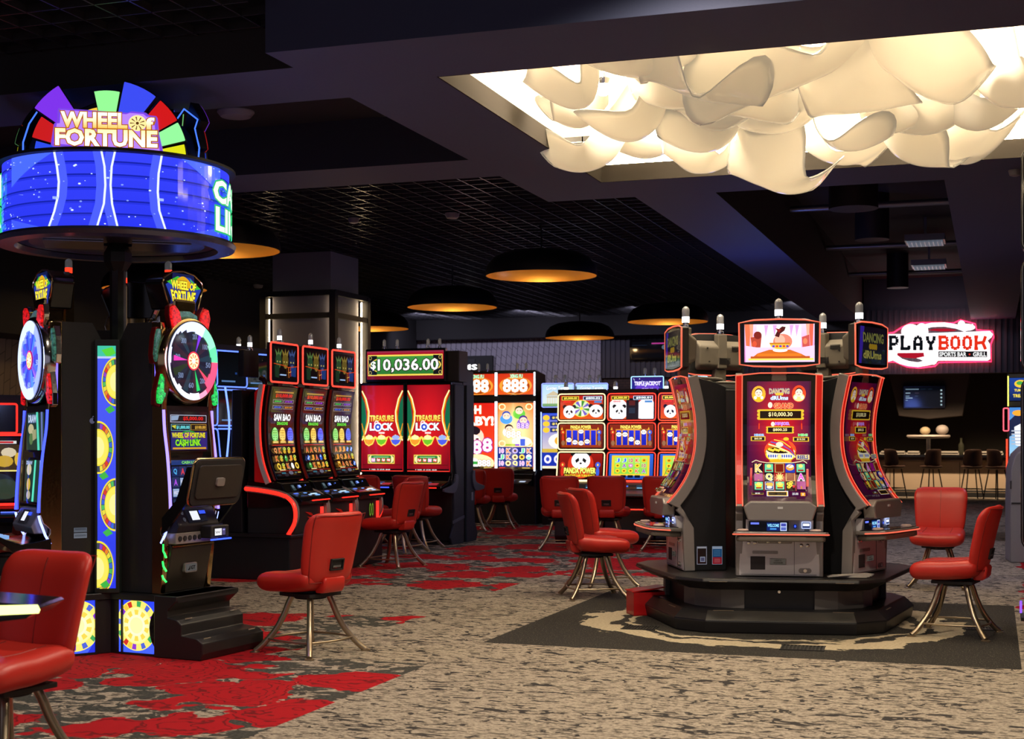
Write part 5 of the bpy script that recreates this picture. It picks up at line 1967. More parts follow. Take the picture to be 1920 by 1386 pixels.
WEDGES = [(123, 146, 240, 563, '7830e0', .02), (147, 165, 200, 500, 'c01818', .0), (166, 181, 200, 470, '2848e0', -.01), (98, 120, 150, 350, 'f0c040', -.02), (80, 102, 150, 451, '90f090', .0),
          (53, 79, 150, 520, '3848e8', .02), (31, 50.5, 150, 520, 'c81414', .0), (15, 30, 150, 515, '90f098', .01), (-1, 13.5, 150, 500, 'd8d810', -.01)]
for k, ph in enumerate((-8, 112, 232)):
    R_ = Matrix.Rotation(math.radians(ph), 4, 'Z')
    fan = MB().prism([(-.50, 3.5), (.52, 3.5), (.50, 3.62), (.42, 3.75), (.30, 3.86), (.1, 3.92), (-.1, 3.92), (-.28, 3.84), (-.42, 3.74), (-.5, 3.6)], -.40, -.32, 'y', 0, R_).build('fan_back', BLACKM, sg, bevel=.01)
    for (a0_, a1_, r0, r1, cc, dy) in WEDGES:
        pts = [cpt(a0_, r0)] + [cpt(a0_ + (a1_ - a0_) * i / 5, r1) for i in range(6)] + [cpt(a1_, r0)]
        pts = [(x, max(z + 3.50, 3.515)) for x, z in pts]
        cxm = sum(p[0] for p in pts) / len(pts)
        czm = sum(p[1] for p in pts) / len(pts)
        wd = MB().prism(pts, -.47 - dy, -.40 - dy, 'y', 0, R_).build('wheel_wedge', BLACKM, fan, bevel=.004)
        q = [(cxm + (x - cxm) * .93, czm + (z - czm) * .94) for x, z in pts]
        c1 = lin(cc)
        if k == 0:
            MB().prism(q, -.480 - dy, -.465 - dy, 'y', 0, R_).build('wedge_light', glow(cc, 1.15), wd, bevel=.006)
        else:
            MB().prism(q, -.480 - dy, -.465 - dy, 'y', 0, R_).build('wedge_light', glow(cc, .6), wd, bevel=.006)
    if k:
        mb = MB()
        mb.tube([R_ @ Vector((x, -.40, z + 3.50)) for x, z in [cpt(a_, r_) for a_, r_ in ((4, 505), (15, 520), (31, 520), (50, 525), (53, 450), (79, 455), (98, 350), (120, 500), (145, 565), (147, 500), (165, 505), (176, 470))]], .006, 5)
        mb.build('blue_edge_light', glow('4070ff', 1.6), fan, smooth=60)

    def tfn(s, t, o, R_=R_):
        x = (385 - 735 + s * (1090 - 385)) * PXM
        z = 3.50 + (600 - 570 + t * (570 - 285)) * PXM
        return tuple(R_ @ Vector((x, -.545 - o, z)))
    pb = [(385, 520), (405, 385), (425, 382), (430, 287), (865, 305), (890, 295), (980, 300), (1000, 318), (1050, 322), (1060, 425), (1090, 560), (1075, 572), (385, 528)]
    MB().prism([((x - 735) * PXM, 3.50 + (600 - y) * PXM) for x, y in pb], -.54, -.49, 'y', 0, R_).build('name_board', glow('8050e0', .9) if k == 0 else BLACKM, sg, bevel=.01)
    if k == 0:
        a = Art(tfn, 385, 285, 1090, 570)
        a.P([(x + (737 - x) * .03, y + (430 - y) * .05) for x, y in pb], '7038d8')
        a.P([(x + (737 - x) * .06, y + (430 - y) * .10) for x, y in pb], 'a878ff')
        a.T('WHEEL', 448, 310, 865, 412, 'fffff0', 'a05818', .09, .05, col2='f8b848')
        a.T('f', 975, 335, 1035, 420, 'fffff0', 'a05818', .09, .05, col2='f8b848')
        a.E(872, 322, 985, 425, 'f0d890', 30)
        a.SEGS(928, 374, 16, 42, ['604020'], 9, 1.1, .36)
        a.E(918, 364, 938, 384, '503010', 12)
        a.T('FORTUNE', 415, 418, 1055, 530, 'fff0a0', 'a05818', .09, .05, col2='ffffff')
        a.build('name_board_lettering', sg, 1.35)

for ph, c_, e_ in ((65, (.75, .45, 1.0), 9), (-55, (.35, .45, 1.0), 12)):
    al = heading(ph)
    lamp('wheel_glow', 'POINT', (WCP.x + 1.0 * math.sin(al), WCP.y - 1.0 * math.cos(al), 2.12), e_, c_, .12)  # point lamps added in front of the wheels to brighten the drum underside
# ================================================================ BANKS OF MACHINES BEHIND
WLED = glow('e8f0ff', 3.0)


def panda(a, x0, y0, x1, y1):
    w, h = x1 - x0, y1 - y0
    a.E(x0 - w * .06, y0 - h * .02, x0 + w * .28, y0 + h * .3, '181414', 10)
    a.E(x1 - w * .28, y0 - h * .02, x1 + w * .06, y0 + h * .3, '181414', 10)
    a.E(x0, y0 + h * .04, x1, y1, 'f4f2f4', 20)
    a.P([(x0 + w * .2, y0 + h * .5), (x0 + w * .38, y0 + h * .36), (x0 + w * .42, y0 + h * .52), (x0 + w * .26, y0 + h * .66)], '1c1818')
    a.P([(x1 - w * .2, y0 + h * .5), (x1 - w * .38, y0 + h * .36), (x1 - w * .42, y0 + h * .52), (x1 - w * .26, y0 + h * .66)], '1c1818')
    a.E(x0 + w * .43, y0 + h * .62, x0 + w * .57, y0 + h * .72, '201818', 8)


# ---- dragon eggs row (three, facing the aisle)
def dragon_main(fn, v):
    a = Art(fn, 0, 0, 100, 300, 1, 16)
    a.R(0, 0, 100, 300, '100608')
    a.R(2, 2, 98, 175, '2a1410', '20100c').R(2, 175, 98, 298, '1a0608')
    a.R(10, 8, 92, 13, 'a87830').T('$10,000.00', 14, 16, 88, 30, 'e02010', '400808', .03, .03)
    for (x0, y0, x1, y1, c, s) in ((6, 36, 48, 48, '30c050', '$500.00'), (52, 36, 96, 48, '9040e0', '$125.00'), (6, 56, 48, 68, '3060e0', '$50.00'), (52, 56, 96, 68, 'd09020', '$25.00')):
        a.R(x0, y0, x1, y1, 'a8a0a0').R(x0 + 1, y0 + 1, x1 - 1, y1 - 1, '141018').T(s, x0 + 6, y0 + 3, x1 - 6, y1 - 3, c, None, .05)
    a.T('SAN BAO', 14, 84, 88, 108, 'ffffff', '303030', .06, .05)
    a.T('DRAGONS', 28, 111, 76, 122, '60e040', '103008', .05, .05)
    for (x, c, c2, d) in ((6, '90e078', '208030', '60f080'), (38, 'f0d060', 'a06810', 'ffe890'), (72, '4868ff', '101c90', '90a8ff')):
        a.E(x - 2, 130, x + 27, 182, c2, 16)
        a.E(x, 130, x + 25, 180, c, 16)
        for r_ in range(5):
            for q in range(3):
                a.E(x + 4 + q * 6, 138 + r_ * 8, x + 8 + q * 6, 143 + r_ * 8, c2, 6, lay=(r_ + q == 0))
        a.R(x, 176, x + 26, 184, 'c09030').T('GRAND' if x == 6 else ('MAJOR' if x < 50 else 'MINOR'), x + 3, 178, x + 23, 182, 'fff0a0', None, .05)
    a.R(2, 190, 98, 191.5, 'f03020')
    rr = random.Random(v * 7 + 1)
    for i in range(5):
        for j in range(3):
            x, y = 3 + i * 19, 195 + j * 28
            k = rr.choice(['J', 'K', 'Q', 'A', 'o', 'b', 'e', 'd', 'k'])
            if k in 'JKQA':
                a.T(k, x + 3, y + 5, x + 15, y + 23, {'J': 'e88020', 'K': 'c83020', 'Q': 'd87050', 'A': 'd82030'}[k], 'f0c060', .02, .04)
            elif k == 'o':
                a.E(x + 1, y + 2, x + 17, y + 26, 'e8c040').E(x + 5, y + 8, x + 13, y + 20, '403010')
            elif k == 'b':
                a.P([(x + 2, y + 20), (x + 8, y + 4), (x + 16, y + 10), (x + 10, y + 24)], '5080f0').L([(x + 4, y + 20), (x + 14, y + 8)], 2, 'e0f0ff')
            elif k == 'e':
                c = rr.choice(['40a040', 'f0f0f0', '3060d0'])
                a.E(x + 3, y + 3, x + 15, y + 25, c).E(x + 6, y + 7, x + 10, y + 13, 'e0f0d0')
            elif k == 'd':
                a.E(x + 3, y + 3, x + 15, y + 15, 'c0d050').E(x + 2, y + 12, x + 14, y + 25, 'd0a830').E(x + 6, y + 6, x + 10, y + 10, '203010')
            else:
                a.R(x + 2, y + 3, x + 16, y + 25, 'c88820').R(x + 4, y + 6, x + 14, y + 12, 'f8e080').R(x + 5, y + 15, x + 13, y + 21, '702808')
    a.R(4, 282, 96, 284, 'a02818').E(40, 284, 60, 297, '606070').R(66, 288, 76, 293, '506060').R(80, 288, 94, 292, 'c0a040').R(8, 288, 26, 294, '306070').R(5, 278, 30, 281, 'e8e0a0')
    return a


def dragon_top(fn):
    a = Art(fn, 0, 0, 100, 100)
    a.R(0, 0, 100, 100, '180a0a', '0c0608')
    for (x, c, c2) in ((10, '2c4a2c', '587a40'), (38, '6a5820', '8a7430'), (66, '20284c', '40548c')):
        a.E(x, 20, x + 26, 66, c, 14)
        a.P([(x + 4, 30), (x - 2, 8), (x + 10, 22)], c2).P([(x + 22, 30), (x + 28, 6), (x + 16, 22)], c2).P([(x + 9, 24), (x + 13, 4), (x + 17, 24)], c2)
        a.E(x + 5, 44, x + 10, 50, 'c0b060', 8).E(x + 16, 44, x + 21, 50, 'c0b060', 8).E(x + 7, 54, x + 19, 68, c2, 10)
    a.P([(4, 60), (24, 58), (22, 98), (6, 96)], '1c3420').P([(72, 66), (96, 60), (94, 92), (74, 90)], '203878')
    a.L([(0, 54), (40, 58), (62, 63), (100, 58)], 2.4, 'd04818')
    a.L([(62, 63), (64, 96)], 2.0, 'f08030').L([(70, 62), (72, 92)], 2.0, 'e04020').L([(62, 80), (74, 76)], 2, 'ffc050')
    a.R(26, 86, 52, 90, 'b0d0ff')
    return a


def dragon_machine(v, end=False):
    t = empty('slot_machine')
    cur = spline([(-.10, 1.07), (-.03, 1.25), (.01, 1.45), (.02, 1.70), (.0, 1.92), (-.03, 2.09)], 4)
    MB().prism(off2(cur, -.06) + [(.24, 2.02), (.26, 1.05)], -.30, .30).build('cabinet_body', BLACKG, t)
    bk = MB().prism(off2(cur, -.10) + [(.16, 2.02), (.16, 1.05)], -.355, .355).build('red_lit_back', mat('red_shell', (.35, .01, .012), .25, em='ff1010', es=.10), t, bevel=.01)
    for s in (-1, 1):
        e = off2(cur, -.10)
        MB().prism(off2(cur, -.075) + off2(cur, -.125)[::-1], s * .355 - .012, s * .355 + .012).build('side_fin', SILVER, bk)
        MB().tube([(s * .36, y - .0, z) for y, z in off2(cur, -.06)], .008, 6).build('light_strip', glow('ff2c20', 1.5), bk, smooth=60)
    s_ = MB().prism(off2(cur, .0) + off2(cur, -.05)[::-1], -.305, .305).build('screen', BLACKG, t, bevel=.006)
    dragon_main(curved(.52, off2(cur, .0012)[1:-1]), v).build('screen_picture', s_, 1.15)
    # topper
    tm = MB().box(-.315, .315, -.02, .03, 2.135, 2.565).build('topper_monitor', BLACKM, t, bevel=.008)
    led_frame(MB(), -.315, 2.135, .315, 2.565, -.022, .011, .03).build('topper_light_strip', glow('ff4030', 1.9), tm, smooth=60)
    MB().box(-.30, .30, -.024, -.019, 2.15, 2.55).build('topper_glass', BLACKG, tm)
    dragon_top(flat(.54, .35, 0, -.0255, 2.175)).build('topper_picture', tm, .8)
    MB().box(-.05, .05, .03, .09, 1.9, 2.5).build('topper_bracket', BLACKM, t)
    candle(t, -.02, .03, 2.565, 'white', .13, .026)
    # console and lower cabinet
    c = MB().prism([(-.10, 1.05), (-.16, 1.03), (-.22, .93), (-.37, .885), (-.41, .85), (-.39, .80), (.0, .76), (.26, .76), (.26, 1.05)], -.33, .33).build('console', BLACKG, t, bevel=.01)
    a = Art(curved(.56, [(-.232, .935), (-.162, 1.031)]), 0, 0, 100, 30)
    a.R(22, 6, 34, 24, '303c40').R(24, 8, 32, 16, '506068').R(50, 8, 60, 16, '80a0ff').E(80, 8, 83, 12, '6080ff')
    a.build('console_display', c, 1.3)
    a = Art(curved(.58, [(-.372, .886), (-.222, .931)]), 0, 0, 100, 60)
    a.R(10, 10, 28, 18, '5070ff').R(50, 10, 62, 18, '70a0ff').R(50, 34, 60, 44, 'a0c8ff').R(66, 24, 92, 34, 'c0e0ff').R(72, 40, 90, 50, '80b8ff').R(12, 44, 40, 46, '4060a0')
    a.build('button_panel', c, 1.4)
    MB().tube([(x, -.415, .845) for x in (-.1, .1, .32)], .007, 6).build('deck_light_strip', RED_LED, c)
    lb = MB().prism([(-.32, .49), (-.34, .80), (.26, .80), (.26, .49)], -.32, .32).build('lower_cabinet', BLACKM, t, bevel=.008)
    MB().box(.24, .30, -.35, -.338, .50, .76).build('red_light_bar', glow('ff3028', 1.4), lb)
    a = Art(flat(.5, .28, -.04, -.344, .5), 0, 0, 100, 60)
    if v == 2:
        a.T('0', 64, 8, 76, 42, '70a030', '182808', .0, .03).T('0', 78, 8, 88, 42, '70a030', '182808', 0, .03)
    else:
        a.P([(30, 12), (60, 16), (72, 24), (55, 22)], '901008').P([(40, 24), (72, 28), (60, 32)], 'a01808').T('A', 60, 38, 70, 54, 'e03010', None, .04)
    a.build('lit_badge', lb, .8)
    # arched side trims with red light
    for s in (-1, 1):
        pts = spline([(.26, 1.01), (.05, .99), (-.18, .95), (-.31, .88), (-.37, .79), (-.37, .64), (-.29, .50)], 4)
        inn = [(y + (.055 if y < -.25 else .0), z - (.07 if y > -.25 else .03)) for y, z in pts]
        MB().prism(pts + inn[::-1], s * .35 - .02, s * .35 + .02).build('side_arch', SILVERD, lb, bevel=.004)
        MB().tube([(s * .372, (p[0] + q[0]) / 2, (p[1] + q[1]) / 2) for p, q in zip(pts, inn)], .022, 6).build('arch_light', RED_LED, lb, smooth=60)
    return t


DR0 = Vector((-7.42, 13.95, 0))
prev = None
for v, lab in enumerate(('nearest of the three dragon egg machines in the row beside the column', 'middle of the three dragon egg machines in the row beside the column', 'farthest of the three dragon egg machines in the row, next to the treasure screens')):
    m_ = dragon_machine(v)
    m_.location = (DR0.x, DR0.y + v * .75, 0)
    m_.rotation_euler = (0, 0, PI / 2)
    tag(m_, lab, 'slot machine', 'dragon egg machines in a row')
db = empty('bank_plinth', (-7.6, 14.8, 0), 0, 'long black plinth under the row of dragon egg machines', 'machine base')
MB().box(-1.2, .50, -1.30, 1.12, 0, .46).box(-1.22, .54, -1.34, 1.16, .455, .49).build('plinth', BLACK, db, bevel=.01)
# machines on the far side of that plinth, seen from behind/side with blue edges
for k in range(2):
    t = empty('slot_machine', (-7.86, 13.95 + k * .735, 0), -PI / 2, ('dark slot machine backing onto the dragon egg row, blue edge light, nearer one', 'dark slot machine backing onto the dragon egg row, farther one')[k], 'slot machine', 'dark machines backing onto the dragon egg row')
    MB().prism([(-.12, .49), (-.12, .95), (-.02, 1.06), (.0, 2.05), (.12, 2.05), (.12, .49)], -.34, .34).build('cabinet_body', BLACK, t, bevel=.01)
    for s in (-1, 1):
        MB().tube([(s * .345, y, z) for y, z in spline([(-.10, .98), (-.06, 1.3), (-.03, 1.7), (-.08, 2.08)], 4)], .012, 6).build('light_strip', glow('6888ff', 2.5), t, smooth=60)
    MB().tube([(-.345, -.10, .52), (-.345, .15, .52)], .012, 6).build('base_light_strip', glow('4868ff', 2.5), t)
    tm = MB().box(-.17, .17, -.02, .05, 2.2, 2.5).build('topper_monitor', BLACKM, t, bevel=.01)
    hp = spline([(.05, 2.20), (.10, 2.17), (.11, 2.1), (.10, 1.9)], 4)
    MB().tube([(-.2, y, z) for y, z in hp], .03, 8).build('support_arm', mat('arm_dark_red', (.06, .01, .012), .3), tm, smooth=60)
    candle(t, 0, .03, 2.5, 'white', .13, .026)

# ---- treasure pair with the jackpot display
def treasure_art(fn, hot):
    a = Art(fn, 0, 0, 100, 190, 1, 1)
    a.R(0, 0, 100, 190, '8a0810', 'c81018')
    cx, cy = 50, 60

    def bg(x, y):
        d = min(1, math.hypot((x - 50) / 70, (y - 80) / 130))
        ca, cb = lin('d81820'), lin('700818')
        return tuple(p + (q - p) * d for p, q in zip(ca, cb))
    a.nx, a.ny = 6, 10
    a.R(1, 1, 99, 188, bg)
    a.nx = a.ny = 1
    for s in (-1, 1):
        def mx(x):
            return 50 + s * (50 - x) * -1 if s > 0 else x
        X = (lambda x: x) if s < 0 else (lambda x: 100 - x)
        a.P([(X(0), 22), (X(8), 40), (X(12), 70), (X(9), 100), (X(0), 120)], '106040')
        outer = [(X(0), 12), (X(10), 30), (X(17), 58), (X(16), 80), (X(9), 104), (X(0), 122)]
        a.L(outer, 5.5, 'e8a818').L([(x + (1.2 if s < 0 else -1.2), y) for x, y in outer], 2.2, 'fff8c0')
        a.L([(X(0), 84), (X(6), 105), (X(10), 125), (X(0), 140)][:3], 3, 'd88818')
    a.T('TREASURE', 20, 66, 78, 80, 'fff070', '603008', .06, .03, col2='e0a020')
    a.T('L', 20, 83, 32, 100, 'ffffff', '402030', .07, .04)
    a.T('CK', 48, 83, 77, 100, 'ffffff', '402030', .07, .04)
    a.E(30, 82, 50, 102, 'f8f8ff', 20).E(33, 85, 47, 99, '3048c0', 20).E(37, 89, 43, 95, 'e0e8ff', 12)
    a.RING(31, 78, 43, 94, 2, 'e8e8f0', 180, 360, 10)
    a.R(42, 103, 56, 107, 'ffd0d0')
    # three ingots
    for (x, c, c2) in ((2, 'e8902c', '702800'), (66, '4858d8', '101850'), (32, '68b828', '183800')):
        a.P([(x, 112), (x + 8, 116), (x + 16, 108), (x + 24, 116), (x + 34, 112), (x + 26, 130), (x + 16, 135), (x + 8, 130)], 'f8d850' if x != 66 else 'f0c860')
        a.P([(x + 5, 120), (x + 29, 120), (x + 24, 128), (x + 16, 132), (x + 9, 128)], c)
        a.E(x + 8, 110, x + 26, 120, 'fff0a0' if x != 66 else '90a8ff', 12)
    a.R(16, 153, 80, 173, 'e8c850').R(18, 155, 78, 171, '186030').E(18, 155, 30, 171, 'f0e0a0', 12).E(66, 155, 78, 171, 'f0e0a0', 12)
    a.R(24, 156, 72, 170, '207838').R(30, 157.5, 66, 159.5, '80c080')
    for k in range(4):
        a.R(25 + k * 12.2, 161, 34 + k * 12.2, 169, 'ff80c0' if (k == 0) == (hot == 0) and k in (0, 2) or (hot and k == 2) else 'd82018').T(('1¢', '2¢', '5¢', '10¢')[k], 26 + k * 12.2, 162, 33 + k * 12.2, 168, 'ffffff', None, .04)
    a.R(4, 175, 96, 176, '401008')
    a.R(1, 184, 99, 188, '180408').T('7  WIN  19  27.95  00.00', 20, 184.8, 70, 187.2, 'ffffff', None, .02).R(1, 188, 99, 189.5, 'f04030')
    return a


TLP = W(761, 20.3)
for k in (0, 1):
    t = empty('slot_machine', (TLP.x + (-.36 if k == 0 else .36), TLP.y, 0), 0, ('left tall red treasure slot screen under the green jackpot display', 'right tall red treasure slot screen under the green jackpot display, navy side')[k], 'slot machine', 'pair of red treasure machines')
    MB().prism([(.0, .05), (.0, .92), (.02, 1.0), (.02, 2.32), (.42, 2.32), (.42, .05)], -.35, .35).build('cabinet_body', BLACK, t, bevel=.008)
    s_ = MB().box(-.345, .345, -.02, .03, 1.01, 2.31).build('screen', BLACKG, t, bevel=.006)
    treasure_art(flat(.655, 1.24, 0, -.0215, 1.035), k).build('screen_picture', s_, 1.3)
    c = MB().prism([(.0, 1.0), (-.05, .98), (-.12, .90), (-.40, .845), (-.42, .81), (.0, .76)], -.34, .34).build('console', BLACKG, t, bevel=.008)
    a = Art(curved(.6, [(-.39, .85), (-.125, .902)]), 0, 0, 100, 40)
    a.R(4, 10, 26, 30, 'a08040').R(36, 10, 70, 14, '5060a0')
    for i in range(6):
        a.R(32 + i * 8, 22, 38 + i * 8, 30, '8098c0', lay=(i == 0))
    a.R(70, 18, 92, 34, 'b03038')
    a.build('button_panel', c, .9)
    MB().tube([(x, -.425, .82) for x in (-.30, .28)], .008, 6).build('deck_light_strip', RED_LED if k else BLUELED, c)
    MB().prism([(.02, .04), (-.12, .0), (.42, .0), (.42, .2), (.02, .3)], -.34, .34).build('foot_plinth', BLACK, t)
    if k:
        sp = MB().prism([(-.05, .0), (-.12, .10), (.0, .28), (.02, .50), (-.02, .86), (.10, 1.0), (.04, 1.35), (.05, 2.28), (.40, 2.28), (.40, 0)], .352, .38).build('side_panel', NAVY, t, bevel=.004)
        MB().prism([(-.05, .30), (.40, .36), (.40, .40), (-.05, .34)], .378, .392).build('side_trim', mat('slate_trim', (.08, .10, .16), .4), sp)
        MB().prism(spline([(.04, 1.0), (.02, .9), (-.08, .85), (-.36, .81), (-.42, .80)], 3) + spline([(-.42, .77), (-.30, .75), (-.02, .74), (.10, .82), (.14, .95), (.10, 1.0)], 3), .37, .40).build('arm_rest_trim', mat('slate_trim', (.08, .10, .16), .4), sp, bevel=.004)
# the machine backing onto it: only its side shows
t = empty('slot_machine', (TLP.x + .36, TLP.y + .86, 0), PI, 'slot machine backing onto the red treasure pair, navy side panel with a pale switch', 'slot machine')
MB().box(-.35, .35, -.02, .42, 0, 2.5).build('cabinet_body', BLACK, t, bevel=.01)
sp = MB().prism([(-.05, .0), (-.12, .10), (.0, .28), (.02, .50), (-.02, .86), (.10, 1.0), (.04, 1.35), (.05, 2.28), (.34, 2.28), (.34, 0)], -.38, -.352).build('side_panel', NAVY, t, bevel=.004)
MB().prism(spline([(.04, 1.04), (.02, .9), (-.08, .85), (-.30, .81), (-.36, .80)], 3) + spline([(-.36, .77), (-.30, .75), (-.02, .74), (.10, .82), (.14, .95), (.10, 1.04)], 3), -.40, -.37).build('arm_rest_trim', mat('slate_trim', (.08, .10, .16), .4), sp, bevel=.004)
MB().box(-.39, -.378, .10, .16, .60, .72).build('switch_plate', mat('plate_blue', (.3, .34, .45), .4), sp)
# jackpot display
jd = empty('jackpot_display', (TLP.x, TLP.y, 0), 0, 'wide green and gold jackpot sign reading $10,036.00 above the treasure machines', 'jackpot sign')
MB().box(-.62, .62, -.03, .05, 2.32, 2.80).box(-.4, .4, .0, .3, 2.32, 2.5).build('display_case', BLACKG, jd, bevel=.008)
MB().box(.60, .80, .05, .40, 2.32, 2.76).build('display_back', BLACK, jd, bevel=.01)
a = Art(flat(1.19, .405, 0, -.0315, 2.36), 165, 165, 730, 345)
a.R(165, 165, 730, 345, 'a01028', '701020').R(165, 165, 730, 176, '902840')
a.R(172, 188, 722, 322, 'f8d860').R(176, 193, 718, 316, '101418')
for (x0, y0, x1, y1) in ((178, 195, 200, 220), (694, 195, 716, 220), (178, 290, 200, 315), (694, 290, 716, 315)):
    a.RING(x0, y0, x1, y1, 3, 'c8b060')
a.E(182, 188, 712, 322, 'f0d050', 40).E(190, 194, 704, 316, '28702c', 40)
a.R(240, 192, 655, 318, 'f0d050').R(240, 198, 655, 312, '3c8c3c', '287030')
a.T('$', 194, 228, 232, 286, 'ffffff', '282018', .03, .07)
a.T('10,036.00', 246, 214, 694, 302, 'ffffff', '282018', .02, .05)
a.build('display_picture', jd, 1.2)
for x in (-.34, -.14, .34, .52):
    candle(jd, x, .01, 2.80, 'off', .10, .022, 'unlit_lamp')

# ---- baby machines
def baby888(fn, k):
    a = Art(fn, 0, 0, 100, 180, 4, 6)
    if k == 0:
        a.R(0, 0, 100, 180, 'c01810', 'd84018')
        a.T('OH', 18, 6, 62, 30, 'ffffff', 'c87818', .05, .04)
        a.T('BABY!', -2, 36, 98, 62, 'ffffff', 'c87818', .05, .03)
        a.E(6, 66, 70, 120, 'f8c0a8', 20).E(8, 62, 60, 90, '181018', 16).E(20, 86, 60, 118, SKIN, 16).E(24, 98, 34, 103, '401810', 8).E(46, 96, 56, 101, '401810', 8)
        for i, x in enumerate((6, 36, 66)):
            a.T('8', x, 108 - i * 6, x + 28, 146 - i * 6, 'f8d8ff', 'a02878', .035, .05)
        a.E(0, 140, 100, 190, 'f0e8a0', 20).E(10, 150, 60, 185, 'ffffff', 14)
        a.R(30, 160, 52, 168, '309038').T('888', 52, 155, 90, 174, 'ffffff', '805018', .035, .05)
    else:
        def bg(x, y):
            d = min(1, math.hypot((x - 50) / 75, (y - 80) / 95))
            ca, cb = lin('fff0a8'), lin('e06818')
            return tuple(p + (q - p) * d for p, q in zip(ca, cb))
        a.nx, a.ny = 8, 12
        a.R(0, 0, 100, 180, bg)
        for (x, y) in ((2, 2), (78, 2), (2, 102), (78, 102)):
            a.RING(x, y, x + 20, y + 18, 3, 'fff0b0')
        for (x, y, c, h_) in ((6, 22, '4890e0', '2048a0'), (42, 8, '60b838', '184010'), (54, 34, '8060c0', '402878'), (14, 58, 'f0e0e0', '181018')):
            a.E(x, y + 8, x + 36, y + 36, c, 18).E(x + 6, y, x + 30, y + 20, h_, 14).E(x + 8, y + 5, x + 29, y + 23, 'f8c8b0', 14)
            a.L([(x + 12, y + 14), (x + 16, y + 12)], 1.4, '301010').L([(x + 21, y + 12), (x + 25, y + 14)], 1.4, '301010')
        for i in range(3):
            a.T('8', 54 + i * 12, 54, 64 + i * 12, 70, 'd8b8ff', '6040a0', .035, .05)
            a.T('8', 24 + i * 14, 76, 38 + i * 14, 96, 'ffffff', 'c09040', .035, .05)
        a.E(40, 92, 96, 118, 'fff8c8', 16)
        a.R(22, 112, 50, 117, '90b030').R(50, 112, 62, 117, '8040c0').R(64, 98, 78, 117, '4058c0')
        a.R(0, 120, 100, 174, '182878')
        g = ['9KqJK', 'JKozw', '9oQ9K']
        for j in range(3):
            for i in range(5):
                x, y = 2 + i * 19.4, 122 + j * 17
                s_ = g[j][i]
                if s_ in 'qoz':
                    a.E(x + 1, y + 1, x + 17, y + 16, {'q': 'b0a0e0', 'o': 'f0e0a0', 'z': 'e8c850'}[s_], 12).E(x + 5, y + 5, x + 13, y + 12, '503018', 8)
                elif s_ == 'w':
                    a.E(x + 1, y + 1, x + 17, y + 16, 'f8f0f0', 12).E(x + 3, y + 7, x + 15, y + 15, '80d0c0', 8)
                else:
                    a.T('10' if s_ == '9' else s_, x + 3, y + 2, x + 16, y + 15, {'K': 'f07028', 'J': '60c890', 'Q': 'f0c840', '9': 'd880c0'}[s_], 'ffffff', .03, .04)
    a.R(0, 174, 100, 180, '38280c').R(6, 175.5, 22, 178.5, 'd03030').R(40, 175, 58, 179, '101010').R(70, 175.5, 92, 178.5, 'b09850')
    return a


P888 = W(967, 24.8)
for k in (0, 1):
    t = empty('slot_machine', (P888.x - (.72 if k == 0 else 0), P888.y, 0), 0, ('bright slot machine with a red screen reading OH BABY!, left of the pair', 'bright slot machine with babies and number reels on a yellow screen, right of the pair')[k], 'slot machine', 'pair of 888 machines')
    MB().prism([(-.02, .0), (-.02, .80), (.02, .90), (.02, 2.70), (.60, 2.64), (.60, 0)], -.36, .36).build('cabinet_body', BLACK, t, bevel=.01)
    s_ = MB().box(-.34, .34, -.01, .03, .93, 2.15).build('screen', BLACKG, t, bevel=.005)
    baby888(flat(.655, 1.16, 0, -.0115, .965), k).build('screen_picture', s_, 1.6)
    tp = MB().box(-.34, .34, -.01, .03, 2.25, 2.66).build('top_screen', BLACKG, t, bevel=.005)
    a = Art(flat(.655, .37, 0, -.0115, 2.27), 0, 0, 100, 56)
    a.R(0, 0, 100, 56, 'b82810', 'd05018').E(4, 8, 96, 56, 'f09030', 24).E(12, 14, 90, 54, '903008', 24)
    a.T('XING FU', 34, 2, 70, 12, 'b0f0c0', '186038', .05, .06)
    a.T('888', 14, 14, 84, 50, 'ffffff', 'c06818', .035, .05)
    a.build('top_picture', tp, 1.5)
    for s in (-1, 1):
        MB().box(s * .352 - .011, s * .352 + .011, -.03, -.008, .93, 2.15).box(s * .352 - .011, s * .352 + .011, -.03, -.008, 2.25, 2.66).build('light_strip', WLED, t)
    c = MB().prism([(.0, .90), (-.06, .88), (-.14, .78), (-.36, .73), (-.38, .69), (.0, .66)], -.34, .34).build('console', BLACKG, t, bevel=.008)
    a = Art(curved(.6, [(-.35, .733), (-.145, .781)]), 0, 0, 100, 40)
    a.R(10, 12, 60, 16, '506080').R(76, 16, 94, 30, 'c8d8f0')
    a.build('button_panel', c, 1.0)
    if k:
        MB().prism([(-.02, 0), (-.05, .86), (.05, .95), (.60, .95), (.60, 0)], .362, .38).build('side_panel', NAVY, t)
    for x in (.02, .18):
        candle(t, x, .04, 2.68, 'off', .11, .024, 'unlit_lamp')

# ---- panda machines, three stacked wide screens each


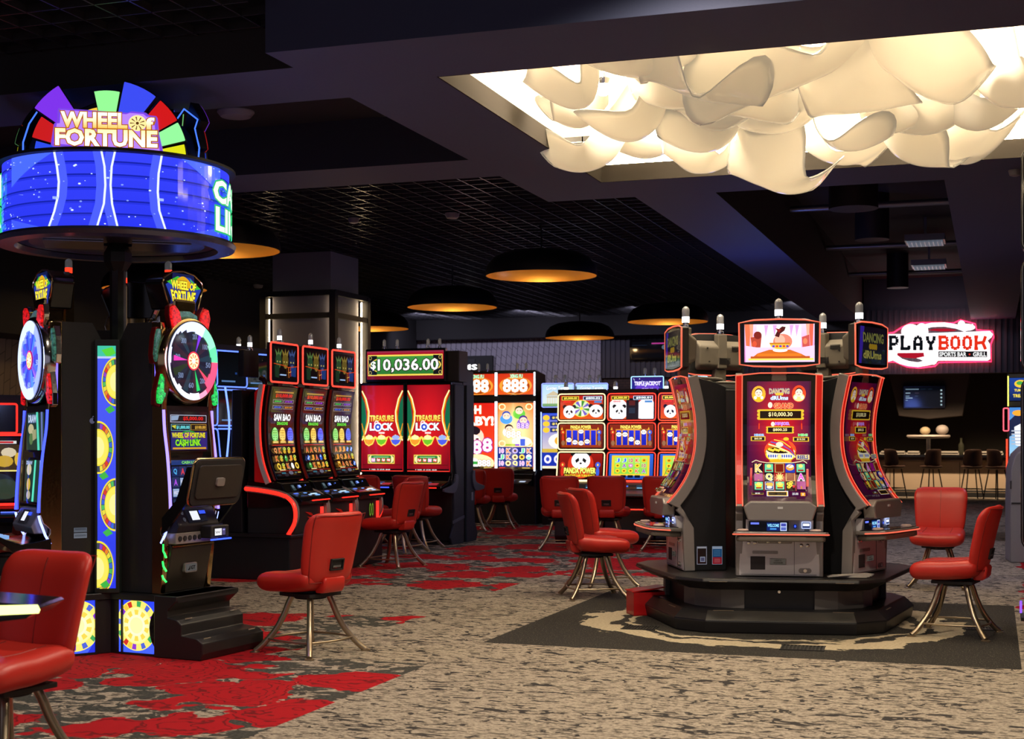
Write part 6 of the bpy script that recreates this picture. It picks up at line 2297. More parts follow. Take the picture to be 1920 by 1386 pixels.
def panda_art(part, k, fn):
    a = Art(fn, 0, 0, 100, 60)
    if part == 0:
        a.R(0, 0, 100, 60, 'a81818', 'd85010')
        if k in (0, 2):
            a.SEGS(50, 34, 2, 21, ['58a038', 'c8d8a0', '6848b0', 'e0d8c8'], 16).E(29, 13, 71, 55, 'e8c840') if False else None
            a.E(28, 11, 72, 55, 'f0d048', 28)
            a.SEGS(50, 33, 3, 20, ['408830', 'c8d8b0', '7058b8', 'e8e0d0'], 16)
            a.E(46, 29, 54, 37, 'f8d840', 12)
            panda(a, 68, 22, 100, 56)
            panda(a, 8, 24, 36, 58)
            if k == 2:
                a.P([(34, 16), (46, 12), (42, 24), (30, 22)], '70c848')
        else:
            a.E(-5, 8, 42, 66, 'f4f0f4').E(60, 8, 110, 70, 'f0ecf4')
            panda(a, 8, 24, 36, 56)
            a.R(38, 8, 66, 60, '181018').R(44, 14, 58, 26, '501818').R(44, 32, 58, 46, '202838')
        a.R(4, 2, 44, 12, 'e8c840').R(5.5, 3.2, 42.5, 10.8, '281c08').T('$5,000.00', 9, 4.4, 40, 9.8, 'ffe850', None, .05)
        a.R(54, 2, 98, 12, 'b8d0f0').R(55.5, 3.2, 96.5, 10.8, '10182c').T(('$800.02', '$500.01', '$510.04')[k], 60, 4.4, 94, 9.8, 'f0f8ff', None, .05)
        a.T('GRAND', 8, 13.5, 26, 18, 'f03028', None, .05).R(80, 14, 97, 19, '4880c0')
    elif part == 1:
        a.R(0, 0, 100, 60, '802008', '501004')
        a.R(14, 12, 86, 54, 'd08828').R(4, 52, 96, 58, '90300c')
        for i in range(5):
            a.R(16 + i * 14.2, 15, 27 + i * 14.2, 52, '2028c8', '1018a0')
        rr = random.Random(k + 2)
        for i in range(5):
            y = (36, 42, 44, 40, 60)[i] if k == 0 else rr.choice((16, 22, 34, 42))
            if y < 50:
                panda(a, 15.5 + i * 14.2, y - 3, 27.5 + i * 14.2, y + 9)
        if k == 0:
            panda(a, 44, 12, 56, 23)
        for (x, c) in ((3, 'c02818'), (87, '3858c8')):
            a.E(x, 14, x + 10, 26, c, 10).E(x + 2, 24, x + 8, 48, c, 10).E(x + 3, 17, x + 7, 22, 'f0c050', 8).P([(x, 14), (x + 3, 6), (x + 5, 14)], 'e0a030')
            a.E(x + 1, 40, x + 10, 54, '906040', 8)
        a.T('PANDA POWER', 26, 2, 74, 11, 'f8e868', '883808', .06, .04)
        a.R(32, 11.5, 68, 13.5, 'e8b040')
    elif part == 2 and k == 0:
        a.R(0, 0, 100, 60, '901810', '280808')
        a.E(20, -6, 80, 60, 'c83018', 24)
        panda(a, 28, -6, 72, 38)
        for (x, c) in ((2, 'c02818'), (84, '3858c8')):
            a.E(x, 20, x + 12, 34, c, 10).E(x + 2, 32, x + 10, 56, c, 10).E(x + 4, 24, x + 8, 30, 'f0c050', 8)
        a.T('PANDA POWER', 12, 34, 86, 48, 'f8f070', '287818', .06, .05)
        a.T('DRAGON\'S LAIR TURN FORCE', 14, 50, 84, 56, 'f0d030', '402008', .05, .04)
    else:
        a.R(0, 0, 100, 60, '3060c8', '2048a0')
        a.R(6, 4, 92, 52, 'e8c030').R(12, 8, 87, 48, '90d048')
        rr = random.Random(k * 3)
        for i in range(5):
            a.R(13 + i * 15, 9, 26.5 + i * 15, 47, 'a8e060', '78c040')
            for j in range(3):
                x, y = 13.5 + i * 15, 9.5 + j * 12.6
                s_ = rr.choice(['K', 'J', 'A', '10', 'c', 'd', 'g'])
                if s_ in 'KJA' or s_ == '10':
                    a.T(s_, x + 2, y + 1.5, x + 11, y + 11, {'K': 'e05020', 'J': '3878e0', 'A': '8838b8', '10': 'b02050'}[s_], 'f0f0d0', .03, .04)
                else:
                    a.E(x + 1, y + 1, x + 12, y + 11, {'c': 'f0c828', 'd': 'c878b8', 'g': 'e8b020'}[s_], 10).E(x + 4, y + 4, x + 9, y + 8, '805010' if s_ != 'd' else 'f0d0f0', 8)
        a.R(28, 51, 40, 57, '081020').R(44, 51, 56, 57, '081020').R(60, 51, 72, 57, '081020').R(84, 52, 94, 56, 'e03828')
    return a


def stack_machine(k, ledhex, dark=False):
    t = empty('slot_machine')
    led = glow(ledhex, 2.2)
    MB().prism([(.02, .45), (.02, 2.22), (.45, 2.15), (.45, .45)], -.36, .36).build('cabinet_body', BLACK, t)
    names = ['upper_screen', 'middle_screen', 'lower_screen']
    zs = [(1.755, 2.165, 0, .02), (1.335, 1.745, 0, 0), (.895, 1.325, -.07, 0)]
    for i, (z0, z1, yb, yt) in enumerate(zs):
        s_ = MB().prism([(yb - .0, z0), (yt, z1), (yt + .05, z1), (yb + .09, z0)], -.362, .362).build(names[i], BLACKG, t, bevel=.006)
        M_ = [(yb, z0), (yt, z1)]
        rr_ = rrect(-.352, 0, .352, 1, .035, 3)
        n = 24
        pts = []
        for (x, z) in rrect(-.352, z0 + .012, .352, z1 - .012, .04, 3):
            tt = (z - z0) / (z1 - z0)
            pts.append((x, yb + (yt - yb) * tt - .006, z))
        MB().tube(pts, .0085, 6, True).build('light_strip', led, s_, smooth=60)
        fn = curved(.645, [(yb - .0025 + (yt - yb) * .08, z0 + .035), (yt - .0025 - (yt - yb) * .08, z1 - .035)])
        if dark:
            a = Art(fn, 0, 0, 100, 60)
            a.R(0, 0, 100, 60, '040608', '0a1018').R(30, 52, 70, 55, '6088c0').R(70, 36, 76, 40, '204080')
            a.build('screen_picture', s_, .8)
        else:
            panda_art(i, k, fn).build('screen_picture', s_, 1.35)
    c = MB().prism([(-.07, .89), (-.12, .86), (-.18, .78), (-.42, .735), (-.44, .70), (.0, .66), (.45, .66), (.45, .89)], -.36, .36).build('console', mat('console_grey', (.06, .055, .055), .35), t, bevel=.01)
    MB().tube([(-.35, -.08, .895), (.35, -.08, .895)], .009, 6).build('deck_light_strip', led, c)
    a = Art(curved(.66, [(-.184, .782), (-.122, .859)]), 0, 0, 100, 20)
    a.R(2, 3, 96, 17, '201c1c').R(34, 5, 48, 10, '4878ff').R(66, 3, 90, 17, '283848').R(68, 12, 88, 15, '80c8f0').R(8, 5, 14, 14, 'd8d8d8')
    a.build('console_display', c, 1.1)
    lb = MB().prism([(-.10, .0), (-.16, .10), (-.10, .66), (.45, .66), (.45, .0)], -.36, .36).build('lower_cabinet', mat('cabinet_dark_grey', (.035, .033, .036), .35), t, bevel=.01)
    pts = [(x, -.12, z) for x, z in rrect(-.34, .10, .34, .50, .05, 4)]
    MB().tube(pts, .009, 6, True).build('base_light_strip', led, lb, smooth=60)
    candle(t, -.26, .10, 2.17, 'white' if not dark else 'white', .13, .03)
    return t


PP = W(1184, 20.2)
for k, (led, lab) in enumerate((('ffe0a0', 'panda slot machine with cream edge lights, left one of the panda bank'), ('ff3828', 'panda slot machine with red edge lights, middle of the panda bank'), ('ff4830', 'panda slot machine partly hidden behind the island, red edge lights'))):
    m_ = stack_machine(k, led)
    m_.location = (PP.x + (k - 1) * .745, PP.y, 0)
    tag(m_, lab, 'slot machine', 'panda machines in a bank')
m0 = stack_machine(0, '5878ff', True)
for k, (px, Y, dz) in enumerate(((438, 0, 1), (487, 0, 0), (400, 0, 2))):
    m_ = m0 if k == 0 else copy_tree(m0)
    p = W(482, 19.8)
    m_.location = (p.x, p.y - .78 * dz, 0)
    m_.rotation_euler = (0, 0, PI / 2 - .25)
    m_.scale = (1, 1, 1.25)
    tag(m_, ('blue edged slot machine with dark screens right behind the rainbow wheel machine', 'blue edged slot machine with dark screens, rightmost of the three, behind the dragon egg row', 'blue edged slot machine with dark screens mostly hidden by the rainbow wheel machine')[k], 'slot machine', 'blue edged dark machines')

# ---- row behind the pandas: bright toppers peep over
for k, (px, kind) in enumerate(((1046, 'temple'), (1110, 'temple'), (1214, 'triple'), (1296, 'triple'))):
    p = W(px, 24.5)
    t = empty('slot_machine', (p.x, p.y, 0), 0, ('slot machine with a pale temple topper behind the left panda machine', 'slot machine with a pale temple topper peeping over between the panda machines', 'slot machine with a sparkling violet topper behind the middle panda machine', 'slot machine with a cyan edged topper just left of the island')[k], 'slot machine', 'machines behind the panda bank')
    zt = 2.46 if kind == 'temple' else 2.58
    MB().prism([(.02, .0), (.02, zt - .04), (.5, zt - .1), (.5, 0)], -.29, .29).build('cabinet_body', BLACK, t)
    tp = MB().box(-.29, .29, -.01, .03, zt - .42, zt).build('top_screen', BLACKG, t, bevel=.004)
    a = Art(flat(.55, .38, 0, -.0115, zt - .40), 0, 0, 100, 66)
    if kind == 'temple':
        a.R(0, 0, 100, 66, 'a8d0f0', 'd8e0d8').P([(10, 34), (36, 20), (62, 34)], 'c8b898').R(14, 36, 58, 40, 'b8a888')
        for i in range(6):
            a.R(15 + i * 8, 40, 19 + i * 8, 58, 'd8ccb0', lay=(i == 0))
        a.R(0, 58, 100, 66, '78a068').T('Golden Temple', 12, 6, 88, 20, 'f0f8ff', '5878a0', .04, .04)
    else:
        a.R(0, 0, 100, 66, '281060', '1830a8').E(10, 16, 90, 56, '6038c0', 20)
        a.T('TRIPLE JACKPOT', 8, 12, 92, 28, 'f0e8ff', '5028c0', .06, .05)
        a.T('GEMS', 30, 32, 70, 42, 'c0a0ff', '3018a0', .05, .05).T('Deluxe', 36, 46, 70, 58, 'ff70b0', '601040', .05, .04)
        rr = random.Random(k)
        for i in range(24):
            x, y = rr.uniform(3, 97), rr.uniform(3, 62)
            a.E(x - 1.4, y - 1.4, x + 1.4, y + 1.4, 'e0f0ff', 6, lay=(i == 0))
    a.build('top_picture', tp, 1.25)
    led_frame(MB(), -.285, zt - .415, .285, zt - .005, -.014, .008, .02).build('light_strip', glow('a0d8ff' if kind == 'triple' else '8898ff', 2.0), tp)
    s_ = MB().box(-.29, .29, -.01, .03, .95, zt - .50).build('screen', BLACKG, t, bevel=.004)
    a = Art(flat(.56, zt - 1.5, 0, -.0115, .98), 0, 0, 100, 180)
    a.R(0, 0, 100, 180, '2848c8', 'f0e0c0')
    for i in range(3):
        a.E(2, 6 + i * 20, 24, 24 + i * 20, 'f0c030', 12).R(26, 8 + i * 20, 96, 22 + i * 20, '182868').T('$1,250', 32, 11 + i * 20, 80, 19 + i * 20, 'ffe060', None, .05)
    a.E(20, 66, 90, 116, 'f8f0e0', 16).E(40, 76, 70, 104, 'f0a030', 12).R(0, 116, 100, 128, 'c8a838').R(0, 128, 100, 172, '1830a0')
    for i in range(3):
        a.E(6 + i * 32, 136, 30 + i * 32, 164, 'e8e0ff', 14).E(12 + i * 32, 143, 24 + i * 32, 157, '3048b0', 10)
    a.build('screen_picture', s_, 1.3)
    for s in (-1, 1):
        MB().box(s * .30 - .008, s * .30 + .008, -.02, -.006, .95, zt - .5).build('light_strip', glow('a8c0ff', 2.0), t)
    for x in (-.05, .12):
        candle(t, x, .03, zt, 'off', .11, .03, 'unlit_lamp')
# ================================================================ FAR END: sports bar
# lit sign on the fascia
def FW(px, py, v=32.0):
    """point of the far fascia plane seen at (px,py)"""
    r = (px - CXP) / FPX
    Y = v / (CT + r * ST)
    X = r * Y
    return Vector((X * CT - Y * ST, v, CAMH + (HOR - py) * Y / FPX))


ps = empty('bar_name_sign', (FW(1760, 645).x, 31.85, 0), 0, 'white backlit PLAYBOOK sports bar sign on the dark fascia', 'sign')
ox = FW(1760, 645).x


def sp(px, py, dy=0.0):
    """crop pixels of the sign (0..1317 x 0..1386 over 1540..1920 x 560..960) -> local x,z"""
    q = FW(1540 + px * 380 / 1317, 560 + py * 400 / 1386)
    return (q.x - ox, q.z)


whites = []


def blob(cx, cy, rx, ry, n=28):
    return [sp(cx + rx * math.cos(2 * PI * i / n), cy + ry * math.sin(2 * PI * i / n)) for i in range(n)]


SG = glow('fff4f6', 1.7)
body = [(400, 235), (520, 235), (1095, 215), (1115, 235), (1105, 255), (1080, 275), (1095, 300), (1098, 395), (1080, 405), (760, 405), (735, 432), (700, 425), (640, 395), (560, 370), (500, 355), (480, 400), (430, 415), (395, 400)]
mb = MB().prism([sp(*p) for p in body], -.05, .02, 'y')
for (cx, cy, rx, ry) in ((585, 220, 62, 50), (655, 215, 42, 50), (912, 175, 24, 28), (940, 190, 60, 22)):
    mb.prism(blob(cx, cy, rx, ry), -.055, .015, 'y')


def band(pts, w, y0=-.052, y1=.018):
    top, bot = [], []
    for i, p in enumerate(pts):
        a_, b_ = pts[max(i - 1, 0)], pts[min(i + 1, len(pts) - 1)]
        dx, dy = b_[0] - a_[0], b_[1] - a_[1]
        l = math.hypot(dx, dy)
        ww = w[i] if isinstance(w, list) else w
        top.append((p[0] - dy / l * ww / 2, p[1] + dx / l * ww / 2))
        bot.append((p[0] + dy / l * ww / 2, p[1] - dx / l * ww / 2))
    for i in range(len(pts) - 1):
        q = [top[i], top[i + 1], bot[i + 1], bot[i]]
        mb.prism([sp(*z) for z in q], y0, y1, 'y')


band([(650, 190), (720, 175), (800, 172), (880, 185), (930, 205), (990, 180)], 26)
band([(480, 385), (520, 410), (570, 425), (630, 432), (690, 420), (740, 400)], [44, 36, 32, 30, 34, 50])
mb.build('sign_body', SG, ps)
a = Art(lambda s, t, o: (sp(395 + s * 705, 400 - t * 200)[0], -.058 - o, sp(395 + s * 705, 400 - t * 200)[1]), 395, 200, 1100, 400)


def slabL(ch, x0, x1, col):
    y0, y1, w = 248, 334, 21
    A_ = lambda *p, lay=False: a.L([*p], w, col, lay)
    a.k += 1
    if ch == 'P':
        A_((x0 + 12, y0), (x0 + 12, y1)); A_((x0, y0 + 6), (x1 - 10, y0 + 6), (x1 - 4, y0 + 16), (x1 - 4, y0 + 44), (x1 - 12, y0 + 52), (x0 + 12, y0 + 52)); A_((x0, y1 - 5), (x0 + 26, y1 - 5))
    elif ch == 'L':
        A_((x0 + 12, y0), (x0 + 12, y1)); A_((x0, y0 + 5), (x0 + 26, y0 + 5)); A_((x0, y1 - 5), (x1, y1 - 5)); A_((x1 - 5, y1 - 26), (x1 - 5, y1))
    elif ch == 'A':
        A_((x0 + 10, y1), (x0 + 10, y0 + 26), (x0 + 22, y0 + 6), (x1 - 22, y0 + 6), (x1 - 10, y0 + 26), (x1 - 10, y1)); A_((x0 + 10, y0 + 54), (x1 - 10, y0 + 54)); A_((x0, y1 - 5), (x0 + 22, y1 - 5)); A_((x1 - 22, y1 - 5), (x1, y1 - 5))
    elif ch == 'Y':
        A_((x0 + 6, y0), (x0 + 8, y0 + 30), ((x0 + x1) / 2, y0 + 50), (x1 - 8, y0 + 30), (x1 - 6, y0)); A_(((x0 + x1) / 2, y0 + 46), ((x0 + x1) / 2, y1)); A_(((x0 + x1) / 2 - 14, y1 - 5), ((x0 + x1) / 2 + 14, y1 - 5))
    elif ch == 'B':
        A_((x0 + 12, y0), (x0 + 12, y1)); A_((x0, y0 + 6), (x1 - 12, y0 + 6), (x1 - 6, y0 + 18), (x1 - 6, y0 + 34), (x1 - 12, y0 + 42), (x0 + 12, y0 + 42)); A_((x1 - 12, y0 + 42), (x1 - 4, y0 + 52), (x1 - 4, y1 - 16), (x1 - 12, y1 - 6), (x0, y1 - 6))
    elif ch == 'O':
        A_((x0 + 18, y0 + 6), (x1 - 18, y0 + 6), (x1 - 7, y0 + 20), (x1 - 7, y1 - 20), (x1 - 18, y1 - 6), (x0 + 18, y1 - 6), (x0 + 7, y1 - 20), (x0 + 7, y0 + 20), (x0 + 18, y0 + 6))
    elif ch == 'K':
        A_((x0 + 12, y0), (x0 + 12, y1)); A_((x0, y0 + 5), (x0 + 26, y0 + 5)); A_((x0, y1 - 5), (x0 + 26, y1 - 5)); A_((x0 + 12, y0 + 46), (x1 - 20, y0 + 40), (x1 - 6, y0)); A_((x1 - 26, y0 + 40), (x1 - 6, y1))


for ch, x0, x1, c in (('P', 442, 500, '0c1014'), ('L', 517, 578, '0c1014'), ('A', 600, 662, '0c1014'), ('Y', 686, 742, '0c1014'), ('B', 762, 826, 'e83018'), ('O', 842, 902, 'e83018'), ('O', 920, 978, 'e83018'), ('K', 994, 1074, 'e83018')):
    slabL(ch, x0, x1, c)
a.R(763, 346, 1078, 384, '101014')
a.T('SPORTS BAR', 768, 351, 944, 380, 'ffffff', None, .03).E(958, 360, 970, 372, 'e03020', 10).T('GRILL', 986, 351, 1072, 380, 'ffffff', None, .03)
a.P([(690, 210), (740, 200), (820, 198), (885, 208), (860, 216), (780, 218)], 'b01028').P([(497, 357), (668, 355), (672, 380), (610, 392), (540, 388), (500, 375)], 'b01028')
a.R(412, 318, 420, 336, 'e83018')
a.build('sign_lettering', ps, 1.0)
mb = MB()
ctr = [(395, 230), (470, 222), (520, 190), (585, 160), (660, 158), (760, 158), (860, 160), (905, 140), (1000, 165), (1010, 205), (1112, 212), (1120, 250), (1100, 300), (1104, 410), (765, 415), (740, 440), (640, 452), (560, 445), (480, 412), (395, 415)]
mb.tube([(sp(*p)[0], .10, sp(*p)[1]) for p in ctr], .012, 6, True)
mb.build('red_back_light', glow('ff1030', 14.0), ps)
MB().box(-.9, -.86, .0, .16, 3.3, 3.34).box(.6, .64, .0, .16, 3.3, 3.34).build('wall_standoff', BLACKM, ps)

# bar counter
BV = 37.2


def BX(px, v=BV):
    r = (px - CXP) / FPX
    Y = v / (CT + r * ST)
    return r * Y * CT - Y * ST


bc = empty('bar_counter', (-.6, BV, 0), 0, 'long bar counter with a dark top and lit taupe front at the far right', 'bar')
MB().box(-2.8, 4.6, .15, .6, 0, 1.0).build('counter_front', mat('bar_front', (.50, .38, .27), .6, bump=.1, bscale=8), bc)
mb = MB()
for x in (-1.9, -.2, 1.4, 3.0):
    mb.box(x, x + .012, .143, .16, .06, .9)
mb.box(-2.8, 4.6, .12, .16, .0, .12)
mb.build('panel_joint', BLACKM, bc)
MB().box(-2.8, 4.6, .10, .16, .88, .93).build('under_counter_rail', mat('rail_tan', (.4, .3, .2), .5), bc)
MB().box(-2.8, 4.6, -.12, .7, 1.0, 1.07).build('counter_top', BLACKG, bc, bevel=.01)
MB().tube([(-2.8, -.02, .16), (4.6, -.02, .16)], .025, 8).build('foot_rail', BLACKM, bc)
for x in (-2.3, -1.2, -.1, 1.0, 2.1):
    lamp('bar_light', 'SPOT', (x - .6, 35.9, 2.85), 210, (1.0, .72, .45), .05, (math.radians(38), 0, 0), 1.5, .8)
sb = None


def stool():
    t = empty('bar_stool')
    m = mat('stool_brown', (.11, .055, .04), .6)
    weld(slab(lambda u, v: ((u * .21, v * .20, .76 + .02 * v * v + .02 * u * u), (0, 0, 1)), 12, 12, .04).build('seat', m, t, smooth=180))
    weld(slab(lambda u, v: ((u * (.23 - .03 * (v + 1) / 2), .17 + .06 * (v + 1) / 2 - .12 * u * u, .80 + .21 * (v + 1)), Vector((u * .8, -1, .1)).normalized()), 14, 12, .025, 5).build('backrest', m, t, smooth=180))
    for sx in (-1, 1):
        for sy in (-1, 1):
            MB().tube([(sx * .12, sy * .12, .73), (sx * .21, sy * .21, 0)], .014, 8).build('leg', BLACKM, t)
    MB().tube([(-.18, -.18, .25), (.18, -.18, .25), (.18, .18, .25), (-.18, .18, .25)], .011, 6, True).build('foot_ring', BLACKM, t)
    return t


for i, (px, phi, lab) in enumerate(((1628, 130, 'brown bar stool farthest left at the bar, mostly hidden by the island'), (1676, 120, 'brown bar stool turned sideways at the bar, just right of the island machine'),
                                    (1746, -165, 'brown bar stool in the middle of the bar, seen above the right island chairs'), (1822, 180, 'brown bar stool directly right of the middle one at the bar, square on'), (1869, 120, 'brown bar stool farthest right at the bar, beside the red lit machine'))):
    o = stool() if sb is None else copy_tree(sb)
    sb = sb or o
    o.location = (BX(px, 36.3), 36.3, 0)
    o.rotation_euler = (0, 0, heading(phi))
    o.scale = (1.06, 1.06, 1.0)
    tag(o, lab, 'bar stool', 'brown stools along the bar')
# things on the bar
x = BX(1740)
cs_ = empty('pedestal_stand', (x, BV + .25, 1.07), 0, 'white round pedestal stand on the bar counter', 'stand')
MB().lathe([(.10, 0), (.08, .03), (.055, .06), (.05, .42)], 20).build('pedestal', WHITE, cs_, smooth=40)
MB().lathe([(.05, .40), (.50, .42), (.54, .46), (.52, .50), (1e-4, .50)], 28).build('dish', mat('stand_top', (.42, .36, .32), .5), cs_, smooth=40)
for (dx, r, c, lab, nm) in ((-.10, .13, (.45, .36, .22), 'low beige bowl resting on the left of the pedestal stand', 'bowl'), (.42, .16, (.35, .3, .27), 'pale round bundle hanging over the right of the pedestal stand', 'vase')):
    tag(MB().sphere((0, 0, r * .8), r, 14, sz=.8).build(nm, mat(nm + '_tan', c, .6), loc=(x + dx * .8, BV + .25, 1.57), smooth=60), lab, nm)
rr = random.Random(9)
for k, (px, w, lab) in enumerate(((1655, .22, 'pale folded napkins on the left end of the bar'), (1680, .7, 'pale sheet of menus left of the pedestal stand'), (1712, .5, 'pale menus lying right beside the pedestal stand foot'), (1780, .7, 'grey menus on the bar right of the pedestal stand'), (1830, .9, 'white menus on the bar near its right end'), (1868, .5, 'white card at the right end of the bar'))):
    tag(MB().box(-w / 3, w / 3, -.2, .2, 0, .05).box(-w / 3 + .04, w / 3 - .02, -.22, .1, .05, .09).build('menu_stack', mat('menu_paper', (.42, .38, .33), .6), loc=(BX(px), BV + .15, 1.07)), lab, 'menus', 'menus on the bar')
for k, (px, h, c, lab) in enumerate(((1638, .33, (.3, .28, .25), 'clear glass jug at the left end of the bar'), (1802, .42, (.03, .03, .02), 'dark bottle standing on the bar right of the pedestal stand'))):
    tag(MB().lathe([(.06, 0), (.07, .05), (.07, h * .6), (.03, h * .75), (.03, h)], 14).build(('jug', 'bottle')[k], mat('bar_item%s' % 'ab'[k], c, .15), loc=(BX(px), BV + .1, 1.07), smooth=40), lab, ('jug', 'bottle')[k])

# hanging television frame over the bar
V2 = 38.4
tv = empty('hanging_screen_canopy', (BX(1747, V2), V2, 0), 0, 'dark hanging canopy above the bar carrying a black television', 'television')


def tp_(px, py):
    r = (px - CXP) / FPX
    Y = V2 / (CT + r * ST)
    return (r * Y * CT - Y * ST - tv.location.x, CAMH + (HOR - py) * Y / FPX)


pts = [tp_(*p) for p in ((1665, 700), (1820, 700), (1805, 780), (1740, 786), (1685, 780))]
MB().prism(pts, -.0, .6, 'y').build('canopy', mat('canopy_brown', (.10, .075, .065), .6), tv, bevel=.02)
x0, z1 = tp_(1694, 724)
x1, z0 = tp_(1773, 766)
MB().box(x0, x1, -.10, -.0, z0, z1).build('television', BLACKG, tv, bevel=.01)
a = Art(lambda s, t, o: (x0 + .04 + s * (x1 - x0 - .08), -.1015 - o, z0 + .04 + t * (z1 - z0 - .08)), 0, 0, 100, 52)
a.R(0, 0, 100, 52, '02040a')
for (x_, y_, w_, c) in ((2, 4, 34, '708898'), (40, 4, 14, '101c28'), (60, 4, 10, '101c28'), (2, 14, 12, '90a8b8'), (26, 14, 10, '342a38'), (2, 22, 10, '708898'), (26, 22, 8, '2c3848'), (2, 27, 18, '90a8b8'), (2, 33, 6, '708898')):
    a.R(x_, y_, x_ + w_, y_ + 2.4, c)
for k in range(5):
    a.E(91, 6 + k * 9.5, 96, 11 + k * 9.5, 'a8c0c8', 8)
a.build('television_picture', tv, 1.0)
for px in (1680, 1715, 1760, 1800):
    q = tp_(px, 700)
    MB().box(q[0] - .03, q[0] + .03, .2, .26, 3.0, 5.0).build('hanger', BLACKM, tv)

# wall screen, door and white lettering on the far wall
wt = empty('wall_television', (FW(1215, 655).x, 31.98, 0), 0, 'dark wall television with a pink streak on the far fascia left of the island', 'television')
q0, q1 = FW(1182, 676), FW(1262, 636)
MB().box(q0.x - wt.location.x, q1.x - wt.location.x, -.06, .0, q0.z, q1.z).build('television_case', BLACKG, wt, bevel=.01)
qa, qb = FW(1237, 656), FW(1252, 643)
wt2 = wt.location.x
a = Art(lambda s, t, o: (q0.x - wt2 + .05 + s * (q1.x - q0.x - .1), -.062 - o, q0.z + .05 + t * (q1.z - q0.z - .1)), 0, 0, 100, 50)
a.R(0, 0, 100, 50, '030408').R(52, 4, 88, 8, 'b83890').E(78, 10, 96, 26, '586878', 10).R(2, 10, 40, 12, '182030')
a.build('television_picture', wt, .9)
rs = empty('washroom_sign', (FW(890, 685).x, 31.9, 0), 0, 'black framed niche with white capital letters on the far lavender wall', 'sign')
q0, q1 = FW(868, 702), FW(926, 667)
MB().box(q0.x - rs.location.x, q1.x - rs.location.x, .0, .09, q0.z - .3, q1.z).build('niche_frame', BLACKM, rs, bevel=.01)
MB().box(q0.x - rs.location.x + .1, q0.x - rs.location.x + .35, -.02, .0, q0.z - .2, q1.z - .08).build('niche_panel', mat('niche_dark', (.03, .03, .035), .3), rs)
qa, qb = FW(866, 695), FW(899, 683)
a = Art(lambda s, t, o: (qa.x - rs.location.x + s * (qb.x - qa.x), -.03 - o, qa.z + t * (qb.z - qa.z)), 0, 0, 100, 36)
a.T('MS', 10, 2, 98, 34, 'ffffff', None, .03)
a.build('white_lettering', rs, 2.0)

# ---- right edge: lit machine, grey terminal, dark totem
p = W(1905, 20.6)
t = empty('slot_machine', p, heading(-25), 'slot machine at the right edge showing a figure in white armour', 'slot machine')
MB().prism([(.02, .0), (.02, 2.45), (.5, 2.4), (.5, 0)], -.12, .40).build('cabinet_body', BLACK, t)
s_ = MB().box(-.10, .40, -.01, .03, 1.05, 1.98).build('screen', BLACKG, t, bevel=.004)
a = Art(flat(.48, .90, .15, -.0115, 1.06), 0, 0, 100, 190)
a.R(0, 0, 100, 190, '3878c0', 'a0d0e8').P([(0, 40), (30, 10), (50, 60), (0, 90)], '102040')
a.E(8, 8, 44, 26, 'f0a030', 12)
a.E(44, 42, 78, 84, '4a3018', 16).E(48, 50, 74, 86, 'd8a888', 16).L([(52, 66), (58, 65)], 1.5, '301810').L([(64, 65), (70, 66)], 1.5, '301810')
a.P([(30, 96), (50, 84), (80, 84), (100, 100), (100, 170), (36, 170)], 'e8e8f0').P([(14, 60), (36, 48), (34, 120), (18, 116)], 'f0f0f4').R(56, 100, 74, 112, 'e8904a')
for k in range(5):
    a.R(6, 70 + k * 10, 34, 74 + k * 10, 'a8b0c0', lay=(k == 0))
a.P([(30, 140), (70, 130), (66, 170), (36, 170)], '2c3450').R(0, 158, 100, 176, 'e0a848').R(0, 170, 100, 190, '48a848').R(16, 160, 60, 172, '8060b0')
a.build('screen_picture', s_, 1.3)
tp = MB().box(-.10, .40, -.01, .03, 2.05, 2.40).build('top_screen', BLACKG, t, bevel=.004)
a = Art(flat(.48, .33, .15, -.0115, 2.06), 0, 0, 100, 70)
a.R(0, 0, 100, 70, '0c3a90', '082050').E(14, 6, 50, 30, 'e8c030', 14).E(20, 10, 40, 22, '40a040', 10).T('TUMBLING', 14, 34, 60, 42, 'f0d840', None, .05).T('TREASURES', 10, 50, 72, 60, 'f0d840', None, .05)
a.build('top_picture', tp, 1.2)
MB().box(-.135, -.115, -.03, -.005, .5, 1.5).build('red_light_strip', glow('ff3820', 2.8), t)
led_frame(MB(), -.17, 1.62, -.10, 1.95, -.03, .010, .015).build('pink_light_loop', glow('ff5060', 2.4), t)
MB().box(-.115, -.10, -.03, -.005, 1.98, 2.42).build('yellow_light_strip', glow('f0f060', 2.2), t)
p = W(1911, 17.2)
t = empty('cash_terminal', p, heading(-12), 'light grey cash terminal with a rounded shoulder at the right edge', 'terminal')
MB().prism([(-.10, .0), (-.10, .75), (-.09, 1.15), (-.04, 1.32), (.06, 1.42), (.35, 1.46), (.35, 0)], .0, .5, 'y').build('terminal_case', mat('terminal_grey', (.20, .20, .24), .45), t, bevel=.015, smooth=30)
MB().box(-.105, -.09, -.012, .0, .9, 1.0).box(-.09, .3, -.012, .0, .72, .735).box(.02, .08, -.016, .0, .85, .93).build('card_slot', BLACKM, t)
p = W(1914, 11.9)
t = empty('display_totem', (p.x, p.y, 0), 0, 'tall dark totem with rounded panels cut off by the right edge', 'totem')
for i, (z0, z1) in enumerate(((.58, 2.05), (2.08, 3.05), (3.08, 3.98))):
    MB().prism(rrect(.0, z0, .7, z1, .10, 5), -.02, .12, 'y').build('panel', BLACKG, t, bevel=.01)
    MB().tube([(x_, -.021, z_) for x_, z_ in rrect(.012, z0 + .012, .69, z1 - .012, .09, 5)], .004, 5, True).build('panel_rim', mat('rim_steel', (.25, .24, .26), .3, .8), t)
MB().box(.1, .6, .02, .1, 0, 4.0).box(.0, .7, -.1, .25, 0, .03).build('spine', BLACKM, t)
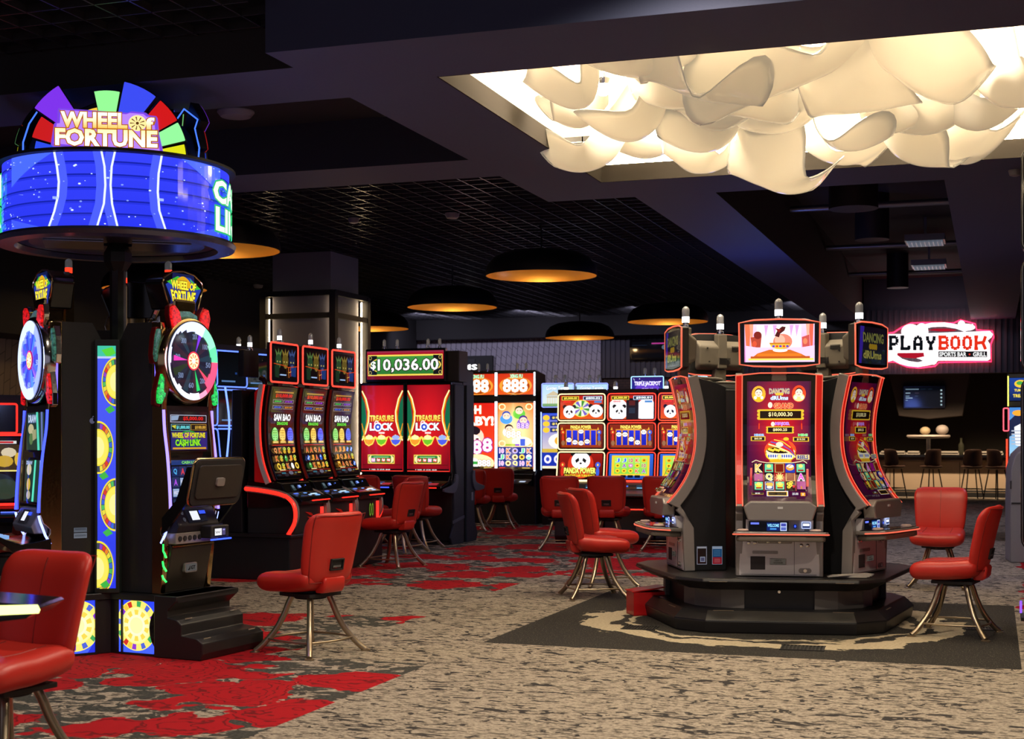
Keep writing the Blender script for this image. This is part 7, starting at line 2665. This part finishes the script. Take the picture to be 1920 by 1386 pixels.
MB().tube([(.0, -.022, .06), (.0, -.022, .16)], .010, 6).build('violet_light', glow('7040ff', 2.5), t)

# ---- left edge: red framed machines behind the blue wheel machine
for k, (px, Y) in enumerate(((-8, 15.6),)):
    p = W(px, Y)
    t = empty('slot_machine', p, heading(20), 'red framed slot machine at the far left edge behind the blue wheel machine', 'slot machine')
    MB().box(-.30, .30, .02, .5, .3, 2.0).build('cabinet_body', BLACK, t)
    tp = MB().box(-.28, .22, -.02, .03, 1.58, 1.90).build('topper_monitor', BLACKG, t, bevel=.005)
    led_frame(MB(), -.28, 1.58, .22, 1.90, -.022, .012, .02).build('topper_light_strip', glow('ff2820', 2.0), tp, smooth=60)
    s_ = MB().box(-.29, .29, -.02, .03, .80, 1.55).build('screen', BLACKG, t, bevel=.005)
    a = Art(flat(.54, .70, 0, -.0215, .825), 0, 0, 100, 130)
    a.R(0, 0, 100, 130, '140c10').R(30, 14, 98, 66, '40301c').E(60, 20, 90, 40, 'd8c8a8', 12).E(50, 36, 84, 60, 'c8a030', 12).E(86, 30, 99, 58, 'd8b040', 10).R(30, 66, 98, 69, 'f0e080')
    a.E(10, 72, 90, 128, '202830', 20).E(40, 84, 96, 126, '303c30', 16).R(44, 6, 90, 12, 'e0e0e0').R(48, 7, 84, 11, 'c02020')
    a.build('screen_picture', s_, 1.0)
    led_frame(MB(), -.30, .79, .30, 1.56, -.024, .016, .04).build('light_strip', glow('ff2820', 2.2), s_, smooth=60)
    c = MB().prism([(.0, .78), (-.30, .66), (-.32, .60), (.02, .55), (.3, .55), (.3, .78)], -.30, .30).build('console', BLACKG, t, bevel=.01)
    MB().box(.05, .25, -.20, -.17, .708, .716).build('blue_button', glow('5070ff', 2.0), c)
    MB().tube([(.30, -.05, .76), (.31, -.30, .64)], .012, 6).build('side_light', glow('ff2820', 2.2), c)
    MB().box(-.28, .28, .0, .4, 0, .6).build('lower_cabinet', BLACKM, t)
# near left: lit edge of a machine shelf crossing the chair
p = W(-30, 5.4)
t = empty('machine_shelf', (p.x, p.y, 0), heading(0), 'black shelf with a bright yellow green lit edge in front of the nearest chair', 'machine shelf')
z_ = CAMH + (HOR - 1136) * 5.4 / FPX
M = Matrix.Translation((.0, 0, z_))
MB().prism([(-.5, .06), (.20, .0), (.215, -.01), (.16, -.05), (-.5, -.13)], .0, .30, 'y', 0, M).build('shelf', BLACKG, t, bevel=.004)
MB().prism([(-.5, -.012), (.205, .004), (.215, -.015), (.21, -.028), (-.5, -.062)], -.012, .0, 'y', 0, M).build('lit_edge', glow('f8ff90', 2.6), t)
MB().box(-.5, -.3, .0, .3, 0, z_).build('support', BLACKM, t)

# black dome cameras and tiny far downlights that are lit
for (px, py, lab) in ((157, 577, 'tiny lit ceiling spot left of the plaster column'), (428, 588, 'tiny lit ceiling spot above the blue edged machines'), (186, 494, 'tiny lit ceiling spot under the drum sign')):
    z = 4.32
    p = W(px, (z - CAMH) * FPX / (HOR - py), z)
    tag(MB().lathe([(.03, 0), (.03, .02)], 12).build('ceiling_spot', glow('ffffff', 4.0), loc=p), lab, 'ceiling spot')
